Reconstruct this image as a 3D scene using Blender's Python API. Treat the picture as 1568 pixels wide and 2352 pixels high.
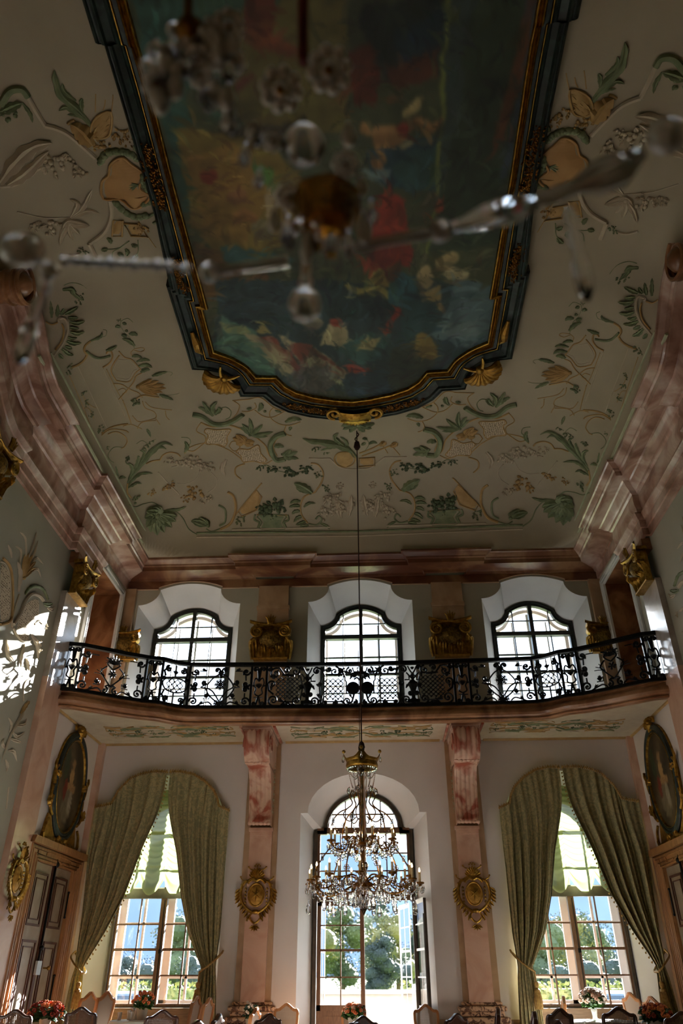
import bpy, bmesh, math, random
import numpy as np
from mathutils import Vector, Matrix
from mathutils.geometry import tessellate_polygon
for _o in list(bpy.data.objects): bpy.data.objects.remove(_o)
SC = bpy.context.scene
COL = SC.collection
R = math.radians
PI = math.pi
random.seed(7)
EXPOSURE, SKY, SUN, FLAME, PAINT_GAIN = 2.5, 0.85, 20.0, 5.0, 0.8

# ---------------------------------------------------------------- camera
cd = bpy.data.cameras.new('camera'); cam = bpy.data.objects.new('camera', cd); COL.objects.link(cam)
cd.sensor_fit = 'VERTICAL'; cd.sensor_height = 36.0; cd.sensor_width = 24.0
cd.lens = 1691.12 / 2352 * 36.0
cd.clip_start = 0.05; cd.clip_end = 4000
F_ = Vector((-0.03855, 0.84549, 0.53260)); R_ = Vector((0.99893, 0.04626, -0.00113)); U_ = Vector((0.02559, -0.53198, 0.84637))
cam.matrix_world = Matrix(((R_.x, U_.x, -F_.x, 0.2824), (R_.y, U_.y, -F_.y, -15.558), (R_.z, U_.z, -F_.z, 1.55), (0, 0, 0, 1)))
cd.dof.use_dof = True; cd.dof.focus_distance = 12.0; cd.dof.aperture_fstop = 0.95; cd.dof.aperture_blades = 0
SC.camera = cam

# ---------------------------------------------------------------- light and exposure
SC.view_settings.view_transform = 'Standard'; SC.view_settings.look = 'None'
SC.view_settings.gamma = 1.0; SC.view_settings.exposure = EXPOSURE; SC.view_settings.use_curve_mapping = False
SC.cycles.use_denoising = True
SC.cycles.max_bounces = 10; SC.cycles.diffuse_bounces = 6; SC.cycles.glossy_bounces = 4
SC.cycles.transmission_bounces = 8; SC.cycles.transparent_max_bounces = 16
SC.cycles.caustics_reflective = False; SC.cycles.caustics_refractive = False
SC.cycles.sample_clamp_indirect = 6.0
W = bpy.data.worlds.new('sky'); SC.world = W; W.use_nodes = True
nt = W.node_tree; bg = nt.nodes['Background']
tc = nt.nodes.new('ShaderNodeTexCoord'); sep = nt.nodes.new('ShaderNodeSeparateXYZ'); rp = nt.nodes.new('ShaderNodeValToRGB')
nt.links.new(tc.outputs['Generated'], sep.inputs[0]); nt.links.new(sep.outputs['Z'], rp.inputs[0]); nt.links.new(rp.outputs[0], bg.inputs[0])
rp.color_ramp.elements[0].position = 0.0; rp.color_ramp.elements[0].color = (0.80, 0.89, 1.0, 1)
rp.color_ramp.elements[1].position = 0.5; rp.color_ramp.elements[1].color = (0.62, 0.80, 1.0, 1)
bg.inputs[1].default_value = SKY
sd = bpy.data.lights.new('sun', 'SUN'); sd.energy = SUN; sd.angle = R(0.6); sd.color = (1.0, 0.98, 0.95)
sun = bpy.data.objects.new('sun', sd); COL.objects.link(sun)
sun.rotation_euler = Vector((-1.0, -2.6, -1.02)).to_track_quat('-Z', 'Y').to_euler()
def portal(x, y, z, w, h, back=False):      # sky light entering through a window opening
    d = bpy.data.lights.new('window_portal', 'AREA'); d.shape = 'RECTANGLE'; d.size = w; d.size_y = h; d.cycles.is_portal = True
    o = bpy.data.objects.new('window_portal', d); COL.objects.link(o); o.location = (x, y, z)
    o.rotation_euler = (R(-90), 0, 0) if not back else (R(90), 0, 0)
for s in (-4.0, 0.0, 4.0): portal(s, 1.25, 7.75, 2.1, 2.9)
for s in (-3.93, 3.93): portal(s, 1.25, 2.9, 2.1, 4.2)
portal(-0.02, 1.25, 2.5, 2.2, 4.9)

# ---------------------------------------------------------------- materials
def lin(c): return tuple(((v / 255) / 12.92 if v / 255 <= 0.04045 else ((v / 255 + 0.055) / 1.055) ** 2.4) for v in c[:3]) + (1.0,)
M = {}
def mat(name, c1, c2=None, rough=0.6, metal=0.0, scale=3.0, detail=6.0, bump=0.0, bscale=None, lo=0.35, hi=0.65, dist=0.0, coat=0.0, spec=0.5, stretch=None, c3=None):
    m = bpy.data.materials.new(name); m.use_nodes = True; n = m.node_tree.nodes; l = m.node_tree.links
    p = n['Principled BSDF']; p.inputs['Roughness'].default_value = rough; p.inputs['Metallic'].default_value = metal
    p.inputs['Specular IOR Level'].default_value = spec
    p.inputs['Coat Weight'].default_value = coat; p.inputs['Coat Roughness'].default_value = 0.12
    p.inputs['Base Color'].default_value = lin(c1)
    co = n.new('ShaderNodeTexCoord'); src = co.outputs['Object']
    if stretch:
        mp = n.new('ShaderNodeMapping'); mp.inputs['Scale'].default_value = stretch; l.new(src, mp.inputs[0]); src = mp.outputs[0]
    if c2:
        t = n.new('ShaderNodeTexNoise'); t.inputs['Scale'].default_value = scale; t.inputs['Detail'].default_value = detail; t.inputs['Distortion'].default_value = dist
        l.new(src, t.inputs['Vector']); r = n.new('ShaderNodeValToRGB')
        r.color_ramp.elements[0].position = lo; r.color_ramp.elements[1].position = hi
        r.color_ramp.elements[0].color = lin(c1); r.color_ramp.elements[1].color = lin(c2)
        if c3: e = r.color_ramp.elements.new((lo + hi) / 2); e.color = lin(c3)
        l.new(t.outputs[0], r.inputs[0]); l.new(r.outputs[0], p.inputs['Base Color'])
    if bump:
        t2 = n.new('ShaderNodeTexNoise'); t2.inputs['Scale'].default_value = bscale or scale * 4; t2.inputs['Detail'].default_value = 5
        l.new(src, t2.inputs['Vector']); b = n.new('ShaderNodeBump'); b.inputs['Strength'].default_value = bump; b.inputs['Distance'].default_value = 0.02
        l.new(t2.outputs[0], b.inputs['Height']); l.new(b.outputs[0], p.inputs['Normal'])
    M[name] = m; return m
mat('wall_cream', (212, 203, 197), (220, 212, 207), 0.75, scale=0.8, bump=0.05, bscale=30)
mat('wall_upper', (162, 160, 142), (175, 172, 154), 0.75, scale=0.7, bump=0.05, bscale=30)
mat('reveal_white', (216, 216, 214), (224, 224, 222), 0.7, scale=1.5)
mat('ceiling_plaster', (160, 149, 126), (172, 161, 138), 0.8, scale=0.6, bump=0.06, bscale=25)
mat('stucco_ochre', (186, 154, 100), (168, 136, 84), 0.7, scale=6, bump=0.1)
mat('stucco_green', (134, 144, 108), (108, 120, 86), 0.7, scale=6, bump=0.15)
mat('stucco_dark', (70, 84, 58), (92, 106, 74), 0.75, scale=8, bump=0.2)
mat('stucco_cream', (194, 182, 158), (184, 170, 146), 0.75, scale=5, bump=0.1)  # lifted above the plaster tone to stand in for relief shading
mat('stucco_shield', (186, 146, 92), (172, 130, 78), 0.7, scale=2.5)
mat('stucco_pale', (186, 190, 160), (166, 172, 142), 0.7, scale=6, bump=0.1)
mat('marble_red', (138, 98, 80), (214, 194, 180), 0.28, scale=1.1, detail=9, dist=1.6, lo=0.36, hi=0.66, c3=(182, 146, 128), coat=0.25)
mat('marble_brown', (112, 70, 44), (178, 132, 94), 0.3, scale=1.6, detail=9, dist=1.2, lo=0.36, hi=0.64, c3=(146, 100, 66), coat=0.2)
mat('marble_dark', (96, 54, 36), (150, 112, 78), 0.32, scale=0.7, detail=9, dist=1.4, lo=0.42, hi=0.6, c3=(118, 76, 50), coat=0.2)  # darker than the side cornices: the far wall's dimmer light is in the colour
mat('marble_pink', (196, 152, 128), (214, 180, 158), 0.35, scale=1.2, detail=9, dist=1.8, c3=(206, 166, 142), coat=0.2)
mat('marble_rose', (160, 84, 62), (206, 170, 146), 0.4, scale=1.9, detail=10, dist=2.0, lo=0.42, hi=0.58)
mat('marble_sky_sheen', (150, 138, 128), (188, 176, 166), 0.22, scale=1.4, detail=9, dist=1.5, coat=0.5)
mat('marble_tan', (164, 132, 98), (186, 156, 124), 0.4, scale=1.6, detail=8, dist=1.2)
mat('marble_breccia', (92, 58, 40), (206, 168, 134), 0.35, scale=7, detail=8, dist=2.5, lo=0.42, hi=0.52)
mat('marble_green', (16, 26, 24), (46, 66, 58), 0.5, scale=4, detail=10, dist=1.5, lo=0.45, hi=0.75)
mat('gold', (182, 144, 66), (128, 94, 36), 0.36, metal=1.0, scale=14, bump=0.35, bscale=40)
mat('gold_rough', (158, 124, 58), (84, 64, 26), 0.5, metal=0.8, scale=26, bump=0.9, bscale=60)
mat('gold_dark', (150, 104, 44), (92, 58, 24), 0.4, metal=1.0, scale=18, bump=0.3, bscale=50)
mat('gold_matte', (186, 142, 62), (140, 102, 40), 0.48, metal=0.8, scale=12, bump=0.3, bscale=50)
mat('iron', (20, 22, 24), (34, 36, 38), 0.35, metal=0.6, scale=20)
mat('frame_green', (30, 36, 34), (42, 46, 42), 0.45, scale=8)
mat('frame_brown', (96, 68, 48), (124, 92, 66), 0.45, scale=10, stretch=(8, 8, 1))
mat('frame_dark', (54, 46, 36), (74, 62, 48), 0.5, scale=8)
mat('wood_panel', (140, 108, 74), (164, 130, 92), 0.45, scale=5, stretch=(1, 1, 6), bump=0.05)
mat('wood_frame', (146, 100, 58), (176, 126, 78), 0.45, scale=4, stretch=(6, 6, 1), bump=0.05)
mat('door_paint', (140, 124, 104), (160, 148, 132), 0.45, scale=3, c3=(150, 136, 116))
mat('door_edge', (66, 34, 22), (90, 50, 32), 0.5, scale=6)
mat('white_paint', (236, 232, 226), (226, 222, 216), 0.5, scale=4)
mat('outer_frame', (214, 198, 186), (224, 210, 200), 0.6, scale=4)
mat('curtain_damask', (140, 136, 98), (170, 156, 112), 0.6, scale=7, detail=2, dist=3.0, lo=0.46, hi=0.54, bump=0.08, bscale=300)
mat('tassel_gold', (176, 142, 74), (140, 106, 48), 0.6, scale=30, bump=0.3, bscale=120)
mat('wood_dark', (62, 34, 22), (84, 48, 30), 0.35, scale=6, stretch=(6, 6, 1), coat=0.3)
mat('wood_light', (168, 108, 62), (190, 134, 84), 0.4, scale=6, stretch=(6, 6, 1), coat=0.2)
mat('cloth_white', (238, 236, 232), (228, 226, 222), 0.8, scale=5, bump=0.04)
mat('leaf_green', (58, 104, 40), (86, 132, 54), 0.5, scale=20)
mat('leaf_deep', (34, 64, 34), (54, 88, 44), 0.45, scale=20)
mat('flower_red', (128, 36, 26), (160, 62, 42), 0.6, scale=30)  # red deepened to put the shade around the bunch into its colour
mat('flower_orange', (236, 150, 84), (226, 110, 70), 0.6, scale=25)
mat('flower_pink', (232, 176, 146), (240, 206, 180), 0.6, scale=25)
mat('flower_white', (240, 230, 214), (226, 206, 190), 0.6, scale=25)
mat('pot_cream', (206, 196, 176), (192, 180, 160), 0.7, scale=8)
mat('candle', (226, 206, 164), (214, 192, 148), 0.5, scale=4)
mat('cord', (44, 22, 16), (58, 30, 22), 0.8, scale=30)
mat('velvet', (84, 16, 10), (104, 24, 14), 0.8, scale=20)
mat('parquet', (96, 74, 54), (116, 90, 66), 0.4, scale=3, stretch=(1, 8, 1))
mat('bounce_floor', (222, 217, 210), (228, 224, 218), 0.4, scale=2)
mat('terrace', (160, 155, 148), (172, 168, 160), 0.8, scale=2)
mat('parapet', (158, 154, 146), (146, 140, 132), 0.8, scale=3)
mat('tree_green', (44, 58, 38), (80, 90, 54), 0.7, scale=0.7)
mat('tree_yellow', (72, 76, 40), (120, 112, 58), 0.7, scale=0.8)
mat('tree_dark', (24, 36, 34), (44, 58, 50), 0.7, scale=0.8)
mat('tree_pale', (92, 100, 88), (120, 124, 104), 0.7, scale=0.8)
mat('bark', (74, 60, 46), (98, 82, 64), 0.9, scale=6)
mat('hedge', (90, 106, 56), (170, 160, 104), 0.7, scale=5, lo=0.4, hi=0.7)
mat('mountain', (112, 126, 150), (126, 140, 164), 0.9, scale=0.01)  # bluish tint carries the aerial haze; no haze is modelled
mat('grass', (96, 116, 60), (120, 134, 76), 0.9, scale=0.6)
mat('car_blue', (70, 84, 104), (76, 92, 112), 0.25, scale=2, coat=0.6)
mat('car_glass', (40, 52, 64), (46, 58, 70), 0.08, scale=2)
mat('tyre', (22, 22, 22), (30, 30, 30), 0.8, scale=20)
mat('lock_plate', (190, 200, 204), (170, 182, 188), 0.4, metal=0.4, scale=6)
mat('ebony', (26, 30, 28), (40, 52, 46), 0.35, scale=6, detail=8)
mat('brass', (176, 140, 74), (140, 106, 50), 0.4, metal=0.9, scale=10)
def special(name, build):
    m = bpy.data.materials.new(name); m.use_nodes = True; n = m.node_tree.nodes; l = m.node_tree.links
    build(n, l, n['Principled BSDF'], n['Material Output']); M[name] = m
def _pane(n, l, p, o):
    t = n.new('ShaderNodeBsdfTransparent'); t.inputs[0].default_value = (0.96, 0.98, 1.0, 1); g = n.new('ShaderNodeBsdfGlossy'); g.inputs['Roughness'].default_value = 0.02
    x = n.new('ShaderNodeMixShader'); fr = n.new('ShaderNodeFresnel'); fr.inputs[0].default_value = 1.35
    l.new(fr.outputs[0], x.inputs[0]); l.new(t.outputs[0], x.inputs[1]); l.new(g.outputs[0], x.inputs[2]); l.new(x.outputs[0], o.inputs[0])
special('pane_glass', _pane)
def _crystal(n, l, p, o):
    p.inputs['Base Color'].default_value = (0.96, 0.97, 1.0, 1); p.inputs['Roughness'].default_value = 0.03
    p.inputs['Transmission Weight'].default_value = 1.0; p.inputs['IOR'].default_value = 1.65
special('crystal', _crystal)
def _smoky(n, l, p, o):
    p.inputs['Base Color'].default_value = (0.88, 0.83, 0.76, 1); p.inputs['Roughness'].default_value = 0.04
    p.inputs['Transmission Weight'].default_value = 0.6; p.inputs['IOR'].default_value = 1.6
special('crystal_soft', _smoky)
def _milky(n, l, p, o):
    p.inputs['Base Color'].default_value = (0.95, 0.89, 0.80, 1); p.inputs['Roughness'].default_value = 0.1
    p.inputs['Transmission Weight'].default_value = 0.3; p.inputs['IOR'].default_value = 1.6
special('crystal_milky', _milky)
def _amber(n, l, p, o):
    p.inputs['Base Color'].default_value = (0.62, 0.28, 0.03, 1); p.inputs['Roughness'].default_value = 0.08
    p.inputs['Transmission Weight'].default_value = 0.8; p.inputs['IOR'].default_value = 1.5
special('amber', _amber)
def _flame(n, l, p, o):
    p.inputs['Base Color'].default_value = (1, .85, .6, 1); p.inputs['Emission Color'].default_value = (1.0, 0.62, 0.28, 1); p.inputs['Emission Strength'].default_value = FLAME
special('flame', _flame)
def _blind(n, l, p, o):
    d = n.new('ShaderNodeBsdfDiffuse'); d.inputs[0].default_value = lin((160, 168, 122)); t = n.new('ShaderNodeBsdfTranslucent'); t.inputs[0].default_value = lin((150, 160, 108))
    tr = n.new('ShaderNodeBsdfTransparent'); x = n.new('ShaderNodeMixShader'); x.inputs[0].default_value = 0.28; y = n.new('ShaderNodeMixShader'); y.inputs[0].default_value = 0.03
    l.new(d.outputs[0], x.inputs[1]); l.new(t.outputs[0], x.inputs[2]); l.new(x.outputs[0], y.inputs[1]); l.new(tr.outputs[0], y.inputs[2]); l.new(y.outputs[0], o.inputs[0])
special('blind_silk', _blind)
def _holes(name, c, size, fill):
    def b(n, l, p, o):      # woven lattice with real see-through holes
        p.inputs['Base Color'].default_value = lin(c); p.inputs['Roughness'].default_value = 0.5
        co = n.new('ShaderNodeTexCoord'); s = n.new('ShaderNodeSeparateXYZ'); l.new(co.outputs['UV'], s.inputs[0]); res = []
        for k in (0, 1):
            a = n.new('ShaderNodeMath'); a.operation = 'MULTIPLY'; a.inputs[1].default_value = size; l.new(s.outputs[k], a.inputs[0])
            f = n.new('ShaderNodeMath'); f.operation = 'FRACT'; l.new(a.outputs[0], f.inputs[0])
            g = n.new('ShaderNodeMath'); g.operation = 'GREATER_THAN'; g.inputs[1].default_value = fill; l.new(f.outputs[0], g.inputs[0]); res.append(g)
        mu = n.new('ShaderNodeMath'); mu.operation = 'MULTIPLY'; l.new(res[0].outputs[0], mu.inputs[0]); l.new(res[1].outputs[0], mu.inputs[1])
        t = n.new('ShaderNodeBsdfTransparent'); x = n.new('ShaderNodeMixShader'); l.new(mu.outputs[0], x.inputs[0]); l.new(p.outputs[0], x.inputs[1]); l.new(t.outputs[0], x.inputs[2]); l.new(x.outputs[0], o.inputs[0])
    special(name, b)
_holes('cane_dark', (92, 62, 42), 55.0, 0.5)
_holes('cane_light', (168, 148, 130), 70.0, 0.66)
def _lattice(n, l, p, o):   # stucco diaper ground: rows of small dark sunk dots
    co = n.new('ShaderNodeTexCoord'); v = n.new('ShaderNodeTexVoronoi'); v.inputs['Scale'].default_value = 26; v.inputs['Randomness'].default_value = 0.35
    r = n.new('ShaderNodeValToRGB'); r.color_ramp.elements[0].position = 0.28; r.color_ramp.elements[0].color = lin((92, 74, 48)); r.color_ramp.elements[1].position = 0.4; r.color_ramp.elements[1].color = lin((206, 190, 160))
    l.new(co.outputs['Object'], v.inputs['Vector']); l.new(v.outputs['Distance'], r.inputs[0]); l.new(r.outputs[0], p.inputs['Base Color']); p.inputs['Roughness'].default_value = 0.8
special('stucco_lattice', _lattice)
def _paint(n, l, p, o):
    a = n.new('ShaderNodeVertexColor'); a.layer_name = 'paint'; l.new(a.outputs[0], p.inputs['Base Color']); p.inputs['Roughness'].default_value = 0.6; p.inputs['Specular IOR Level'].default_value = 0.3
    co = n.new('ShaderNodeTexCoord'); t = n.new('ShaderNodeTexNoise'); t.inputs['Scale'].default_value = 40; b = n.new('ShaderNodeBump'); b.inputs['Strength'].default_value = 0.15; b.inputs['Distance'].default_value = 0.01
    l.new(co.outputs['Object'], t.inputs['Vector']); l.new(t.outputs[0], b.inputs['Height']); l.new(b.outputs[0], p.inputs['Normal'])
special('painted_canvas', _paint)
# ---------------------------------------------------------------- helpers
def spline(pts, k=6, closed=False):         # Catmull-Rom through the points
    P = [Vector(p) for p in pts]
    if len(P) < 3: return [P[0].lerp(P[-1], i / k) for i in range(k + 1)]
    out = []; n = len(P); segs = n if closed else n - 1
    for i in range(segs):
        if closed: a, b, c, d = P[(i - 1) % n], P[i], P[(i + 1) % n], P[(i + 2) % n]
        else: a, b, c, d = P[max(i - 1, 0)], P[i], P[i + 1], P[min(i + 2, n - 1)]
        for j in range(k):
            t = j / k
            out.append(0.5 * ((2 * b) + (c - a) * t + (2 * a - 5 * b + 4 * c - d) * t * t + (3 * b - a - 3 * c + d) * t ** 3))
    if not closed: out.append(P[-1].copy())
    return out
def offset_poly(pts, d):                    # inward offset of a closed clockwise/anticlockwise polygon
    n = len(pts); A = sum(pts[i][0] * pts[(i + 1) % n][1] - pts[(i + 1) % n][0] * pts[i][1] for i in range(n)); s = 1 if A > 0 else -1
    out = []
    for i in range(n):
        p, q, r = Vector(pts[i - 1]), Vector(pts[i]), Vector(pts[(i + 1) % n])
        e1 = (q - p).normalized(); e2 = (r - q).normalized(); n1 = Vector((-e1.y, e1.x)) * s; n2 = Vector((-e2.y, e2.x)) * s
        m = n1 + n2; k = m.length_squared
        m = m * (2 / k) if k > 0.3 else n1
        out.append((q.x + m.x * d, q.y + m.y * d))
    return out
TRIM = iter(range(1, 999))
class MB:
    def __init__(s): s.v = []; s.f = []; s.uv = None
    def add(s, V, Fc):
        b = len(s.v); s.v += [tuple(p) for p in V]; s.f += [tuple(i + b for i in q) for q in Fc]; return s
    def box(s, x0, x1, y0, y1, z0, z1):
        V = [(x, y, z) for z in (z0, z1) for y in (y0, y1) for x in (x0, x1)]
        return s.add(V, [(0, 2, 3, 1), (4, 5, 7, 6), (0, 1, 5, 4), (2, 6, 7, 3), (0, 4, 6, 2), (1, 3, 7, 5)])
    def bar(s, a, b, w, h=None, up=(0, 0, 1)):
        a, b = Vector(a), Vector(b); h = h or w; d = (b - a).normalized(); u = Vector(up)
        x = d.cross(u)
        if x.length < 1e-4: x = d.cross(Vector((1, 0, 0)))
        x.normalize(); y = x.cross(d); V = []
        for p in (a, b):
            for i, j in ((-1, -1), (1, -1), (1, 1), (-1, 1)): V.append(p + x * i * w / 2 + y * j * h / 2)
        return s.add(V, [(3, 2, 1, 0), (4, 5, 6, 7), (0, 1, 5, 4), (1, 2, 6, 5), (2, 3, 7, 6), (3, 0, 4, 7)])
    def tube(s, pts, r, n=6, closed=False):
        P = [Vector(p) for p in pts]; m = len(P)
        if m < 2: return s
        rr = r if isinstance(r, (list, tuple)) else [r] * m; V = []; prev = None
        for i in range(m):
            if closed: d = P[(i + 1) % m] - P[i - 1]
            else: d = P[min(i + 1, m - 1)] - P[max(i - 1, 0)]
            if d.length < 1e-9: d = Vector((0, 0, 1))
            d.normalize()
            if prev is None:
                x = d.cross(Vector((0, 0, 1)));
                if x.length < 0.05: x = d.cross(Vector((1, 0, 0)))
            else: x = prev - d * prev.dot(d)
            x.normalize(); prev = x; y = d.cross(x)
            for k in range(n):
                a = 2 * PI * k / n; V.append(P[i] + (x * math.cos(a) + y * math.sin(a)) * rr[i])
        Fc = []
        for i in range(m if closed else m - 1):
            for k in range(n):
                j = (i + 1) % m; Fc.append((i * n + k, i * n + (k + 1) % n, j * n + (k + 1) % n, j * n + k))
        if not closed: Fc += [tuple(range(n - 1, -1, -1)), tuple((m - 1) * n + k for k in range(n))]
        return s.add(V, Fc)
    def lathe(s, prof, c=(0, 0, 0), n=12, fx=1.0, fy=1.0, flute=0.0):
        V = []; Fc = []; m = len(prof)
        for (r, z) in prof:
            for k in range(n):
                a = 2 * PI * k / n; q = r * (1 + flute * (k % 2)); V.append((c[0] + q * math.cos(a) * fx, c[1] + q * math.sin(a) * fy, c[2] + z))
        for i in range(m - 1):
            for k in range(n): Fc.append((i * n + k, i * n + (k + 1) % n, (i + 1) * n + (k + 1) % n, (i + 1) * n + k))
        if prof[0][0] > 1e-6: Fc.append(tuple(range(n - 1, -1, -1)))
        if prof[-1][0] > 1e-6: Fc.append(tuple((m - 1) * n + k for k in range(n)))
        return s.add(V, Fc)
    def ball(s, c, r, n=8, m=5, sc=(1, 1, 1)):
        V = [(c[0], c[1], c[2] - r * sc[2])]
        for i in range(1, m):
            t = PI * i / m
            for k in range(n):
                a = 2 * PI * k / n; V.append((c[0] + r * sc[0] * math.sin(t) * math.cos(a), c[1] + r * sc[1] * math.sin(t) * math.sin(a), c[2] - r * sc[2] * math.cos(t)))
        V.append((c[0], c[1], c[2] + r * sc[2])); Fc = []
        for k in range(n): Fc.append((0, 1 + (k + 1) % n, 1 + k)); Fc.append((len(V) - 1, 1 + (m - 2) * n + k, 1 + (m - 2) * n + (k + 1) % n))
        for i in range(m - 2):
            for k in range(n): a = 1 + i * n; Fc.append((a + k, a + (k + 1) % n, a + n + (k + 1) % n, a + n + k))
        return s.add(V, Fc)
    def prism(s, poly, mp, d0, d1):         # extruded polygon; mp(u, v, w) gives the point
        n = len(poly); T = tessellate_polygon([[Vector((p[0], p[1], 0)) for p in poly]])
        V = [mp(p[0], p[1], d0) for p in poly] + [mp(p[0], p[1], d1) for p in poly]
        Fc = [tuple(t) for t in T] + [(t[2] + n, t[1] + n, t[0] + n) for t in T] + [(i, (i + 1) % n, (i + 1) % n + n, i + n) for i in range(n)]
        return s.add(V, Fc)
    def ring(s, A, B, mp, d0, d1):          # closed frame between two outlines of equal length
        n = len(A); V = [mp(p[0], p[1], d) for d in (d0, d1) for L in (A, B) for p in L]; Fc = []
        for i in range(n):
            j = (i + 1) % n
            Fc += [(i, j, n + j, n + i), (2 * n + i, 3 * n + i, 3 * n + j, 2 * n + j), (i, 2 * n + i, 2 * n + j, j), (n + i, n + j, 3 * n + j, 3 * n + i)]
        return s.add(V, Fc)
    def sheet(s, fn, nu, nv, cu=False):
        V = [fn(i / (nu if cu else nu - 1), j / (nv - 1)) for j in range(nv) for i in range(nu)]; Fc = []
        for j in range(nv - 1):
            for i in range(nu if cu else nu - 1):
                k = (i + 1) % nu; Fc.append((j * nu + i, j * nu + k, (j + 1) * nu + k, (j + 1) * nu + i))
        return s.add(V, Fc)
    def sweep(s, prof, path, nrm=None, caps=True):   # prof (t, z) along a plan path (x, y[, dz]); t grows to the left of travel, mitred
        m = len(path); k = len(prof); V = []
        for i in range(m):
            p = Vector(path[i][:2]); dz = path[i][2] if len(path[i]) > 2 else 0
            a = (p - Vector(path[i - 1][:2])).normalized() if i else None; b = (Vector(path[i + 1][:2]) - p).normalized() if i < m - 1 else None
            if a is None: a = b
            if b is None: b = a
            n1 = Vector((-a.y, a.x)); n2 = Vector((-b.y, b.x)); q = n1 + n2; q = q * (2 / q.length_squared)
            if q.length > 3: q = q.normalized() * 3
            for (t, z) in prof: V.append((p.x + q.x * t, p.y + q.y * t, z + dz))
        Fc = [(i * k + j, i * k + j + 1, (i + 1) * k + j + 1, (i + 1) * k + j) for i in range(m - 1) for j in range(k - 1)]
        if caps: Fc += [tuple(range(k)), tuple((m - 1) * k + j for j in range(k - 1, -1, -1))]
        return s.add(V, Fc)
    def build(s, name, m, parent=None, smooth=True, angle=38, kind=None, props=None):
        off = Vector((0, 0, 0))
        if parent is not None:
            q = parent
            while q is not None: off += q.location; q = q.parent
        elif kind is None and s.v:
            a = np.array(s.v); off = Vector(((a[:, 0].min() + a[:, 0].max()) / 2, (a[:, 1].min() + a[:, 1].max()) / 2, a[:, 2].min()))
        me = bpy.data.meshes.new(name); me.from_pydata([(p[0] - off.x, p[1] - off.y, p[2] - off.z) for p in s.v], [], s.f)
        if s.uv: # planar coordinates given per vertex
            ul = me.uv_layers.new(name='UVMap')
            for lp in me.loops: ul.data[lp.index].uv = s.uv[lp.vertex_index]
        bm = bmesh.new(); bm.from_mesh(me); bmesh.ops.recalc_face_normals(bm, faces=bm.faces); bm.to_mesh(me); bm.free()
        me.materials.append(M[m])
        if smooth: me.shade_smooth(); me.set_sharp_from_angle(angle=R(angle))
        if kind == 'structure' and (name.startswith('trim_') or name.endswith('volute')): name = 'trim_%d' % next(TRIM)
        o = bpy.data.objects.new(name, me); COL.objects.link(o)
        if parent is not None: o.parent = parent
        else: o.location = off
        if kind: o['kind'] = kind
        return o
def tag(o, label, cat, group=None, kind=None):
    o['label'] = label; o['category'] = cat
    if group: o['group'] = group
    if kind: o['kind'] = kind
    return o
def thing(name, loc, label, cat, group=None):
    o = bpy.data.objects.new(name, None); COL.objects.link(o); o.location = loc; o.empty_display_size = 0.1
    return tag(o, label, cat, group)
def struct_root(name, loc=(0, 0, 0)):
    o = bpy.data.objects.new(name, None); COL.objects.link(o); o.location = loc; o['kind'] = 'structure'; o.empty_display_size = 0.1
    return o
def dup(root, loc=None, rz=None, label=None, scale=None):
    r = root.copy(); COL.objects.link(r)
    if loc is not None: r.location = loc
    if rz is not None: r.rotation_euler = (0, 0, rz)
    if scale: r.scale = scale
    if label: r['label'] = label
    for ch in list(root.children):
        c = ch.copy(); COL.objects.link(c); c.parent = r
        for g in list(ch.children):
            d = g.copy(); COL.objects.link(d); d.parent = c
    return r
XZ = lambda y0: (lambda u, v, w: (u, y0 + w, v))
def arc(cx, cz, rx, rz, a0, a1, n=10): return [(cx + rx * math.cos(R(a0 + (a1 - a0) * i / n)), cz + rz * math.sin(R(a0 + (a1 - a0) * i / n))) for i in range(n + 1)]
def spiral(cx, cy, r, a0, turns, n=22, shrink=0.12): # from the outside in
    return [(cx + r * (1 - (1 - shrink) * i / n) * math.cos(a0 + turns * 2 * PI * i / n), cy + r * (1 - (1 - shrink) * i / n) * math.sin(a0 + turns * 2 * PI * i / n)) for i in range(n + 1)]
def leaf_strip(mb, P, N, w, h=0.35, base=0.35, lift=0.3, prof=None):   # carved leaf along 3-D points P with surface normals N
    m = len(P); V = []; rows = ((-1, 0.0), (-0.62, 0.75), (-0.12, 0.45), (0, 0.3), (0.12, 0.45), (0.62, 0.75), (1, 0.0))
    for i in range(m):
        t = i / (m - 1); d = (P[min(i + 1, m - 1)] - P[max(i - 1, 0)]).normalized(); n = N[i]; x = d.cross(n).normalized()
        ww = w / 2 * ((base + (1 - base) * min(t / 0.35, 1)) if t < 0.35 else math.cos((t - 0.35) / 0.65 * PI / 2) ** 0.8 + 0.03)
        ww *= 1 + 0.16 * math.sin(t * 26)
        up = lift * w * max(t - 0.55, 0) ** 1.5 * 2
        for (a, b) in rows: V.append(P[i] + x * a * ww + n * (b * h * ww * 2.6 + up + 0.006))
    k = len(rows)
    mb.add(V, [(i * k + j, i * k + j + 1, (i + 1) * k + j + 1, (i + 1) * k + j) for i in range(m - 1) for j in range(k - 1)])
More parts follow.
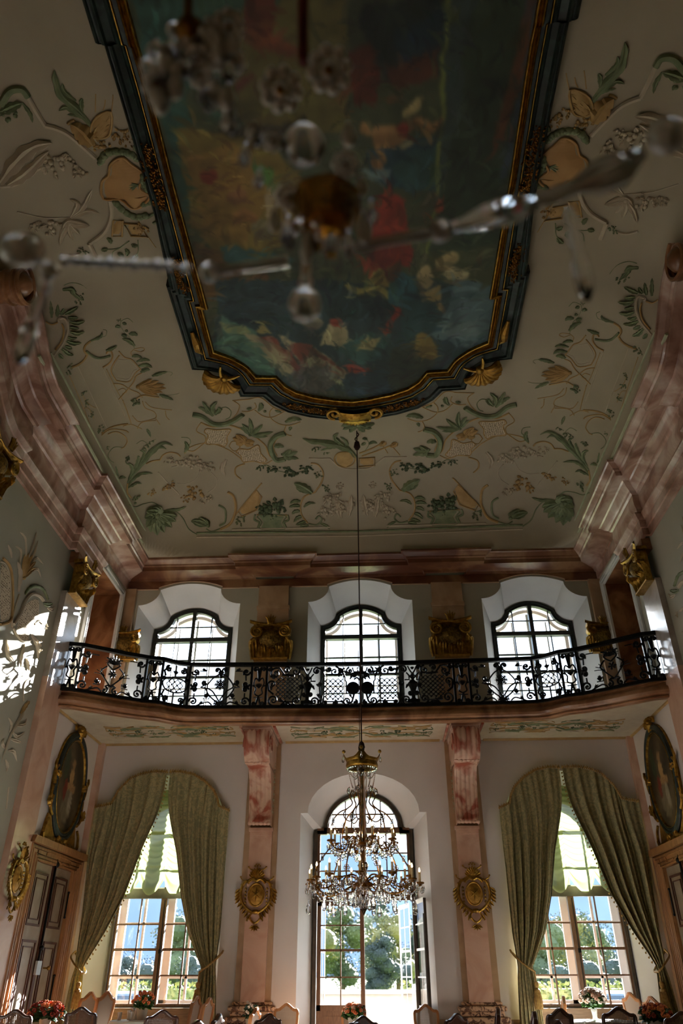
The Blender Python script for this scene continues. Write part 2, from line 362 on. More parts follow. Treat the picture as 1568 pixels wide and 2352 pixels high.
STROKES = {
'side_panel':'''
r w 0.017 -4.7,-6.34 -4.71,-5.52 -4.72,-4.7
r w 0.017 -4.42,-5.98 -4.42,-5.34 -4.42,-4.67
r o 0.013 -4.82,-6.31 -4.84,-5.6 -4.87,-4.86
r o 0.014 -4.38,-5.93 -4.37,-5.35 -4.35,-5.07
r o 0.018 -4.35,-5.06 -4.36,-4.73 -4.38,-4.39
r o 0.021 -4.12,-6.11 -4.32,-5.88 -4.32,-5.59
r o 0.021 -4.32,-5.59 -4.23,-5.49 -4.12,-5.44 -3.97,-5.59 -3.88,-5.63
r o 0.022 -3.88,-5.63 -3.92,-5.78 -3.96,-5.92 -4.05,-6.02 -4.1,-6.2
r w 0.012 -4.16,-6.03 -4.29,-5.85 -4.29,-5.63
r w 0.012 -4.29,-5.63 -4.13,-5.5 -4,-5.64 -3.93,-5.67 -3.99,-5.91 -4.07,-5.96 -4.16,-6.03
r o 0.031 -4.42,-6.01 -4.31,-6.03 -4.23,-6.12 -4.21,-6.25 -4.25,-6.29 -4.29,-6.26
r g 0.043 -4.53,-6.52 -4.47,-6.32 -4.38,-6.22 -4.25,-6.18
r o 0.037 -4.78,-6.43 -4.69,-6.37 -4.6,-6.38 -4.54,-6.44
r o 0.037 -4.54,-6.44 -4.55,-6.55 -4.51,-6.63 -4.42,-6.66
l g 0.043 -4.42,-6.66 -4.31,-6.65 -4.25,-6.67 -4.23,-6.73
r g 0.01 -4.31,-6.65 -4.2,-6.62 -4.15,-6.71 -4.19,-6.77
b g 0.083 -4.8,-6.44
l g 0.051 -4.28,-6.33 -4.19,-6.32 -4.09,-6.34
r g 0.01 -3.85,-6.14 -3.85,-6.4 -3.9,-6.54 -3.92,-6.69 -3.91,-6.77 -3.87,-6.82 -3.77,-6.83 -3.72,-6.73
l g 0.043 -3.88,-6.78 -3.85,-6.75 -3.82,-6.73
l g 0.044 -3.94,-6.69 -3.97,-6.74 -4.01,-6.73
l g 0.037 -3.85,-6.56 -3.87,-6.6 -3.88,-6.62
l g 0.058 -3.85,-6.5 -3.77,-6.49 -3.72,-6.43
l g 0.051 -3.9,-6.45 -3.93,-6.51 -3.97,-6.54
l g 0.059 -3.83,-6.21 -3.89,-6.37 -3.98,-6.46
b g 0.033 -3.91,-6.85
l g 0.046 -3.94,-5.99 -3.86,-5.98 -3.78,-5.9
l g 0.046 -3.9,-5.84 -3.76,-5.85 -3.67,-5.79
l g 0.054 -3.9,-5.72 -3.76,-5.71 -3.68,-5.61
l g 0.061 -3.9,-5.56 -3.81,-5.6 -3.73,-5.57
r o 0.014 -3.85,-6.14 -3.93,-6.08 -3.93,-5.98
r o 0.014 -3.85,-6.14 -3.72,-6.12 -3.7,-6.06 -3.78,-6.04 -3.86,-6.11
n o 0.081 -4.04,-5.24 -3.75,-5.34 -3.65,-5.25 -3.57,-5.12 -3.57,-5.02 -3.66,-4.93 -3.76,-4.88
l g 0.055 -3.74,-5.39 -3.59,-5.42 -3.44,-5.43
r g 0.009 -3.57,-5.42 -3.41,-5.4 -3.37,-5.35 -3.42,-5.3
l g 0.056 -3.74,-4.87 -3.64,-4.78 -3.52,-4.65
r g 0.009 -3.63,-4.8 -3.45,-4.78 -3.37,-4.8
b g 0.112 -4.19,-4.88
r o 0.03 -4.16,-4.94 -4.02,-4.98 -3.87,-4.87 -3.76,-4.8
r o 0.021 -4.38,-5.55 -4.26,-5.43 -4.17,-5.23 -4.07,-5.08 -4.04,-4.93
r o 0.022 -4.4,-5.13 -4.27,-5.22 -4.1,-5.35 -3.99,-5.5 -3.89,-5.53
r o 0.015 -4.35,-5.34 -4.27,-5.33 -4.24,-5.22 -4.31,-5.22
r o 0.017 -4.06,-4.83 -4.06,-4.63 -3.94,-4.44 -3.95,-4.27 -4.13,-4.28 -4.26,-4.35 -4.31,-4.57
r o 0.017 -4.02,-4.78 -3.96,-4.6 -3.81,-4.47 -3.62,-4.36
r o 0.017 -3.74,-4.38 -3.76,-4.2 -3.73,-4.1
r o 0.018 -3.93,-4.04 -3.96,-4.24
r o 0.017 -4.51,-4.44 -4.39,-4.37 -4.3,-4.2 -4.26,-4.12
r o 0.03 -4.8,-4.68 -4.64,-4.6 -4.43,-4.43
r o 0.017 -4.32,-4.18 -4.21,-4.28 -3.97,-4.19
r o 0.012 -4.79,-5.81 -4.79,-5.59 -4.76,-5.39 -4.73,-5.29
r o 0.012 -4.84,-5.51 -4.8,-5.39 -4.8,-5.12
b g 0.059 -4.78,-5.78
b g 0.06 -4.8,-5.57
b g 0.064 -4.81,-5.27
b g 0.074 -4.79,-4.79
''',
'spiral_shell':'''
r w 0.042 -4.86,-6.89 -4.75,-6.93 -4.66,-7.03 -4.63,-7.13 -4.65,-7.22 -4.71,-7.25 -4.74,-7.24 -4.72,-7.22
r o 0.032 -4.83,-6.94 -4.74,-6.98 -4.69,-7.08 -4.7,-7.18
r o 0.025 -4.9,-7.31 -4.83,-7.24 -4.75,-7.22
l g 0.054 -4.64,-7.27 -4.54,-7.27 -4.44,-7.29
l g 0.048 -4.61,-7.21 -4.54,-7.17 -4.47,-7.15
l g 0.055 -4.6,-7.15 -4.5,-7.08 -4.39,-7.06
l g 0.045 -4.61,-7.08 -4.55,-7.03 -4.49,-7
l g 0.055 -4.62,-7.02 -4.54,-6.93 -4.44,-6.9
l g 0.045 -4.66,-6.97 -4.62,-6.9 -4.56,-6.87
l g 0.055 -4.69,-6.93 -4.63,-6.8 -4.54,-6.73
l g 0.045 -4.73,-6.87 -4.7,-6.79 -4.67,-6.74
l g 0.055 -4.77,-6.87 -4.74,-6.71 -4.69,-6.61
l g 0.045 -4.82,-6.84 -4.81,-6.76 -4.8,-6.7
l g 0.048 -4.75,-7.29 -4.73,-7.35 -4.71,-7.43
l g 0.048 -4.82,-7.31 -4.81,-7.41 -4.8,-7.52
l g 0.045 -4.7,-7.29 -4.66,-7.31 -4.64,-7.35
r g 0.016 -4.56,-7.66 -4.43,-7.66 -4.29,-7.57 -4.21,-7.42
l g 0.069 -4.6,-7.6 -4.47,-7.56 -4.45,-7.48 -4.36,-7.36
b g 0.08 -4.4,-7.4
''',
'lattice_scroll':'''
r g 0.104 -3.25,-4.15 -3.08,-4.06 -2.91,-3.82 -2.67,-3.79 -2.43,-3.91 -2.24,-4.08
l g 0.071 -2.86,-4.04 -2.92,-4.26 -2.98,-4.52
l g 0.071 -2.83,-4.11 -2.81,-4.33 -2.68,-4.5
l g 0.071 -2.88,-4.08 -2.99,-4.27 -3.1,-4.35
l g 0.071 -2.81,-4.08 -2.68,-4.25 -2.71,-4.32
r g 0.019 -2.7,-4.25 -2.55,-4.3 -2.47,-4.17 -2.52,-3.99 -2.62,-3.92
r o 0.023 -2.38,-4.49 -2.05,-4.52 -1.81,-4.55 -1.58,-4.23 -1.35,-4.12
r o 0.021 -2.36,-4.48 -2.27,-4.34 -2.34,-4.13 -2.47,-3.95
r o 0.021 -2.25,-4.16 -2.11,-4.15 -1.95,-4.25 -1.95,-4.4
r o 0.021 -1.98,-4.18 -1.84,-3.99 -1.64,-3.95 -1.38,-4.12
r o 0.021 -1.6,-4.24 -1.69,-4.1 -1.69,-3.91 -1.54,-3.72 -1.31,-3.67 -1.1,-3.77
r o 0.022 -1.4,-3.67 -1.46,-3.48 -1.41,-3.36 -1.33,-3.32
l g 0.082 -1.41,-3.78 -1.23,-3.89 -1.06,-3.86
l g 0.07 -1.83,-4.41 -1.84,-4.28 -1.92,-4.16
l g 0.047 -1.8,-4.17 -1.78,-4.14 -1.76,-4.12
l g 0.047 -1.58,-4.16 -1.52,-4.14 -1.45,-4.1
l g 0.052 -2.14,-4.23 -2.08,-4.24 -2.03,-4.27
l g 0.048 -1.31,-3.63 -1.33,-3.57 -1.35,-3.51
f d 0 -3.07,-3.62 -2.86,-3.57 -2.59,-3.57 -2.7,-3.34 -2.72,-3.18 -2.81,-3.02 -2.92,-3.11 -3.17,-3.13 -3.09,-3.41 -3.14,-3.53
r o 0.029 -3.14,-3.53 -3.07,-3.64 -2.86,-3.59 -2.58,-3.59 -2.7,-3.34 -2.72,-3.18 -2.81,-3.02 -2.92,-3.11 -3.18,-3.14 -3.09,-3.41 -3.14,-3.53
r o 0.022 -3.17,-3.82 -3.29,-3.6 -3.16,-3.41 -3.18,-3.22 -3.26,-3.15
f d 0 -2.5,-2.92 -2.3,-2.89 -2.08,-3.03 -2.06,-2.73 -1.97,-2.48 -2.11,-2.4 -2.26,-2.47 -2.5,-2.46 -2.51,-2.67 -2.59,-2.8
r o 0.03 -2.59,-2.8 -2.5,-2.92 -2.3,-2.89 -2.08,-3.03 -2.06,-2.73 -1.97,-2.48 -2.11,-2.4 -2.26,-2.47 -2.5,-2.46 -2.51,-2.67 -2.59,-2.8
r o 0.038 -3.15,-3.86 -2.93,-3.7 -2.63,-3.75 -2.38,-3.62 -2.28,-3.52
n g 0.069 -2.2,-3.4 -2.13,-3.97 -2.31,-3.79 -2.37,-3.68 -1.88,-3.75 -1.69,-3.49 -1.83,-3.34
n o 0.11 -2.36,-3.16 -2.58,-3.34 -2.49,-3.45 -2.39,-3.41 -2.13,-3.19 -2.17,-3.07 -2.54,-3.11
r o 0.023 -2.71,-3.02 -2.61,-3.18 -2.49,-3.13 -2.5,-2.92 -2.64,-2.85 -2.71,-3.02
r o 0.035 -2.09,-3.31 -1.93,-3.02 -1.88,-2.64 -1.72,-2.4
r g 0.117 -1.45,-3.44 -1.66,-3.33 -1.81,-3.06 -1.81,-2.72 -1.74,-2.51 -1.55,-2.54
r o 0.022 -1.43,-3.4 -1.65,-3.21 -1.76,-2.93 -1.72,-2.63
l g 0.086 -1.73,-2.95 -1.63,-3.01 -1.53,-2.96
n g 0.087 -1.56,-2.67 -1.58,-2.75 -1.39,-2.87 -1.25,-2.78 -1.25,-2.53 -1.43,-2.49
r o 0.025 -3.68,-2.94 -3.55,-3.1 -3.24,-3.17 -3.04,-3.12 -2.89,-3.03 -2.71,-2.85 -2.55,-2.59 -2.48,-2.38
r o 0.023 -3.63,-3.05 -3.48,-2.96 -3.24,-3.15
r g 0.017 -3.63,-3.48 -3.5,-3.41 -3.49,-3.25 -3.58,-3.16
l g 0.065 -3.67,-2.98 -3.58,-3.16 -3.59,-3.36
r o 0.023 -2.5,-2.42 -2.21,-2.45 -2.02,-2.36 -1.85,-2.47
r o 0.036 -2.48,-2.38 -2.68,-2.27 -2.73,-2.05 -2.63,-1.9
''',
'garland':'''
b G 0.089 -2.13,-2.26
b G 0.126 -1.83,-2.16
b G 0.163 -1.47,-2.05
b G 0.131 -1.12,-2.15
r g 0.021 -2.25,-2.17 -2.13,-2.26 -2,-2.32 -1.83,-2.16 -1.66,-2.08 -1.48,-2.03 -1.29,-2.06 -1.12,-2.13 -0.98,-2.27
''',
'palm_medallion':'''
l g 0.075 -4.8,-3.01 -4.67,-3.08 -4.46,-3.23 -4.18,-3.44 -3.99,-3.48 -3.85,-3.32
l g 0.068 -4.74,-3.05 -4.51,-3.16 -4.24,-3.35 -4.08,-3.4 -3.99,-3.27
l g 0.056 -4.77,-3.06 -4.67,-3.2 -4.66,-3.38 -4.71,-3.5
l g 0.056 -4.7,-3.1 -4.58,-3.25 -4.51,-3.39 -4.5,-3.48
l g 0.052 -4.55,-3.21 -4.45,-3.32 -4.38,-3.45 -4.44,-3.59
r g 0.012 -4.45,-3.25 -4.29,-3.46 -4.27,-3.6 -4.33,-3.79 -4.44,-3.79
b g 0.086 -4.33,-3.58
b g 0.059 -4.17,-3.64
b g 0.078 -4.64,-3.56
l g 0.064 -4.82,-2.91 -4.7,-2.96 -4.57,-2.92 -4.4,-2.72
r o 0.032 -4.43,-3.1 -4.31,-3.08 -4.18,-3
r o 0.032 -4.18,-3 -4.09,-3.11 -3.96,-3.12 -3.83,-3.01 -3.79,-2.89
l g 0.052 -4.83,-2.89 -4.76,-2.82 -4.69,-2.77 -4.64,-2.64
r o 0.036 -4.8,-2.99 -4.85,-2.8 -4.84,-2.56
b g 0.111 -4.79,-2.37
l g 0.047 -4.86,-3.34 -4.83,-3.3 -4.79,-3.17
r o 0.022 -4.74,-4.53 -4.63,-4.42 -4.56,-4.22 -4.55,-4.02 -4.62,-3.93 -4.67,-3.95
r o 0.022 -4.81,-4.64 -4.69,-4.58 -4.52,-4.32 -4.48,-4.21
r g 0.015 -4.66,-3.96 -4.75,-4.12 -4.84,-4.11 -4.85,-3.95 -4.83,-3.8
b g 0.041 -4.82,-4.26
l g 0.034 -4.83,-3.68 -4.85,-3.49 -4.85,-3.38
l g 0.038 -4.18,-4.06 -4.17,-3.93 -4.17,-3.79
r w 0.029 -4.03,-2.62 -3.84,-2.59 -3.65,-2.52 -3.46,-2.34
r w 0.015 -3.48,-2.27 -3.64,-1.98 -3.87,-1.9 -4.05,-2.01
r w 0.021 -3.27,-2.13 -3.18,-1.9 -3.26,-1.69 -3.44,-1.55
b w 0.187 -3.59,-2.63
b w 0.169 -3.32,-2.34
b w 0.124 -3.81,-2.73
b w 0.102 -4.01,-2.88
r w 0.025 -4.3,-2.65 -4.21,-2.13 -4.09,-1.63
b o 0.196 -3.74,-1.59
b o 0.096 -3.96,-1.46
b o 0.127 -4.24,-2.08
b o 0.092 -4.55,-2.17
b w 0.132 -3.49,-1.36
l w 0.083 -2.85,-2.56 -2.99,-2.27 -2.97,-2
''',
'corner_shell':'''
r g 0.024 -4.89,-2.48 -4.84,-2.19 -4.74,-2.03 -4.61,-1.84 -4.54,-1.63 -4.5,-1.42
r g 0.026 -4.5,-1.27 -4.41,-1.31 -4.24,-1.2 -4.11,-1.03 -4,-0.84 -3.81,-0.75
n g 0.174 -4.63,-1.41 -4.82,-1.69 -4.85,-1.44 -4.81,-1.19 -4.7,-0.97 -4.55,-0.91 -4.38,-0.93 -4.27,-1.01 -4.23,-1.11 -4.76,-1.83 -4.64,-1.75 -4.54,-1.63
l g 0.061 -4.44,-1.36 -4.21,-1.24 -3.99,-1.27
r g 0.057 -4.54,-1.23 -4.62,-1.32 -4.63,-1.45 -4.57,-1.47 -4.54,-1.36
l g 0.067 -3.92,-0.96 -3.73,-0.88 -3.51,-0.88
n g 0.098 -3.53,-0.87 -3.74,-1.02 -3.83,-0.95 -3.59,-0.98 -3.92,-0.97
r o 0.062 -3.24,-0.81 -2.99,-0.9 -2.85,-1.14 -2.86,-1.44 -2.98,-1.56
r g 0.048 -3.24,-1.25 -3.1,-1.15 -3.12,-0.93 -3.26,-0.86
r g 0.031 -3.58,-0.82 -3.45,-0.78 -3.24,-0.82
''',
'flag':'''
f o/flag_cloth 0 -2.79,-1.11 -2.3,-1.59 -2.21,-1.42 -2.35,-1.13 -2.72,-1.01
r o/flag_pole 0.035 -2.92,-0.99 -2.57,-1.32 -2.17,-1.77
b g/leaf_tuft 0.117 -2.76,-0.95
''',
'flower_basket':'''
b G/blossom 0.233 -2,-1.16
b G/blossom 0.156 -2.18,-1.11
b G/blossom 0.156 -1.83,-1.1
f g/basket 0 -2.33,-1.02 -1.7,-1.01 -1.77,-0.89 -1.73,-0.79 -2.3,-0.8 -2.26,-0.9
r o/rim1 0.039 -2.36,-1.03 -2.01,-1.02 -1.66,-1.01
r o/rim2 0.039 -2.32,-0.8 -2.03,-0.79 -1.71,-0.79
r g/basket 0.047 -2.4,-1.04 -2.43,-0.95 -2.32,-0.9 -2.36,-0.82
r g/basket 0.047 -1.64,-1.02 -1.63,-0.93 -1.73,-0.89 -1.69,-0.81
''',
'cove_moulding':'''
r g 0.047 -3.81,-0.77 -2.54,-0.76 -1.36,-0.75 0.07,-0.74
r w 0.039 -3.81,-0.72 -2.54,-0.71 -1.36,-0.7 0.07,-0.69
r w 0.047 -2.97,-0.8 -1.75,-0.8 -0.66,-0.8
''',
'music_trophy':'''
l g/palm_frond 0.123 0,-2.5 -0.14,-2.79 -0.35,-2.95 -0.66,-3.07 -0.92,-3.13 -1.1,-3.26
l g/palm_frond 0.082 -0.14,-2.76 -0.3,-3.01 -0.42,-3.23 -0.33,-3.39
l g/palm_frond 0.056 -0.31,-2.91 -0.53,-2.88 -0.75,-2.79
l g/palm_frond 0.043 -0.43,-2.98 -0.68,-3.1 -0.93,-3.2
l g/palm_frond 0.056 -0.16,-2.83 -0.19,-3.08 -0.31,-3.26
b g/blossom1 0.086 -0.85,-2.86
b g/blossom2 0.057 -0.62,-2.67
f o/drum 0 -0.47,-2.45 -0.39,-2.66 -0.23,-2.71 -0.08,-2.65 -0.01,-2.43 -0.09,-2.25 -0.25,-2.19 -0.41,-2.26
f o/music_book 0 0.07,-2.46 0.42,-2.48 0.42,-2.21 0.06,-2.19
r o/trumpet1 0.035 0.09,-2.64 0.36,-2.8 0.62,-3
r o/trumpet2 0.035 0.14,-2.53 0.51,-2.73 0.86,-2.94
l o/trumpet1 0.094 0.65,-3.03 0.6,-2.97 0.51,-2.92
l o/trumpet2 0.094 0.9,-2.99 0.84,-2.92 0.75,-2.86
r o/trumpet1 0.022 0.6,-2.86 0.65,-2.74 0.7,-2.61
r o/trumpet2 0.022 0.81,-2.82 0.89,-2.67 0.97,-2.52
r w 0.035 -1.03,-2.51 -0.81,-2.49 -0.57,-2.49
r w 0.035 -0.57,-2.49 -0.39,-2.21 -0.17,-2.12 0.06,-2.11 0.33,-2.15 0.64,-2.47
r w 0.035 0.64,-2.47 0.88,-2.46 1.12,-2.46
r g 0.015 0.2,-2.7 0.3,-2.95 0.23,-3.16
l g 0.056 0.23,-3.02 0.18,-2.97 0.13,-2.94
l g 0.056 0.3,-2.95 0.38,-3.03 0.48,-2.99
l g 0.055 0.26,-3.11 0.21,-3.16 0.16,-3.15
''',
'figure_scene':'''
r o 0.036 -1,-2.34 -0.85,-2.28 -0.75,-2.04 -0.8,-1.75 -0.97,-1.49
l g 0.147 -1.04,-1.47 -1.22,-1.63 -1.43,-1.77
l g 0.069 -1.11,-1.5 -1.29,-1.55 -1.4,-1.64
r o 0.037 -0.97,-1.49 -1.21,-1.4 -1.32,-1.21 -1.31,-1.01 -1.18,-0.87
l g 0.065 -1.32,-1.29 -1.45,-1.3 -1.57,-1.25
l g 0.065 -1.32,-1.18 -1.46,-1.2 -1.6,-1.17
l g 0.065 -1.33,-1.08 -1.45,-1.08 -1.54,-1.03
l g 0.065 -1.29,-0.99 -1.41,-0.96 -1.51,-0.89
l g 0.066 -1.22,-0.9 -1.34,-0.87 -1.46,-0.85
l g 0.066 -1.16,-0.84 -1.27,-0.83 -1.37,-0.82
r g 0.037 -1.16,-0.86 -0.97,-0.84 -0.85,-0.91 -0.91,-0.98 -0.99,-0.93
l g 0.047 -0.92,-0.87 -0.74,-0.82 -0.67,-0.77
l g 0.056 -1.25,-1.16 -1.13,-1.24 -0.97,-1.24
b w 0.185 -0.59,-1.34
b w 0.186 -0.35,-1.12
b w 0.163 -0.72,-1.01
b w 0.093 -0.16,-1.22
b w 0.092 -0.37,-1.63
b g 0.092 -0.71,-1.61
b g 0.09 -0.85,-1.98
l w 0.093 -0.21,-0.97 -0.16,-1.2 -0.14,-1.42
l w 0.093 -0.4,-0.94 -0.44,-1.12 -0.5,-1.39
''',
'shield':'''
f s 0 -3.24,-9.55 -3.12,-9.64 -3.01,-9.65 -2.94,-9.56 -2.8,-9.42 -2.81,-9.35 -2.91,-9.22 -2.91,-9.15 -2.81,-9.04 -2.99,-8.88 -3.14,-8.87 -3.26,-9.02 -3.5,-9.04 -3.44,-9.3 -3.31,-9.4
s g 0.109 -3.37,-9.6 -3.23,-9.73 -3.04,-9.75 -2.91,-9.71 -2.83,-9.63
s g 0.095 -2.81,-9.39 -2.85,-9.25 -2.8,-9.14 -2.68,-9.21
s g 0.108 -3.35,-8.99 -3.26,-8.82 -3.1,-8.71 -2.92,-8.74
s g 0.082 -2.96,-8.91 -2.78,-8.96 -2.67,-9.03 -2.7,-8.85 -2.79,-8.81
n g 0.071 -2.7,-9.21 -2.54,-9.34 -2.44,-9.23 -2.49,-9.16 -2.56,-9.06
r g 0.046 -2.87,-9.69 -2.81,-9.64 -2.73,-9.78 -2.8,-9.82 -2.83,-9.76
r g 0.047 -2.94,-8.69 -2.8,-8.76 -2.76,-8.66 -2.88,-8.59
l g 0.038 -2.92,-9.22 -3.05,-9.28 -3.09,-9.37
l g 0.038 -2.97,-9.22 -3.1,-9.23 -3.2,-9.29
l g 0.039 -3.01,-9.19 -3.11,-9.19 -3.16,-9.12
l g 0.038 -2.94,-9.23 -3.06,-9.16 -3.06,-9.1
''',
'war_trophy':'''
l o/cannon 0.183 -3.4,-9.85 -3.47,-10.04 -3.57,-10.18
r o/cannon 0.039 -3.62,-10.16 -3.57,-10.19 -3.51,-10.21
f o/flag_cloth 0 -3.33,-10.09 -3.2,-10.24 -2.99,-10.3 -3.07,-10.05 -3.16,-9.96 -3.33,-9.96
l o/flag_cloth 0.045 -3.35,-9.97 -3.2,-10.12 -3.01,-10.25
l o/flag_cloth 0.045 -3.33,-9.96 -3.17,-10.06 -3.05,-10.13
r o/spear1 0.013 -3.12,-10.53 -3.16,-10.42 -3.2,-10.3
r o/spear2 0.013 -3.02,-10.45 -3.05,-10.38 -3.09,-10.32
r o/spear3 0.013 -2.9,-10.51 -2.94,-10.4 -2.99,-10.29
b o/armour1 0.105 -2.97,-9.99
b o/armour2 0.107 -3.27,-9.81
b o/armour3 0.067 -2.89,-9.89
f o/bundle1 0 -3.47,-8.67 -3.32,-8.67 -3.42,-8.39 -3.57,-8.4
f o/bundle2 0 -3.32,-8.61 -3.11,-8.58 -3.03,-8.36 -3.28,-8.39
b o/armour4 0.102 -3.07,-8.48
r o/spear4 0.015 -3.1,-8.66 -3.04,-8.4 -2.96,-8.15
l g/palm_frond 0.083 -3.32,-10.13 -3.42,-10.34 -3.56,-10.53 -3.57,-10.73 -3.53,-10.86
l g/palm_frond 0.056 -3.34,-10.16 -3.44,-10.3 -3.56,-10.38 -3.67,-10.35
l g/palm_frond 0.041 -3.37,-10.31 -3.34,-10.44 -3.3,-10.49
l g/palm_frond 0.041 -3.4,-10.46 -3.51,-10.59 -3.49,-10.69
l g/palm_frond 0.035 -3.35,-10.22 -3.46,-10.27 -3.58,-10.29
r g 0.016 -3.71,-7.96 -3.65,-8.1 -3.52,-8.17 -3.34,-8.29
r g 0.016 -3.52,-8.17 -3.67,-8.15 -3.8,-8.18
r g 0.015 -3.2,-8.3 -3.26,-8.08 -3.37,-7.96
l g 0.052 -3.63,-8.26 -3.63,-8.33 -3.67,-8.37
l g 0.052 -3.71,-8.17 -3.77,-8.16 -3.82,-8.16
l g 0.053 -3.59,-8.07 -3.54,-8.05 -3.5,-8.01
l g 0.052 -3.44,-8.15 -3.42,-8.09 -3.46,-8.02
l g 0.052 -3.23,-8.2 -3.29,-8.21 -3.3,-8.25
l g 0.053 -3.28,-8.04 -3.34,-7.97 -3.4,-7.94
''',
'medallion':'''
r w 0.063 -3.99,-10.56 -3.96,-10.37 -3.92,-10.17
r w 0.065 -3.92,-10.17 -3.78,-10.11 -3.66,-10.02 -3.51,-9.82 -3.41,-9.67
r w 0.065 -3.41,-9.01 -3.47,-8.75 -3.67,-8.47 -3.95,-8.3
r w 0.069 -3.96,-8.3 -3.95,-8.16 -3.94,-8.01
l w 0.14 -4.76,-9.53 -4.51,-9.72 -4.18,-9.9 -3.91,-9.94
l w 0.109 -4.69,-9.47 -4.38,-9.58 -4,-9.83
r w 0.053 -4.77,-9.49 -4.57,-9.46 -4.26,-9.59 -4.11,-9.62
b w 0.171 -4.01,-9.64
b w 0.093 -3.79,-9.65
b w 0.11 -3.7,-9.47
r w 0.019 -4.72,-9.06 -4.42,-8.86 -4.07,-8.78
l w 0.056 -4.07,-8.78 -3.86,-8.9 -3.61,-9.2
l w 0.057 -4.07,-8.76 -3.81,-8.85 -3.63,-8.8
l w 0.056 -4.07,-8.78 -3.9,-8.98 -3.98,-9.08
l w 0.057 -4.27,-8.57 -4.12,-8.73 -3.86,-8.63
n w 0.067 -4.13,-8.69 -4.38,-8.36 -4.16,-8.4 -3.85,-8.61 -4.04,-8.48
b w 0.133 -4.4,-8.7
b w 0.099 -4.59,-8.82
r g 0.086 -4.35,-10.52 -4.18,-10.66 -4.03,-10.66 -3.99,-10.56
l g 0.087 -4.4,-10.42 -4.24,-10.46 -4.09,-10.5
b g 0.116 -4.32,-10.4
l g 0.04 -4.09,-10.5 -4.05,-10.35 -4.06,-10.23
r w 0.035 -4.43,-8.21 -4.29,-8.14 -4.15,-8.15
b g 0.069 -4.09,-8.2
''',
'wall_stucco':'''
r o 0.046 -5.59,7.13 -5.33,7.12 -5.13,6.94 -4.93,6.58 -4.9,6.36 -5.15,6.19
r w 0.027 -5.63,7.05 -5.44,7.09 -5.23,6.95 -4.99,6.55 -5.04,6.33 -5.18,6.24
f d 0 -5.59,6.98 -5.43,7.03 -5.25,6.95 -4.95,6.42 -5.04,6.33 -5.19,6.26
r w 0.061 -4.77,6.36 -4.63,6.63 -4.6,6.83 -4.44,7.05 -4.17,7.16 -3.98,7.16
f d 0 -4.6,6.71 -4.46,6.9 -4.2,7.08 -4.08,7.01 -4.01,6.75 -4.2,6.48 -4.18,6.32 -4.54,6.25 -4.64,6.37
r w 0.036 -4.74,6.31 -4.54,6.25 -4.28,6.26 -4.07,6.38
s g 0.063 -4.64,6.97 -4.55,7.12 -4.34,7.26 -4.07,7.33 -3.83,7.26
l g 0.051 -3.95,7.11 -3.75,7.18 -3.61,7.28
l w 0.043 -3.76,7.12 -3.58,7.16 -3.51,7.26
n o 0.063 -4.82,7.17 -4.99,7.53 -4.89,7.61 -4.74,7.66 -4.57,7.62 -4.54,7.5
l w 0.032 -4.88,7.46 -5.08,7.77 -5.32,7.77
l w 0.032 -4.82,7.55 -4.79,7.88 -4.79,8.09
l w 0.032 -4.74,7.53 -4.68,7.75 -4.67,7.99
l w 0.032 -4.66,7.51 -4.57,7.69 -4.29,7.72
l w 0.032 -4.66,7.38 -4.45,7.54 -4.25,7.47
l w 0.031 -5.05,7.27 -5.12,7.52 -5.34,7.49
l w 0.036 -5.34,7.27 -5.45,7.35 -5.57,7.39
l w 0.064 -4.87,6.89 -4.97,7.18 -5.17,7.3
r w 0.041 -4.79,6.3 -4.86,6.47 -4.82,6.87
l w 0.067 -4.11,6.46 -3.8,6.37 -3.69,6.16
b w 0.074 -3.71,6.4
b w 0.045 -3.62,6.81
r w 0.038 -4.08,6.66 -3.96,6.78 -3.78,6.8
l w 0.062 -4.88,6.05 -4.73,5.88 -4.48,5.83
l w 0.051 -4.26,6.23 -4.27,6 -4.22,5.84
l w 0.051 -4.09,6.04 -3.98,5.96 -3.9,5.89
r w 0.023 -3.83,5.4 -3.94,5.65 -3.73,5.83
l o 0.056 -3.85,5.18 -3.74,5.34 -3.63,5.46
l w 0.047 -3.68,5.45 -3.81,5.14 -3.99,4.83 -4.11,4.34
l w 0.04 -3.91,4.97 -3.64,5.07 -3.6,5.18
l w 0.04 -3.94,4.85 -3.77,4.83 -3.55,4.97
l w 0.04 -3.97,4.74 -3.74,4.77 -3.61,4.78
l w 0.039 -3.96,4.56 -3.77,4.59 -3.6,4.48
l w 0.034 -4.05,4.82 -4.06,4.95 -4.22,5.01
l w 0.039 -4.06,4.57 -4.2,4.6 -4.19,4.69
l w 0.039 -3.98,4.42 -3.87,4.34 -3.88,4.25
r w 0.026 -3.58,3.76 -3.66,4.07
''',
'crown_fan':'''
n g 0.091 0.08,-3.64 -0.27,-3.62 -0.24,-3.5 -0.1,-3.4 0.22,-3.4 0.37,-3.51 0.43,-3.65
''',
}
FRAME_OUT = [(-2.86, -11.68), (-2.87, -11.23), (-2.77, -11.22), (-2.77, -10.07), (-2.78, -8.81), (-2.88, -7.55), (-2.93, -7.54), (-2.93, -6.66), (-2.94, -5.59), (-2.7, -5.57), (-2.47, -5.5), (-2.29, -5.33), (-2.21, -5.13), (-2.17, -4.8), (-1.74, -4.78), (-1.58, -4.53), (-1.3, -4.29), (-0.88, -4.12), (-0.45, -4.02), (0.07, -3.97)]
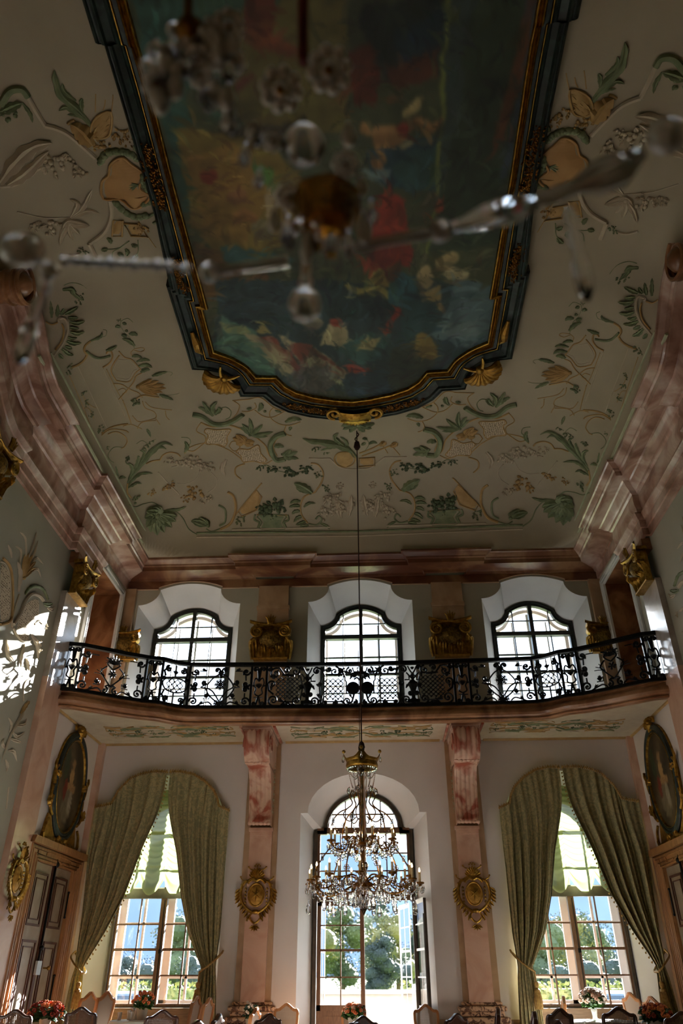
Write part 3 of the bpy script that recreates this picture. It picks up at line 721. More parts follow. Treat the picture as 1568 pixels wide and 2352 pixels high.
FRAME_IN = [(-2.36, -11.66), (-2.35, -10.94), (-2.37, -9.29), (-2.39, -8.09), (-2.35, -6.98), (-2.44, -6.98), (-2.44, -6.48), (-2.44, -6.0), (-2.24, -5.88), (-2.04, -5.74), (-1.89, -5.55), (-1.78, -5.31), (-1.4, -5.29), (-1.26, -5.03), (-1.07, -4.85), (-0.75, -4.7), (-0.33, -4.59), (0.09, -4.54)]
PAINT_E = [
('e', (176, 138, 92), (0.35, -9.95, 0.1, 0.0, -0.01, 0.1)),
('e', (166, 130, 88), (0.65, -9.86, 0.23, 0.04, -0.02, 0.11)),
('e', (160, 124, 84), (1.14, -10.0, 0.23, -0.07, 0.03, 0.08)),
('e', (164, 128, 86), (0.54, -9.65, 0.05, 0.17, -0.04, 0.01)),
('e', (158, 122, 84), (0.49, -9.46, 0.08, 0.05, -0.02, 0.05)),
('e', (184, 168, 118), (0.97, -10.21, 0.13, -0.14, 0.05, 0.05)),
('e', (150, 70, 56), (0.88, -9.93, 0.1, -0.02, 0.02, 0.07)),
('e', (120, 88, 60), (0.73, -10.35, 0.11, -0.03, 0.02, 0.06)),
('e', (170, 74, 62), (1.4, -8.76, 0.1, 0.01, 0.0, 0.12)),
('e', (104, 102, 94), (-0.72, -5.15, 0.47, -0.05, 0.01, 0.37)),
('e', (84, 86, 84), (-0.97, -5.12, 0.18, 0.01, -0.02, 0.24)),
('e', (122, 122, 114), (-0.54, -5.26, 0.16, 0.01, -0.02, 0.17)),
('e', (160, 80, 66), (-0.23, -6.57, 0.11, 0.0, 0.0, 0.12)),
('e', (134, 128, 110), (-0.63, -6.59, 0.19, 0.01, -0.02, 0.16)),
('e', (168, 152, 110), (1.62, -7.77, 0.2, -0.04, 0.06, 0.16)),
('e', (176, 160, 120), (1.3, -7.44, 0.13, 0.01, 0.01, 0.2)),
('e', (180, 170, 132), (1.78, -7.5, 0.19, 0.04, -0.02, 0.12)),
('e', (150, 132, 80), (0.53, -7.47, 0.19, 0.08, -0.06, 0.14)),
('e', (90, 66, 50), (0.77, -7.59, 0.15, 0.0, 0.0, 0.19)),
('e', (128, 112, 68), (1.38, -5.87, 0.18, -0.08, 0.1, 0.31)),
('e', (140, 104, 70), (-1.54, -9.07, 0.15, 0.01, -0.02, 0.13)),
('e', (126, 118, 88), (-1.25, -8.48, 0.15, 0.01, -0.02, 0.2)),
('e', (140, 66, 48), (-1.88, -9.37, 0.11, -0.02, 0.01, 0.08)),
('e', (150, 112, 70), (-1.48, -8.7, 0.21, -0.04, 0.02, 0.12)),
('e', (110, 60, 44), (-0.84, -11.38, 0.17, -0.02, -0.01, 0.29)),
('e', (128, 78, 54), (-0.78, -11.09, 0.29, 0.12, -0.07, 0.13)),
('e', (110, 66, 50), (-1.17, -10.64, 0.14, -0.16, 0.05, 0.05)),
]
PAINT = [
('p', (78, 84, 62), [(-2.37, -11.81), (2.46, -11.58), (2.7, -7.37), (2.74, -5.59), (0.08, -4.25), (-2.57, -5.84), (-2.42, -7.96)]),
('p', (62, 92, 80), [(-2.32, -11.81), (-1.39, -11.76), (-1.94, -10.4), (-1.94, -9.29), (-2.35, -8.59)]),
('p', (70, 98, 80), [(-1.63, -11.77), (-0.6, -11.72), (-1.03, -10.02), (-1.76, -10.17)]),
('p', (118, 110, 66), [(-1.15, -11.39), (0.19, -11.69), (0.13, -9.96), (-0.94, -9.83), (-1.44, -10.33)]),
('p', (128, 112, 62), [(-2.19, -10.07), (-0.92, -9.95), (-0.52, -9.22), (-0.88, -8.21), (-1.89, -7.85), (-2.28, -8.59)]),
('p', (146, 118, 66), [(-2.1, -9.69), (-1.41, -9.85), (-0.89, -9.24), (-1.55, -8.24), (-2.12, -8.43)]),
('p', (70, 62, 44), [(-1.79, -10.02), (-0.44, -10.16), (-0.34, -9.87), (-1.28, -9.93)]),
('p', (60, 72, 56), [(1.36, -11.63), (2.39, -11.59), (2.4, -8.06), (1.31, -7.86)]),
('p', (66, 78, 72), [(1.36, -11.63), (1.62, -11.62), (1.58, -9.89), (1.36, -8.71)]),
('p', (108, 74, 52), [(2.24, -11.59), (2.19, -10.8), (2.08, -9.56), (1.88, -9.25), (2.24, -9.68), (2.35, -10.64), (2.31, -11.41)]),
('p', (70, 82, 90), [(2.31, -11.41), (2.35, -10.64), (2.26, -9.09), (2.38, -9.09), (2.42, -11.41)]),
('p', (44, 52, 46), [(0.34, -11.41), (1.36, -11.63), (1.37, -10.63), (0.7, -10.5), (0.43, -10.93)]),
('p', (40, 56, 62), [(0.69, -11.21), (1.35, -11.37), (1.34, -10.79), (0.86, -10.76)]),
('p', (96, 52, 38), [(0.17, -10.99), (0.43, -11.05), (0.59, -10.62), (0.48, -10.35), (0.25, -10.3), (0.13, -10.69)]),
('p', (92, 58, 44), [(0.59, -10.77), (1.27, -10.94), (1.3, -10.58), (0.7, -10.5)]),
('p', (52, 76, 84), [(0.35, -9.71), (1.32, -9.84), (1.37, -9.0), (0.72, -9.03), (0.41, -9.32)]),
('p', (66, 96, 92), [(0.71, -9.43), (1.32, -9.72), (1.35, -9.07), (0.91, -9.02)]),
('p', (120, 140, 138), [(0.23, -9.39), (0.71, -9.4), (0.74, -9.27), (0.41, -9.3)]),
('p', (158, 150, 112), [(0.74, -9.72), (1.03, -9.77), (1.02, -9.66), (0.86, -9.63)]),
('p', (150, 66, 52), [(0.54, -8.95), (0.91, -8.87), (1.05, -7.79), (0.3, -7.64), (0.45, -8.61)]),
('p', (128, 56, 46), [(0.39, -8.15), (1.06, -8.04), (1.04, -7.71), (0.39, -7.61)]),
('p', (126, 136, 78), [(1.32, -11.63), (1.38, -11.63), (1.38, -8.79), (1.33, -7.86), (1.28, -7.87), (1.33, -8.79)]),
('p', (104, 82, 52), [(-2.35, -8.28), (-1.19, -7.9), (-1.44, -7.11), (-2.4, -7.07)]),
('p', (58, 74, 76), [(-2.08, -7.6), (-0.11, -7.42), (1.15, -7.51), (2.56, -6.92), (2.63, -5.81), (0.77, -4.54), (-1.72, -5.1), (-2.43, -6.05)]),
('p', (44, 60, 60), [(-0.67, -7.53), (1.09, -7.27), (1.04, -6.71), (-0.3, -6.58)]),
('p', (150, 140, 84), [(-0.04, -7.37), (1.1, -7.2), (1.03, -7.0), (0.02, -7.21)]),
('p', (96, 118, 120), [(1.86, -7.41), (2.69, -7.1), (2.68, -5.81), (1.93, -5.84), (1.44, -6.19)]),
('p', (112, 130, 130), [(1.5, -6.44), (2.1, -6.48), (2.36, -6.14), (1.83, -6.06)]),
('p', (96, 128, 112), [(-2.14, -6.86), (-1.61, -6.43), (-1.37, -5.2), (-1.77, -5.32), (-2.11, -5.7), (-2.39, -5.94)]),
('p', (168, 160, 128), [(-1.84, -6.4), (-1.54, -6.33), (-0.87, -5.27), (-1.2, -5.22)]),
('p', (128, 78, 66), [(-1.54, -6.37), (-1.39, -6.32), (-0.86, -5.41), (-0.95, -5.3)]),
('p', (168, 160, 128), [(-1.31, -6.32), (-0.95, -6.14), (-0.3, -5.27), (-0.64, -5.05)]),
('p', (132, 80, 68), [(-0.95, -6.14), (-0.65, -5.97), (-0.92, -5.65), (-1.12, -5.99)]),
('p', (172, 162, 130), [(-0.65, -5.97), (-0.05, -5.26), (-0.23, -5.0), (-0.61, -5.52)]),
('p', (120, 72, 62), [(-0.8, -6.03), (-0.13, -5.38), (-0.05, -5.24), (-0.52, -5.63)]),
('p', (140, 150, 110), [(-2.25, -6.67), (-1.8, -6.63), (-1.69, -6.39), (-2.15, -6.41)]),
('p', (160, 150, 100), [(-1.61, -6.43), (-1.46, -6.65), (-1.35, -6.37)]),
('p', (150, 64, 50), [(1.02, -7.45), (1.1, -7.39), (0.71, -6.17), (0.54, -6.12)]),
('p', (158, 74, 60), [(-0.05, -5.43), (0.36, -5.44), (0.28, -5.0), (-0.06, -5.16)]),
('p', (186, 176, 138), [(-0.37, -6.5), (-0.04, -6.52), (-0.05, -6.05), (-0.5, -5.96)]),
('p', (74, 106, 100), [(-0.26, -5.95), (0.37, -6.34), (0.75, -6.22), (0.44, -5.58), (-0.12, -5.5)]),
('p', (172, 164, 120), [(0.21, -6.14), (0.52, -6.23), (0.36, -5.81), (0.06, -5.87)]),
('p', (60, 96, 100), [(0.73, -7.72), (1.16, -7.45), (1.04, -6.71), (0.67, -7.01)]),
('p', (168, 150, 104), [(1.17, -7.17), (1.59, -7.25), (1.56, -6.68), (1.26, -6.8)]),
('p', (58, 84, 84), [(0.89, -7.0), (1.47, -6.88), (1.51, -6.29), (0.98, -6.0)]),
('p', (66, 72, 60), [(0.75, -5.9), (1.61, -5.97), (1.35, -4.7), (0.6, -4.61)]),
('p', (54, 70, 80), [(-0.14, -5.26), (0.6, -5.34), (0.77, -4.67), (-0.08, -4.62)]),
('p', (186, 170, 136), [(-1.07, -9.32), (-0.87, -9.17), (-0.98, -8.9), (-0.92, -8.53), (-1.14, -8.69), (-1.13, -9.05)]),
('p', (92, 130, 70), [(-1.22, -9.52), (-0.95, -9.54), (-1.02, -9.21), (-1.21, -9.19)]),
('p', (70, 104, 100), [(-1.95, -8.26), (-0.77, -7.96), (-0.93, -7.72), (-1.89, -7.85)]),
('p', (150, 156, 128), [(-1.18, -7.98), (-0.91, -7.97), (-0.88, -7.54), (-1.14, -7.73)]),
]
# ---------------------------------------------------------------- the setting
ZF = 0.17
ZT, ZC, XC, YC, RC, YB = 11.2, 9.84, 4.93, -0.6, 2.0, -22.6
def ceilz(X, Y):
    t = min(max((-6.9 - Y) / .9, 0), 1); t = t * t * (3 - 2 * t); u = min(max((Y + 12.9) / .6, 0), 1); ex = .6 * t * u
    a = max(RC - (XC + ex - abs(X)), 0); b = max(RC - (YC - Y), RC - (Y - YB), 0)
    e = min((a ** 6 + b ** 6) ** (1 / 6) / RC, 1)
    return ZC + (ZT - ZC) * math.sqrt(max(1 - e * e, 0))
def ceiln(X, Y):
    h = 0.01; gx = (ceilz(X + h, Y) - ceilz(X - h, Y)) / (2 * h); gy = (ceilz(X, Y + h) - ceilz(X, Y - h)) / (2 * h)
    return Vector((gx, gy, -1)).normalized()
def holed(mb, outer, holes, mp):
    polys = [[Vector((p[0], p[1], 0)) for p in L] for L in [outer] + holes]; flat = [p for L in polys for p in L]
    mb.add([mp(p.x, p.y) for p in flat], tessellate_polygon(polys))
def up_out(cx, b, z0, zs, a, za, top, n=8):
    L = [(cx - b, z0)] + [(cx - b + (b - a) * math.sin(PI / 2 * i / n), za - (za - zs) * math.cos(PI / 2 * i / n)) for i in range(n + 1)]
    L += [(cx + a * (-1 + 2 * i / 12), za + (top - za) * (1 - (-1 + 2 * i / 12) ** 2)) for i in range(1, 12)]
    return L + [(2 * cx - x, z) for (x, z) in reversed(L[:n + 2])]
def lo_out(cx, b, z0, zs, rx, rz, n=16):
    return [(cx - b, z0), (cx - b, zs)] + [(cx - rx * math.cos(PI * i / n), zs + rz * math.sin(PI * i / n)) for i in range(n + 1)] + [(cx + b, zs), (cx + b, z0)]
UPO = [up_out(c, 1.204, 6.5, 8.90, 0.723, 9.29, 9.44) for c in (-4, 0, 4)]
UPI = [up_out(c, 0.925, 6.5, 8.55, 0.568, 8.86, 9.07) for c in (-4, 0, 4)]
LOO = [lo_out(-3.93, 1.25, ZF, 4.286, 1.11, 0.76), lo_out(0, 1.247, ZF, 4.286, 1.11, 0.762), lo_out(3.93, 1.25, ZF, 4.286, 1.11, 0.76)]
LOI = [lo_out(-3.93, 0.97, ZF, 4.035, 0.8, 0.735), lo_out(-0.02, 0.99, ZF, 4.035, 0.8, 0.735), lo_out(3.93, 0.97, ZF, 4.035, 0.8, 0.735)]
YU, YL, YX = 0.7, 0.6, 1.05
b = MB(); holed(b, [(-5.53, ZF), (5.53, ZF), (5.53, 5.7), (-5.53, 5.7)], LOO, lambda u, v: (u, 0, v)); b.build('wall_far', 'wall_cream', smooth=False, kind='structure')
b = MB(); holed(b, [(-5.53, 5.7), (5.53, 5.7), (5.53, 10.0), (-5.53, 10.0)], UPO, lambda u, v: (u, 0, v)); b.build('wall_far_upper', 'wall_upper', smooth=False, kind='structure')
b = MB(); holed(b, [(-7, -0.2), (7, -0.2), (7, 12), (-7, 12)], LOI + UPI, lambda u, v: (u, YX, v)); b.build('wall_outside', 'parapet', smooth=False, kind='structure')
k = 1
for A, B, y in [(o, i, YU) for o, i in zip(UPO, UPI)] + [(o, i, YL) for o, i in zip(LOO, LOI)]:
    b = MB(); n = len(A); V = [(p[0], 0, p[1]) for p in A] + [(p[0], y, p[1]) for p in B] + [(p[0], YX, p[1]) for p in B]
    b.add(V, [(r * n + i, r * n + (i + 1) % n, (r + 1) * n + (i + 1) % n, (r + 1) * n + i) for r in (0, 1) for i in range(n)])
    b.build('trim_%d' % k, 'reveal_white', kind='structure', angle=25); k += 1
for s, nm in ((-1, 'left'), (1, 'right')):
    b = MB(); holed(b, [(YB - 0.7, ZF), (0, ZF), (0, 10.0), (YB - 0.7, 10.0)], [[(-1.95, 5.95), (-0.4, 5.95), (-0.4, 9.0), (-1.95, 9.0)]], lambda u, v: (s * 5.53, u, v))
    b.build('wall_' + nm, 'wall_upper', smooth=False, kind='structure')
    b = MB().add([(s * 5.526, y, z) for y, z in ((-2.6, ZF), (0, ZF), (0, 5.68), (-2.6, 5.68))], [(0, 1, 2, 3)]); b.build('wall_%s_lower' % nm, 'wall_cream', smooth=False, kind='structure')
    b = MB().box(min(s * 5.53, s * 6.3), max(s * 5.53, s * 6.3), -1.95, -0.4, 5.95, 9.0); b.f.pop(4 if s > 0 else 5)
    b.build('trim_%d' % k, 'marble_brown', smooth=False, kind='structure'); k += 1
MB().box(-5.6, 5.6, YB - 0.9, YB - 0.7, ZF, 11.4).build('wall_back', 'wall_upper', smooth=False, kind='structure')
MB().box(-5.6, 5.6, YB - 0.8, -8.0, ZF - 0.25, ZF).build('floor', 'parquet', smooth=False, kind='structure')  # unseen; kept dark so little sun bounces to the near ceiling
MB().box(-5.6, 5.6, -8.0, 1.05, ZF - 0.25, ZF).build('floor_bounce_strip', 'bounce_floor', smooth=False, kind='structure')  # unseen pale strip, added to bounce sunlight up into the far end
def edges(L):
    q = [RC * (1 - math.cos(PI / 2 * i / 26)) for i in range(27)]
    return q
q = edges(0); xs = [-5.6, -5.5, -5.4, -5.3, -5.2, -5.1, -5.0] + [-XC + d for d in q] + [-2.93 + 5.86 * i / 24 for i in range(1, 24)] + [XC - d for d in reversed(q)] + [5.0, 5.1, 5.2, 5.3, 5.4, 5.5, 5.6]
ys = [0.2] + [YC - d for d in q] + [YC - RC - (YC - YB - 2 * RC) * i / 50 for i in range(1, 50)] + [YB + d for d in reversed(q)] + [YB - 0.8]
b = MB(); n = len(xs); b.add([(x, y, ceilz(x, y)) for y in ys for x in xs], [(j * n + i, j * n + i + 1, (j + 1) * n + i + 1, (j + 1) * n + i) for j in range(len(ys) - 1) for i in range(n - 1)])
b.build('ceiling', 'ceiling_plaster', kind='structure', angle=80)
MB().box(-6.5, 6.5, YB - 1.2, 1.1, 11.6, 11.8).build('roof', 'parapet', smooth=False, kind='structure')
# entablature: short cornice over the gallery, full entablature on the side walls
PA = [(-0.02, 9.29), (0.03, 9.29), (0.03, 9.50), (0.07, 9.51), (0.09, 9.55), (0.13, 9.565), (0.45, 9.57), (0.46, 9.66), (0.49, 9.68), (0.50, 9.71), (0.55, 9.75), (0.58, 9.78), (0.61, 9.79), (0.61, 9.84), (-0.02, 9.84)]
P_ = [(0.07, 9.51), (0.09, 9.55)]
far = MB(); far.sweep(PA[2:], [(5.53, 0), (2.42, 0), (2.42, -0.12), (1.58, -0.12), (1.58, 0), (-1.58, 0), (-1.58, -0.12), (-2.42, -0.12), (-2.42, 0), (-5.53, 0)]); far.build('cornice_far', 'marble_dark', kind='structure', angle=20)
def frieze():               # marble band under the cornice, notched by the window arches
    L = [(-5.53, 9.29)]
    for c in (-4, 0, 4): L += [(c - 0.76, 9.29)] + [(c + 0.76 * (-1 + 2 * i / 12), 9.335 + 0.15 * (1 - (-1 + 2 * i / 12) ** 2)) for i in range(13)] + [(c + 0.76, 9.29)]
    return L + [(5.53, 9.29), (5.53, 9.505), (-5.53, 9.505)]
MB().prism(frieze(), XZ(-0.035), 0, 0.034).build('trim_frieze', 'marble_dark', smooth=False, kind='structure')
b = MB()
for c in (-4, 0, 4): b.tube([(c + 0.76 * (-1 + 2 * i / 16), -0.035, 9.335 + 0.15 * (1 - (-1 + 2 * i / 16) ** 2)) for i in range(17)], 0.014, 5)
for x0, x1 in ((-5.53, -4.76), (-3.24, -2.4), (-1.6, -0.76), (0.76, 1.6), (2.4, 3.24), (4.76, 5.53)): b.tube([(x0, -0.03, 9.29), (x1, -0.03, 9.29)], 0.016, 5)
b.build('trim_eyebrow', 'marble_tan', kind='structure')
PB = [(-0.02, 8.5), (0.05, 8.5), (0.05, 8.64), (0.075, 8.65), (0.075, 8.80), (0.10, 8.81), (0.13, 8.87), (0.15, 8.90), (0.15, 8.93), (0.07, 8.95), (0.07, 9.05), (0.10, 9.12), (0.11, 9.22), (0.09, 9.32), (0.09, 9.36), (0.13, 9.38), (0.15, 9.42), (0.21, 9.47), (0.26, 9.55), (0.29, 9.565), (0.45, 9.57), (0.46, 9.66), (0.49, 9.68), (0.50, 9.71), (0.55, 9.75), (0.58, 9.78), (0.61, 9.79), (0.61, 9.84), (-0.02, 9.84)]
for s, nm in ((-1, 'left'), (1, 'right')):
    def pth(L): return [(s * x,) + tuple(r) for x, *r in (L if s < 0 else reversed(L))]
    MB().sweep(PA, pth([(5.53, 0.0), (5.53, -2.3)])).build('cornice_%s_gallery' % nm, 'marble_red', kind='structure', angle=20)
    L = [(5.53, -2.19), (5.41, -2.19), (5.41, -4.02 + 0.6), (5.53, -4.02 + 0.6)]
    near = [(5.53, -6.2), (5.41, -6.2), (5.41, -6.6, 0.0), (5.41, -6.85, 0.08), (5.41, -7.1, 0.22), (5.41, -7.4, 0.45), (5.41, -7.7, 0.66), (5.41, -8.0, 0.78), (5.41, -8.3, 0.80)]
    MB().sweep(PB, pth(L + near)).build('cornice_%s' % nm, 'marble_red', kind='structure', angle=20)
    vol = MB(); sp = spiral(0, 0, 0.34, PI * 0.5, 1.75, 40, 0.15)
    vol.sheet(lambda u, v: (s * (5.5 - 0.72 * v), -8.3 - sp[int(u * 40)][0], 10.28 + sp[int(u * 40)][1]), 41, 2)
    for xx in (4.78, 4.86, 5.0): vol.tube([(s * xx, -8.3 - p[0], 10.28 + p[1]) for p in sp], 0.035, 6)
    for j in range(6): vol.ball((s * (4.85 + .12 * j), -8.3, 10.28), 0.2, 10, 6)
    vol.build('cornice_%s_volute' % nm, 'marble_brown', kind='structure')
    MB().sweep(PB, pth([(5.41, -12.2, 0.5), (5.41, -12.6, 0.2), (5.41, -13, 0), (5.53, -13.6), (5.53, YB - 0.6)])).build('cornice_%s_near' % nm, 'marble_red', kind='structure', angle=20)
    b = MB().box(*sorted((s * 5.53, s * 5.40)), -12.4, -7.3, 8.55, 10.95); b.build('trim_attic_' + nm, 'marble_brown', smooth=False, kind='structure')
    # cove base moulding above the cornice
    b = MB().tube([(s * 4.915, -0.7, 9.9), (s * 4.915, -7.2, 9.9)], 0.03, 6).tube([(s * 4.86, -0.75, 10.16), (s * 4.86, -7.0, 10.16)], 0.02, 6); b.build('trim_cove_' + nm, 'stucco_pale', kind='structure')
    # giant pilasters on the side walls
    for y0, y1 in ((-3.35, -2.6), (-7.2, -6.45)):
        pl = thing('pilaster', (s * 5.47, (y0 + y1) / 2, ZF), 'pink and grey marble giant pilaster on the %s wall, %s' % (nm, 'beside the railing end' if y0 > -4 else 'nearer the camera'), 'pilaster')
        b = MB().box(*sorted((s * 5.53, s * 5.42)), y0, y1, ZF, 6.0); b.build('lower_shaft', 'marble_pink', pl, smooth=False)
        b = MB().box(*sorted((s * 5.53, s * 5.42)), y0, y1, 6.0, 7.66); b.build('upper_shaft', 'marble_sky_sheen', pl, smooth=False)  # pink shaft paled to grey: the sky's reflection is put into the colour
        b = MB().box(*sorted((s * 5.53, s * 5.36)), y0 + .04, y1 - .04, 8.28, 8.52); b.build('entablature_block', 'marble_brown', pl, smooth=False)
    # moulded white frame of the gallery niche and its marble panel
    b = MB(); A = [(-2.12, 5.95), (-2.12, 9.17), (-0.2, 9.17), (-0.2, 5.95)]; B = [(-1.95, 5.95), (-1.95, 9.0), (-0.4, 9.0), (-0.4, 5.95)]
    mp = lambda u, v, w: (s * (5.53 - w), u, v)
    b.ring(A, B, mp, 0, 0.05)
    for t in (0.25, 0.75): b.tube([mp(A[i][0] * (1 - t) + B[i][0] * t, A[i][1] * (1 - t) + B[i][1] * t, 0.05) for i in range(4)], 0.02, 6)
    b.tube([mp(*p, 0.055) for p in ((-1.6, 9.08), (-0.75, 9.08))], 0.025, 6); b.build('trim_niche_' + nm, 'reveal_white', kind='structure', angle=30)
    b = MB().box(*sorted((s * 6.3, s * 6.22)), -1.8, -0.55, 6.0, 8.85); b.build('trim_panel_' + nm, 'marble_brown', smooth=False, kind='structure')
    b = MB().box(*sorted((s * 6.22, s * 6.18)), -1.55, -0.8, 6.2, 8.6); b.build('trim_tablet_' + nm, 'ebony', smooth=False, kind='structure')
    MB().box(*sorted((s * 5.53, s * 5.40)), -0.14, 0.0, ZF, 5.68).build('trim_corner_' + nm, 'marble_pink', smooth=False, kind='structure')
    MB().box(*sorted((s * 5.53, s * 5.27)), -0.10, 0.0, 5.95, 9.29).build('trim_quarter_' + nm, 'marble_tan', smooth=False, kind='structure')
    MB().box(*sorted((s * 5.53, s * 5.49)), YB, -2.62, ZF, 0.88).build('baseboard_' + nm, 'wood_panel', smooth=False, kind='structure')
for i, (x0, x1) in enumerate(((-5.5, -5.2), (-2.66, -2.4), (-1.62, -1.25), (1.25, 1.62), (2.4, 2.66), (5.2, 5.5))):
    MB().box(x0, x1, -0.05, 0, ZF, 0.86).box(x0, x1, -0.07, 0, 0.86, 0.9).build('baseboard_far_%d' % i, 'wood_panel', smooth=False, kind='structure')
# far-wall pilasters: broad strip, raised shaft, necking block and veined base
for s, nm in ((-1, 'left'), (1, 'right')):
    pl = thing('pilaster', (s * 2.02, -0.05, ZF), 'pink marble pilaster with a veined base %s of the french door' % nm, 'pilaster')
    b = MB().box(*sorted((s * 1.69, s * 2.34)), -0.05, 0, 1.15, 5.68); b.build('backing_strip', 'marble_tan', pl, smooth=False)
    b = MB().box(*sorted((s * 1.79, s * 2.22)), -0.11, -0.05, 1.15, 3.86); b.build('shaft', 'marble_pink', pl, smooth=False)
    b = MB().box(*sorted((s * 1.77, s * 2.24)), -0.16, -0.05, 3.94, 4.0).box(*sorted((s * 1.79, s * 2.22)), -0.13, -0.05, 3.86, 3.94); b.build('neck_moulding', 'marble_pink', pl, smooth=False)
    b = MB(); c = s * 2.005
    for hw, d, z0, z1 in ((0.36, 0.12, 1.10, 1.16), (0.42, 0.2, 1.02, 1.10), (0.38, 0.15, 0.94, 1.02), (0.46, 0.24, 0.84, 0.94), (0.5, 0.28, ZF, 0.84)): b.box(c - hw, c + hw, -d, 0, z0, z1)
    o = b.build('base', 'marble_breccia', pl, smooth=False); m = o.modifiers.new('b', 'BEVEL'); m.width = 0.03; m.segments = 3
    pl = thing('pilaster', (c, -0.05, 5.95), 'brown marble pilaster behind the gilded capital, %s of the middle gallery window' % nm, 'pilaster')
    MB().box(c - 0.36, c + 0.36, -0.08, 0, 5.95, 8.70).build('shaft', 'marble_tan', pl, smooth=False)
    b = MB().box(c - 0.35, c + 0.35, -0.1, 0, 8.75, 9.29).box(c - 0.38, c + 0.38, -0.12, 0, 8.70, 8.78); b.build('entablature_block', 'marble_tan', pl, smooth=False)
# balcony
PATH = [(-5.45, -2.75), (-5.19, -2.68), (-4.85, -2.45), (-4.5, -2.2), (-4.14, -1.99), (-3.85, -1.88), (-3.72, -1.76), (-3.58, -1.64), (-3.38, -1.56), (-3.0, -1.53), (-2.15, -1.50), (-1.85, -1.49), (-0.9, -1.45), (0, -1.43)]
PATH = PATH + [(-x, y) for x, y in reversed(PATH[:-1])]
FULL = [(-5.53, -2.78)] + PATH + [(5.53, -2.78)]
bal = thing('balcony', (0, -1.0, 5.66), 'curved balcony with a brown marble edge across the far wall', 'balcony')
b = MB(); n = len(FULL)
b.add([(x, y + 0.06, z) for z in (5.68, 5.94) for x, y in FULL] + [(x, 0, z) for z in (5.68, 5.94) for x, y in FULL], [(i, i + 1, 2 * n + i + 1, 2 * n + i) for i in range(n - 1)] + [(n + i, 3 * n + i, 3 * n + i + 1, n + i + 1) for i in range(n - 1)])
b.build('slab', 'stucco_cream', bal, smooth=False)
PF = [(-0.12, 5.655), (0.0, 5.655), (0.015, 5.67), (0.015, 5.69), (-0.005, 5.70), (0.02, 5.715), (0.055, 5.735), (0.075, 5.775), (0.07, 5.82), (0.045, 5.855), (0.0, 5.87), (-0.005, 5.92), (0.01, 5.925), (0.01, 5.955), (-0.12, 5.955)]
FR = list(reversed([(x, y + 0.04) for x, y in FULL]))
MB().sweep(PF, FR).build('fascia', 'marble_brown', bal, angle=30)
b = MB()
for d, r_ in ((0.12, 0.014), (0.17, 0.009)): b.tube([(x * (1 - d * 0.02), y + d + 0.06, 5.678) for x, y in PATH], r_, 5)
for x0, x1 in ((-5.4, -2.5), (-1.6, 1.6), (2.5, 5.4)): b.tube([(x0, -0.08, 5.678), (x1, -0.08, 5.678)], 0.016, 5).tube([(x0, -0.03, 5.672), (x1, -0.03, 5.672)], 0.03, 5)
for s in (-1, 1): b.tube([(s * 5.49, -2.6, 5.672), (s * 5.49, -0.05, 5.672)], 0.03, 5)
b.build('soffit_moulding', 'stucco_ochre', bal)
# ---------------------------------------------------------------- windows and the french door
def pane(name, poly, y, root): MB().prism(poly, XZ(y), 0, 0.004).build(name, 'pane_glass', root, smooth=False)
for i, c in enumerate((-4, 0, 4)):
    w = struct_root('window_%d' % (i + 1), (c, YU, 6.5)); A = UPI[i]; B = offset_poly(A, 0.085); I = offset_poly(A, 0.03)
    MB().ring(A, B, XZ(YU - 0.06), 0, 0.12).ring(offset_poly(A, -0.01), I, XZ(YU - 0.09), 0, 0.05).build('frame', 'frame_green', w, angle=30)
    b = MB().box(c - 0.045, c + 0.045, YU - 0.08, YU + 0.05, 6.5, 9.05).box(c - 0.9, c + 0.9, YU - 0.09, YU + 0.05, 8.225, 8.325).box(c - 0.86, c + 0.86, YU - 0.06, YU + 0.03, 6.5, 6.62)
    b.box(c - 0.86, c + 0.86, YU - 0.04, YU + 0.02, 7.345, 7.40); b.build('mullion', 'frame_green', w, smooth=False)
    b = MB()
    for x in (-0.42, 0.42): b.box(c + x - 0.012, c + x + 0.012, YU - 0.02, YU + 0.02, 6.55, 8.9)
    for z in (8.62, 7.78, 6.94): b.box(c - 0.85, c + 0.85, YU - 0.02, YU + 0.02, z - 0.012, z + 0.012)
    b.build('glazing_bar', 'frame_green', w, smooth=False); pane('pane', offset_poly(A, 0.08), YU, w)
    D = offset_poly(A, 0.05); E_ = offset_poly(A, 0.13); b = MB().ring(D, E_, XZ(0.95), 0, 0.06)
    b.box(c - 0.05, c + 0.05, 0.95, 1.0, 6.5, 8.9).box(c - 0.85, c + 0.85, 0.95, 1.0, 8.33, 8.45)
    for x in (-0.4, 0.4): b.box(c + x - 0.015, c + x + 0.015, 0.96, 0.99, 6.5, 8.7)
    for z in (7.9, 7.2): b.box(c - 0.8, c + 0.8, 0.96, 0.99, z - 0.015, z + 0.015)
    b.build('storm_sash', 'outer_frame', w, smooth=False)
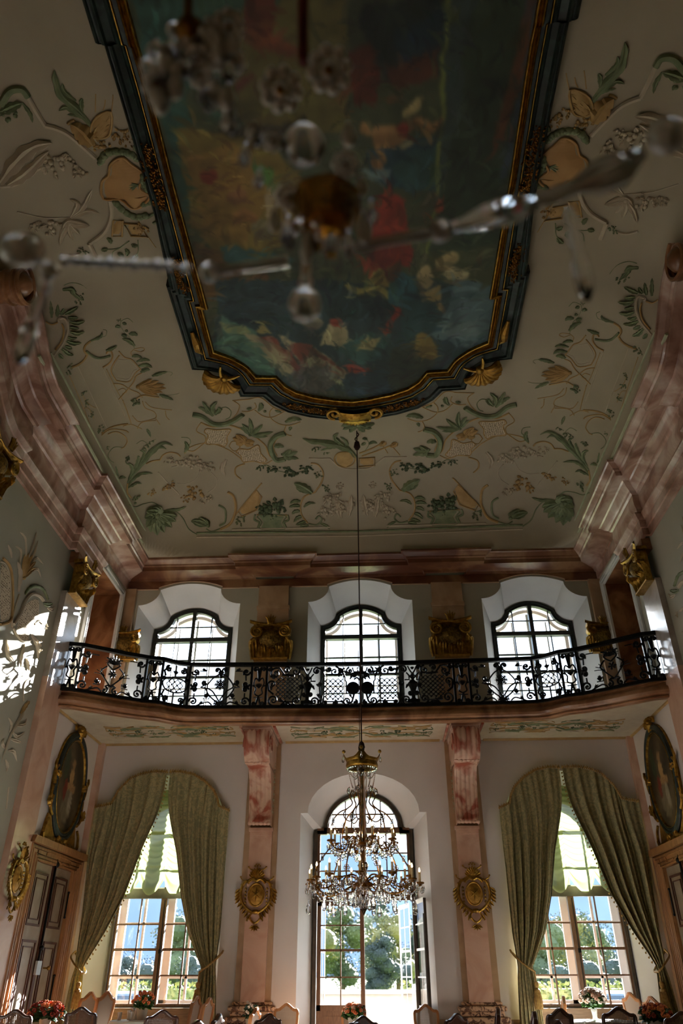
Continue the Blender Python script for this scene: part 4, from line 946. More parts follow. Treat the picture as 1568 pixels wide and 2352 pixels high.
for i, c in ((0, -3.93), (2, 3.93)):
    w = struct_root('window_%d' % (4 + i // 2), (c, YL, 1.05)); A = [(p[0], max(p[1], 1.02)) for p in LOI[i]]; B = offset_poly(A, 0.09)
    MB().ring(A, offset_poly(A, 0.05), XZ(YL - 0.1), 0, 0.14).build('frame', 'frame_dark', w, angle=30)
    b = MB().ring(offset_poly(A, 0.04), B, XZ(YL - 0.04), 0, 0.08).box(c - 0.06, c + 0.06, YL - 0.08, YL + 0.03, 1.05, 2.86)
    b.build('sash', 'frame_brown', w, angle=30)
    MB().box(c - 0.93, c + 0.93, YL - 0.1, YL + 0.04, 2.83, 3.0).build('transom', 'frame_dark', w, smooth=False)
    b = MB()
    for x in (-0.46, 0.46): b.box(c + x - 0.013, c + x + 0.013, YL - 0.03, YL + 0.01, 1.1, 4.5)
    for z, t in ((2.39, 0.013), (1.97, 0.022), (1.55, 0.013), (3.4, 0.013), (4.03, 0.03)): b.box(c - 0.9, c + 0.9, YL - 0.03, YL + 0.01, z - t, z + t)
    b.build('glazing_bar', 'frame_brown', w, smooth=False); pane('pane', offset_poly(A, 0.085), YL, w)
    b = MB().ring(A, offset_poly(A, 0.14), XZ(0.92), 0, 0.07).box(c - 0.13, c + 0.13, 0.92, 0.99, 1.05, 4.7).box(c - 0.93, c + 0.93, 0.92, 0.99, 2.86, 3.06)
    for x in (-0.47, 0.47): b.box(c + x - 0.022, c + x + 0.022, 0.93, 0.98, 1.1, 2.9)
    for z in (2.42, 1.52): b.box(c - 0.9, c + 0.9, 0.93, 0.98, z - 0.022, z + 0.022)
    b.build('storm_sash', 'white_paint', w, smooth=False)
    b = MB().box(c - 1.0, c + 1.0, YL - 0.22, YL + 0.05, ZF, 0.98).box(c - 1.02, c + 1.02, YL - 0.27, YL + 0.05, 0.98, 1.05)
    for x0, x1 in ((-0.92, -0.08), (0.08, 0.92)): b.ring([(c + x0, 0.3), (c + x1, 0.3), (c + x1, 0.88), (c + x0, 0.88)], [(c + x0 + .06, 0.36), (c + x1 - .06, 0.36), (c + x1 - .06, 0.82), (c + x0 + .06, 0.82)], XZ(YL - 0.245), 0, 0.03)
    b.build('sill_panel', 'wood_panel', w, smooth=False); MB().box(c - 0.97, c + 0.97, YL + 0.055, 1.15, 0.95, 1.03).build('outer_sill', 'reveal_white', w, smooth=False)
    MB().box(c + 0.0, c + 0.05, YL - 0.12, YL - 0.08, 1.9, 1.97).tube([(c + 0.02, YL - 0.1, 1.1), (c + 0.02, YL - 0.1, 2.8)], 0.009, 6).build('espagnolette', 'iron', w)
# french door in the middle
w = struct_root('door_1', (-0.02, YL, ZF)); A = LOI[1]; c = -0.02
MB().ring(A, offset_poly(A, 0.07), XZ(YL - 0.1), 0, 0.14).build('frame', 'frame_dark', w, angle=30)
b = MB().ring([(-0.93, 4.05)] + arc(c, 4.05, 0.76, 0.68, 180, 0, 16) + [(0.89, 4.05)], [(-0.87, 4.1)] + arc(c, 4.1, 0.70, 0.60, 180, 0, 16) + [(0.83, 4.1)], XZ(YL - 0.03), 0, 0.06)
b.box(-0.95, 0.91, YL - 0.1, YL + 0.04, 3.98, 4.09).box(-0.95, 0.91, YL - 0.08, YL + 0.04, 2.78, 2.93).box(-0.95, -0.89, YL - .05, YL + .04, 2.9, 4.0).box(0.85, 0.91, YL - .05, YL + .04, 2.9, 4.0)
b.build('fanlight_frame', 'frame_brown', w, angle=30)
b = MB()
for x in (-0.48, c, 0.44): b.box(x - 0.012, x + 0.012, YL - 0.02, YL + 0.02, 2.9, 4.0)
for x in (-0.38, 0.34): b.box(x - 0.012, x + 0.012, YL - 0.02, YL + 0.02, 4.05, 4.66)
for z in (3.62, 3.3): b.box(-0.92, 0.88, YL - 0.02, YL + 0.02, z - 0.012, z + 0.012)
b.box(-0.75, 0.71, YL - 0.02, YL + 0.02, 4.34, 4.365); b.build('glazing_bar', 'frame_brown', w, smooth=False)
pane('fanlight_pane', offset_poly([(-0.93, 2.9), (-0.93, 4.05)] + arc(c, 4.05, 0.76, 0.68, 180, 0, 16) + [(0.89, 4.05), (0.89, 2.9)], 0.02), YL, w)
def leaf(T, name, m, root, bars=True, handle=True):       # one leaf in its own frame: u along the width, z up
    b = MB(); q = lambda u0, u1, z0, z1, d0=-0.025, d1=0.025: b.add([T(u, d, z) for z in (z0, z1) for d in (d0, d1) for u in (u0, u1)], [(0, 2, 3, 1), (4, 5, 7, 6), (0, 1, 5, 4), (2, 6, 7, 3), (0, 4, 6, 2), (1, 3, 7, 5)])
    q(0, 0.075, ZF, 2.77); q(0.82, 0.9, ZF, 2.77); q(0, 0.9, 2.69, 2.77); q(0, 0.9, 1.0, 1.09); q(0, 0.9, ZF, 0.3); q(0.07, 0.83, 0.3, 1.0, -0.01, 0.01); q(0.15, 0.75, 0.4, 0.92, -0.022, 0.022)
    o = b.build(name, m, root, smooth=False); b.__init__()
    q(0.44, 0.462, 1.05, 2.7, -0.015, 0.015)
    for z, t in ((2.36, .011), (1.95, .02), (1.52, .011)): q(0.05, 0.85, z - t, z + t, -0.015, 0.015)
    b.build('glazing_bar', m, o, smooth=False)
    MB().add([T(u, 0, z) for u, z in ((0.07, 1.08), (0.83, 1.08), (0.83, 2.7), (0.07, 2.7))], [(0, 1, 2, 3)]).build('leaf_pane', 'pane_glass', o, smooth=False)
leaf(lambda u, d, z: (-0.93 + u, YL + d, z), 'door_leaf', 'frame_brown', w)
leaf(lambda u, d, z: (0.93 + 0.17 * u - 0.98 * d * 0, YL - 0.02 - 0.985 * u + d * 0.2, z), 'open_leaf', 'white_paint', w)
MB().bar((1.095, YL - 0.93, ZF + .1), (1.095, YL - 0.93, 2.75), 0.05, 0.05).tube([(1.06, YL - 0.95, 1.0), (1.06, YL - 0.95, 2.5)], 0.01, 6).box(1.06, 1.1, YL - 1.0, YL - 0.95, 1.3, 1.36).box(1.06, 1.1, YL - 1.0, YL - 0.95, 1.9, 1.95).build('espagnolette', 'frame_dark', w)
leaf(lambda u, d, z: (0.86 - 0.22 * u, 1.02 + 0.9 * u + d, z), 'outer_leaf', 'white_paint', w)
leaf(lambda u, d, z: (-0.90 + 0.05 * u, 1.02 + 0.9 * u + d, z), 'outer_leaf', 'white_paint', w)
# panelled side doors
for s, nm, lab in ((-1, 2, 'left'), (1, 3, 'right')):
    w = struct_root('door_%d' % nm, (s * 5.53, -1.37, ZF)); mp = lambda u, v, d: (s * (5.53 - d), u, v)
    A = [(-2.62, ZF), (-2.62, 3.42), (-0.18, 3.42), (-0.18, ZF)]; B = [(-2.24, ZF), (-2.24, 3.2), (-0.50, 3.2), (-0.50, ZF)]
    b = MB(); P = [(-2.62, ZF), (-2.62, 3.42), (-0.18, 3.42), (-0.18, ZF), (-0.50, ZF), (-0.50, 3.2), (-2.24, 3.2), (-2.24, ZF)]; b.prism(P, mp, 0, 0.10)
    for t, r_ in ((0.06, 0.035), (0.3, 0.02), (0.62, 0.028), (0.86, 0.02)): b.tube([mp(A[i][0] * (1 - t) + B[i][0] * t, A[i][1] * (1 - t) + B[i][1] * t, 0.10) for i in range(4)], r_, 6)
    MB().prism([(-2.70, 3.42), (-2.64, 3.53), (-0.16, 3.53), (-0.10, 3.42)], mp, 0, 0.18).build('lintel_cap', 'wood_frame', w, smooth=False)
    for cy in (-2.43, -1.37, -0.31):
        L = 0.55 if cy == -1.37 else 0.13
        b.tube([mp(cy + L * p.x, 3.3 + 0.055 * p.y, 0.105) for p in spline([(-1, 0, 0), (-0.9, 1, 0), (0, 1, 0), (0.9, 1, 0), (1, 0, 0), (0.9, -1, 0), (0.3, -0.5, 0)], 4)], 0.012, 5)
    b.build('door_frame', 'wood_frame', w, angle=30)
    for u0, u1 in ((-2.23, -1.42), (-1.32, -0.51)):
        lf = MB().prism([(u0, ZF), (u0, 3.19), (u1, 3.19), (u1, ZF)], mp, 0.0, 0.035).build('door_leaf', 'door_paint', w, smooth=False)
        for z0, z1 in ((2.25, 3.05), (0.5, 2.05)):
            b = MB(); O = [(u0 + .12, z0), (u0 + .12, z1), (u1 - .12, z1), (u1 - .12, z0)]; b.ring(O, offset_poly(O, 0.035), mp, 0.03, 0.055); O2 = offset_poly(O, 0.09); b.ring(O2, offset_poly(O2, 0.018), mp, 0.03, 0.05)
            b.build('panel_moulding', 'door_edge', lf, smooth=False)
    MB().box(*sorted((s * 5.47, s * 5.53)), -1.42, -1.32, ZF, 3.19).build('meeting_stile', 'door_edge', w, smooth=False)
    b = MB(); b.tube([mp(-1.37, z, 0.08) for z in (1.75, 2.1, 3.1, 3.2)], 0.018, 6).ball(mp(-1.37, 1.95, 0.09), 0.045).ball(mp(-1.37, 3.22, 0.09), 0.05).tube([mp(-1.37 + .05 * math.sin(i), 3.2 + .02 * i, .1) for i in range(6)], 0.012, 5)
    for uu in (-2.24, -0.50):
        for z in (1.35, 2.65): b.tube([mp(uu, z - 0.18, 0.06), mp(uu, z + 0.18, 0.06)], 0.016, 6).ball(mp(uu, z + 0.2, 0.06), 0.024).ball(mp(uu, z - 0.2, 0.06), 0.024)
    b.build('bolt', 'iron', w)
    MB().prism([(-1.46, 1.56), (-1.46, 1.76), (-1.28, 1.76), (-1.28, 1.56)], mp, 0.07, 0.11).build('lock', 'lock_plate', w, smooth=False)
    b = MB(); b.tube([mp(-1.0, 1.66, 0.03), mp(-1.0, 1.66, 0.11)], 0.014, 6).ball(mp(-1.0, 1.66, 0.13), 0.035); b.build('door_knob', 'brass', w)
# ---------------------------------------------------------------- stucco reliefs on the ceiling and side walls
CEIL = lambda q: (Vector((q[0], q[1], ceilz(q[0], q[1]))), ceiln(q[0], q[1]))
WALLL = lambda q: (Vector((-5.53, q[0], q[1])), Vector((1, 0, 0)))
SOFF = lambda q: (Vector((q[0], q[1], 5.68)), Vector((0, 0, -1)))
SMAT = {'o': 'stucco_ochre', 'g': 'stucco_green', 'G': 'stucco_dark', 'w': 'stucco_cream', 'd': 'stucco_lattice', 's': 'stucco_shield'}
def stroke(bags, typ, col, w, pts, surf, mir, rnd):
    mb = bags.setdefault(col, MB()); col = col[0]; fl = lambda p: Vector((-p.x, p.y, p.z)) if mir else p
    def at(q, h=0.0):
        p, n = surf(q); return fl(p + n * h), fl(n)
    if typ in 'rls':
        S = spline([(q[0], q[1], 0) for q in pts], 7 if typ != 'l' else 6); PN = [at((p.x, p.y)) for p in S]
        if typ == 'r': mb.tube([p + n * w * 0.24 for p, n in PN], w * 0.52, 6)
        elif typ == 'l': leaf_strip(mb, [p for p, n in PN], [n for p, n in PN], w * 1.5, 0.4)
        else:
            mb.tube([p + n * w * 0.1 for p, n in PN], [w * (0.36 + 0.16 * abs(math.sin(i * 0.9))) for i in range(len(PN))], 8)
            for i in range(0, len(PN), 2): mb.ball(PN[i][0] + PN[i][1] * w * 0.3, w * 0.34, 7, 5)
    elif typ == 'n':
        c = Vector((pts[0][0], pts[0][1], 0))
        for q in pts[1:]:
            t = Vector((q[0], q[1], 0)); m = c.lerp(t, 0.5) + Vector((-(t - c).y, (t - c).x, 0)) * 0.06
            PN = [at((p.x, p.y)) for p in spline([c, m, t], 4)]; leaf_strip(mb, [p for p, n in PN], [n for p, n in PN], w * 1.5, 0.4)
        p, n = at((c.x, c.y), 0.02); mb.ball(p, w * 0.5, 8, 5)
    elif typ == 'b':
        p, n = at(pts[0]); x = n.cross(Vector((0.3, 0.7, 0.2))).normalized(); y = n.cross(x); k = 9 + int(w * 60)
        for i in range(k):
            a = rnd.random() * 2 * PI; rr = w * 1.05 * rnd.random() ** 0.6; q = p + (x * math.cos(a) + y * math.sin(a)) * rr
            if i % 3: mb.ball(q + n * w * 0.12, w * (0.15 + 0.14 * rnd.random()), 6, 4)
            else:
                d = (x * math.cos(a + 0.6) + y * math.sin(a + 0.6)) * w * 0.55
                leaf_strip(mb, [q, q + d * 0.4 + n * 0.012, q + d * 0.75 + n * 0.02, q + d + n * 0.012], [n] * 4, w * 0.42, 0.4)
    elif typ == 'f':
        th = 0.035 if col == 's' else (0.012 if col == 'd' else 0.03)
        L = [(p.x, p.y) for p in spline([(q[0], q[1], 0) for q in pts], 3, True)] if len(pts) > 5 else list(pts)
        bm = bmesh.new(); vs = [bm.verts.new((q[0], q[1], 0)) for q in L]; bm.verts.ensure_lookup_table()
        for t in tessellate_polygon([[Vector((q[0], q[1], 0)) for q in L]]):
            try: bm.faces.new([vs[i] for i in t])
            except ValueError: pass
        bmesh.ops.subdivide_edges(bm, edges=bm.edges, cuts=2, use_grid_fill=True)
        bm.verts.index_update(); base = [v.co.copy() for v in bm.verts]; edge = [v.is_boundary for v in bm.verts]
        mb.add([at((p.x, p.y), -0.01 if e and col != 'd' else th)[0] for p, e in zip(base, edge)], [tuple(v.index for v in f.verts) for f in bm.faces])
        if col != 'd':
            mb.tube([at(q, th * 0.6)[0] for q in L], th * 0.55, 6, closed=True)
        bm.free()
PART = {'o': 'strapwork', 'g': 'foliage', 'G': 'blossom', 'w': 'relief', 'd': 'diaper_ground', 's': 'shield_field'}
STUC = {'side_panel': ('stucco_strapwork', 'pale stucco panel with shell and ochre strapwork on the %s cove', 'stucco ornament', 1),
 'spiral_shell': ('stucco_scroll', 'green leaf-fringed stucco volute beside the rising %s cornice', 'stucco ornament', 1),
 'lattice_scroll': ('stucco_scrollwork', 'green scroll with dotted lattice panels on far cove, %s of the music trophy', 'stucco ornament', 1),
 'garland': ('stucco_garland', 'hanging dark green stucco flower garland %s of the black chandelier cord', 'stucco garland', 1),
 'palm_medallion': ('stucco_relief', 'stucco relief with palm fronds in the far %s corner of the cove', 'stucco ornament', 1),
 'corner_shell': ('stucco_shell', 'dark green stucco shell low in the far %s corner of the cove', 'stucco shell', 1),
 'flag': ('stucco_flag', 'ochre stucco flag on a pole on the far cove, %s of centre', 'stucco flag', 1),
 'flower_basket': ('stucco_basket', 'green stucco flower basket above the far cornice, %s of the cord', 'stucco basket', 1),
 'cove_moulding': ('stucco_moulding', 'thin stucco moulding line along the far cove, %s half', 'moulding', 1),
 'music_trophy': ('stucco_trophy', 'stucco trophy of drum, palm plume and trumpets behind the chandelier cord', 'stucco trophy', 0),
 'figure_scene': ('stucco_scene', 'faint stucco figure relief in leafy scrolls, %s half above the far cornice', 'stucco relief', 1),
 'shield': ('stucco_cartouche', 'ochre shield cartouche with green shell rim overlapping the %s picture frame', 'stucco cartouche', 1),
 'war_trophy': ('stucco_trophy', 'stucco cannon, flags and palm plume around the %s shield cartouche', 'stucco trophy', 1),
 'medallion': ('stucco_medallion', 'large round cream stucco medallion with reliefs high on the %s cove', 'stucco medallion', 1),
 'wall_stucco': ('stucco_wall_relief', 'tall stucco relief with two lattice medallions on the %s wall', 'stucco ornament', 1),
 'crown_fan': ('stucco_fan', 'green stucco leaf fan hanging under the gilded frame cartouche', 'stucco ornament', 0)}
for g, (nm, lab, cat, mirror) in STUC.items():
    surf = WALLL if g == 'wall_stucco' else CEIL
    for mir in ((0, 1) if mirror else (0,)):
        rnd = random.Random(11); bags = {}
        for ln in STROKES[g].strip().splitlines():
            t = ln.split(); stroke(bags, t[0], t[1], float(t[2]), [tuple(map(float, q.split(','))) for q in t[3:]], surf, mir, rnd)
        allv = np.array([v for b in bags.values() for v in b.v]); root = thing(nm, tuple(allv.mean(0)), (lab % ('right' if mir else 'left')) if '%s' in lab else lab, cat)
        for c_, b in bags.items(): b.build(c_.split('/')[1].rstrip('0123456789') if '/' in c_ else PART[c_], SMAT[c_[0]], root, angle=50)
rnd = random.Random(3)
for c_, (x0, x1), lab in ((0, (-1.45, 1.45), 'flat stucco leaf pattern under the balcony between the two consoles'), (-1, (-5.1, -2.5), 'flat stucco leaf pattern under the balcony on the left'), (1, (2.5, 5.1), 'flat stucco leaf pattern under the balcony on the right')):
    bags = {}; cx = (x0 + x1) / 2; hw = (x1 - x0) / 2; yc = -0.75 if c_ == 0 else -0.95
    for sx in (-1, 1):
        for sy in (-1, 1):
            m = lambda u, v: (cx + sx * hw * u, yc + sy * 0.42 * v)
            for T in ((0.05, [(0.02, 0.1), (0.2, 0.5), (0.42, 0.3), (0.36, 0.05)]), (0.05, [(0.4, 0.2), (0.55, 0.6), (0.72, 0.5), (0.66, 0.25)]), (0.04, [(0.7, 0.85), (0.85, 0.7), (0.95, 0.85)]), (0.045, [(0.1, 0.9), (0.25, 0.75), (0.42, 0.9)])):
                stroke(bags, 'l', rnd.choice('gow'), T[0] * .9, [m(*p) for p in T[1]], SOFF, 0, rnd)
            for T in ([(0.0, 0.25), (0.3, 0.65), (0.6, 0.2), (0.9, 0.45)], [(0.5, 0.9), (0.7, 0.6), (0.95, 0.95)], [(0.05, 0.6), (0.12, 0.8), (0.3, 0.95)], [(0.1, 0.1), (0.22, 0.3), (0.12, 0.4), (0.05, 0.3)], [(0.45, 0.5), (0.6, 0.75), (0.5, 0.85)], [(0.75, 0.1), (0.85, 0.3), (0.97, 0.2), (0.95, 0.6)], [(0.25, 0.9), (0.4, 0.6), (0.55, 0.65)]): stroke(bags, 'r', rnd.choice('oog'), 0.022, [m(*p) for p in T], SOFF, 0, rnd)
            for q in ((0.3, 0.3), (0.62, 0.55), (0.88, 0.3), (0.5, 0.1)): stroke(bags, 'b', rnd.choice('gG'), 0.06, [m(*q)], SOFF, 0, rnd)
    allv = np.array([v for b in bags.values() for v in b.v]); root = thing('stucco_soffit_relief', tuple(allv.mean(0)), lab, 'stucco ornament')
    for k_, b in bags.items(): b.build(PART[k_], SMAT[k_], root, angle=50)
# ---------------------------------------------------------------- the painted ceiling canvas and its frame
fo = [tuple(p) for p in FRAME_OUT]; fi = FRAME_IN
lerp2 = lambda a, b, t: (a[0] + (b[0] - a[0]) * t, a[1] + (b[1] - a[1]) * t)
fi = [fi[0], (-2.36, -11.15), (-2.36, -11.14), fi[1], fi[2], fi[4], fi[5], fi[6], fi[7], fi[8], lerp2(fi[8], fi[9], .6), lerp2(fi[9], fi[10], .5), fi[10], fi[11], fi[12], fi[13], fi[14], fi[15], fi[16], fi[17]]
fo[19] = (0, fo[19][1]); fi[19] = (0, fi[19][1]); fo[0] = (-2.87, -19.0); fi[0] = (-2.36, -19.0)
half = list(zip(fo, fi)); both = half + [((-a[0], a[1]), (-b[0], b[1])) for a, b in reversed(half[:-1])]
def frame_band(mb, prof):
    k = len(prof); V = []
    for a, b in both:
        for t, z in prof: q = lerp2(a, b, t); V.append((q[0], q[1], z))
    mb.add(V, [(i * k + j, i * k + j + 1, (i + 1) * k + j + 1, (i + 1) * k + j) for i in range(len(both) - 1) for j in range(k - 1)])
root = thing('ceiling_painting', (0, -8.5, 11.0), 'huge painted ceiling canvas in a scalloped black and gold frame', 'ceiling painting')
b = MB(); frame_band(b, [(0, 11.21), (0, 11.04), (.03, 11.0), (.09, 10.98), (.12, 11.0), (.16, 11.0), (.19, 10.97), (.26, 10.96), (.30, 11.0), (.46, 11.05), (.50, 11.03), (.56, 11.02), (.60, 11.05)]); b.build('outer_moulding', 'marble_green', root, angle=20)
b = MB(); frame_band(b, [(.60, 11.06), (.61, 11.02), (.635, 11.02), (.645, 11.06)]); b.build('gold_fillet', 'gold', root, angle=20)
b = MB(); frame_band(b, [(.645, 11.06), (.66, 11.04), (.76, 11.04), (.78, 11.06)]); b.build('inner_moulding', 'marble_green', root, angle=20)
b = MB(); frame_band(b, [(.78, 11.06), (.79, 11.0), (.83, 10.99), (.85, 11.03), (.87, 11.01), (.90, 11.0), (.92, 11.04), (.95, 11.02), (.98, 11.03), (1.0, 11.1)]); b.build('inner_liner', 'gold', root, angle=20)
NX, NY = 250, 500; px_ = np.linspace(-2.55, 2.55, NX); py_ = np.linspace(-19.0, -4.4, NY); py_ = -4.4 - (1 - np.linspace(0, 1, NY)) ** 1.5 * 14.6
GX, GY = np.meshgrid(px_, py_); g_ = np.random.RandomState(5)
def vnoise(s, sy=None):
    sy = sy or s; a = g_.rand(90, 60); u = np.clip((GX + 3) * s, 0, 57.99); v = np.clip((GY + 19.5) * sy, 0, 87.99); i = u.astype(int); j = v.astype(int); fx = u - i; fy = v - j
    fx = fx * fx * (3 - 2 * fx); fy = fy * fy * (3 - 2 * fy)
    return a[j, i] * (1 - fx) * (1 - fy) + a[j, i + 1] * fx * (1 - fy) + a[j + 1, i] * (1 - fx) * fy + a[j + 1, i + 1] * fx * fy
wx = GX + (vnoise(4) - .5) * .10 + (vnoise(9) - .5) * .05; wy = GY + (vnoise(4) - .5) * .14 + (vnoise(9) - .5) * .06
IMG = np.zeros((NY, NX, 3)) + np.array([78, 84, 62.])
def inpoly(P):
    c = np.zeros(GX.shape, bool); n = len(P)
    for i in range(n):
        (x0, y0), (x1, y1) = P[i], P[i - 1]
        if y0 == y1: continue
        c ^= ((y0 > wy) != (y1 > wy)) & (wx < (x1 - x0) * (wy - y0) / (y1 - y0) + x0)
    return c
for kind, colr, P in PAINT:
    m = inpoly(P)[..., None]; IMG = np.where(m, np.array(colr, float), IMG)
for kind, colr, P in PAINT_E:
    cx, cy, ax, ay, bx, by = P; D = ax * by - ay * bx
    u = ((wx - cx) * by - (wy - cy) * bx) / D; v = (ax * (wy - cy) - ay * (wx - cx)) / D
    m = (u * u + v * v < 1)[..., None]; IMG = np.where(m, np.array(colr, float) * (0.92 + 0.16 * (v[..., None] < -.1)), IMG)
IM2 = IMG.copy()             # soft edges, then many loose brush dabs
for _ in range(2): IM2[1:-1, 1:-1] = (IM2[1:-1, 1:-1] * 2 + IM2[:-2, 1:-1] + IM2[2:, 1:-1] + IM2[1:-1, :-2] + IM2[1:-1, 2:]) / 6
IMG = IM2; rs = np.random.RandomState(12); XS_, YS_ = px_, py_
for k in range(3600):
    i = rs.randint(4, NX - 4); j = rs.randint(4, NY - 4); a = rs.normal(.5, .6) + 1.2 * math.sin(px_[i] * 1.3 + py_[j] * .7); L_ = rs.uniform(.04, .17) * (1.4 if k < 1500 else 1); w_ = L_ * rs.uniform(.14, .34)
    jj, ii = min(max(j + rs.randint(-5, 6), 0), NY - 1), min(max(i + rs.randint(-5, 6), 0), NX - 1); c_ = IMG[jj, ii] * rs.choice([.7, .82, .92, 1.08, 1.2, 1.4], p=[.2, .2, .2, .2, .14, .06]) + rs.normal(0, 4, 3)
    i0, i1 = np.searchsorted(XS_, [px_[i] - L_, px_[i] + L_]); j0, j1 = np.searchsorted(YS_, [py_[j] - L_, py_[j] + L_]); sx = GX[j0:j1, i0:i1] - px_[i]; sy = GY[j0:j1, i0:i1] - py_[j]
    u = (sx * math.cos(a) + sy * math.sin(a)) / L_; v = (-sx * math.sin(a) + sy * math.cos(a) - .25 * L_ * u * u) / w_; al = np.clip(1.3 - (u * u + v * v), 0, 1)[..., None] * .55; IMG[j0:j1, i0:i1] = IMG[j0:j1, i0:i1] * (1 - al) + c_ * al
IMG *= (0.82 + 0.36 * vnoise(1.2) + 0.22 * (vnoise(5, 7) - .5) + 0.12 * (vnoise(10, 4) - .5))[..., None]
IMG = IMG.mean(2, keepdims=True) + (IMG - IMG.mean(2, keepdims=True)) * 1.1; IMG = np.clip(IMG * PAINT_GAIN, 0, 255) / 255; LIN = np.where(IMG <= 0.04045, IMG / 12.92, ((IMG + 0.055) / 1.055) ** 2.4)
bd = [b for a, b in both]; poly = [(q[0] * 0.985, q[1] - 0.01) for q in bd]
# canvas inside the frame: grid cells whose corners fall within the outline, the frame's own depth hides the stepped rim
cm = np.zeros(GX.shape, bool); wx, wy = GX, GY; P = [(q[0] + 0.16 * (1 if q[0] > 0 else -1) * (abs(q[0]) > .3), q[1] + 0.16) for q in bd]; cm = inpoly(P)
idx = -np.ones(GX.shape, int); b = MB(); cols = []
for j in range(NY):
    for i in range(NX):
        if cm[j, i]: idx[j, i] = len(b.v); b.v.append((GX[j, i], GY[j, i], 11.085)); cols.append(LIN[j, i])
for j in range(NY - 1):
    for i in range(NX - 1):
        q = (idx[j, i], idx[j, i + 1], idx[j + 1, i + 1], idx[j + 1, i])
        if min(q) >= 0: b.f.append(q)
o = b.build('canvas', 'painted_canvas', root, smooth=False); ca = o.data.color_attributes.new('paint', 'FLOAT_COLOR', 'POINT')
ca.data.foreach_set('color', np.concatenate([np.array(cols), np.ones((len(cols), 1))], 1).astype(np.float32).ravel())
# gilded carvings on the frame
def down(x, y, z=10.97): return lambda q: (Vector((x + q[0], y + q[1], z)), Vector((0, 0, -1)))
def gilt_shell(x, y, ang, lab, r=0.42):
    root = thing('gilded_shell', (x, y, 11.0), lab, 'gilded shell'); b = MB(); ca_, sa = math.cos(ang), math.sin(ang); S = down(x, y, 11.02)
    for k in range(9):
        a = R(-72 + 18 * k); d = (math.sin(a), math.cos(a)); d = (d[0] * ca_ - d[1] * sa, d[0] * sa + d[1] * ca_); L = r * (1 - 0.1 * abs(k - 4) / 4)
        b.tube([(x + d[0] * L * t, y + d[1] * L * t, 10.98 - 0.10 * math.sin(PI * min(t, .95))) for t in (0.12, 0.35, 0.6, 0.8, 0.95, 1.0)], [0.02, 0.045, 0.068, 0.08, 0.078, 0.05], 8)
    b.build('shell_ribs', 'gold_matte', root); b = MB(); b.ball((x, y, 10.95), 0.085, 10, 6)
    for k in (-1, 1): b.tube([(x + ca_ * .1 * k * t + sa * .06 * t * t, y + sa * .1 * k * t - ca_ * .06 * t * t, 10.95 - .01 * t) for t in (0, .5, 1, 1.5, 2)], [.05, .05, .04, .03, .02], 6)
    b.build('shell_hinge', 'gold', root)
for s, nm in ((-1, 'left'), (1, 'right')):
    gilt_shell(s * 2.36, -5.42, -s * R(38), 'gilded scallop shell at the far %s corner of the ceiling frame' % nm)
    for k, (x, y0, y1, cnt) in enumerate(((s * 2.62, -9.9, -8.95, 26), (s * 2.66, -8.05, -7.45, 22))):
        rnd = random.Random(k + 5); bags = {}
        for i in range(cnt):
            y = y0 + (y1 - y0) * i / cnt; stroke(bags, 'b', 'o', 0.05 + 0.03 * rnd.random(), [(rnd.uniform(-.05, .05), y - y0)], down(x, y0, 11.0), 0, rnd)
        q = bags['o'].build('gilded_garland', 'gold_dark')
        tag(q, 'gilded flower garland on %s ceiling frame, %s the shield cartouche' % (nm, 'nearer the camera than' if k == 0 else 'beyond'), 'gilded garland')
    rnd = random.Random(9); bags = {}
    for i in range(24): t = i / 24; stroke(bags, 'b', 'o', 0.05 + 0.03 * rnd.random(), [(s * (1.35 - 0.85 * t), -4.55 + 0.28 * t + rnd.uniform(-.03, .03))], down(0, 0, 11.0), 0, rnd)
    q = bags['o'].build('gilded_garland', 'gold_dark'); tag(q, 'gilded flower garland on the curved far end of the ceiling frame, %s of its cartouche' % nm, 'gilded garland')
    b = MB(); b.tube([(s * 2.72, -6.55, 10.98), (s * 2.68, -6.35, 10.92), (s * 2.70, -6.15, 10.95), (s * 2.64, -6.0, 10.99)], [0.03, 0.07, 0.06, 0.01], 8); tag(b.build('gilded_clasp', 'gold_matte'), 'small gilded leaf clasp on the %s side of the ceiling frame' % nm, 'gilded clasp')
root = thing('gilded_cartouche', (0.03, -4.15, 11.0), 'gilded shell cartouche at the far end of the ceiling frame', 'gilded cartouche'); b = MB()
b.sheet(lambda u, v: (0.03 + (u - .5) * (0.72 - .1 * v), -4.32 + 0.34 * v, 10.97 - 0.13 * math.sin(PI * u) * math.sin(PI * min(v + .15, 1)) ** .7), 15, 8)
for k in range(9): a = R(-64 + 16 * k); b.tube([(0.03 + math.sin(a) * t, -4.12 + math.cos(a) * t * .7, 10.93 + t * .12) for t in (0, .1, .2, .3)], [.02, .04, .045, .03], 6)
b.build('cartouche_shell', 'gold', root)
for s in (-1, 1): MB().tube([(0.03 + s * (0.40 - p[0]), -4.28 + p[1], 10.95) for p in spiral(0, 0, .16, PI * .5, 1.4, 24)], 0.035, 7).build('cartouche_scroll', 'gold_matte', root)
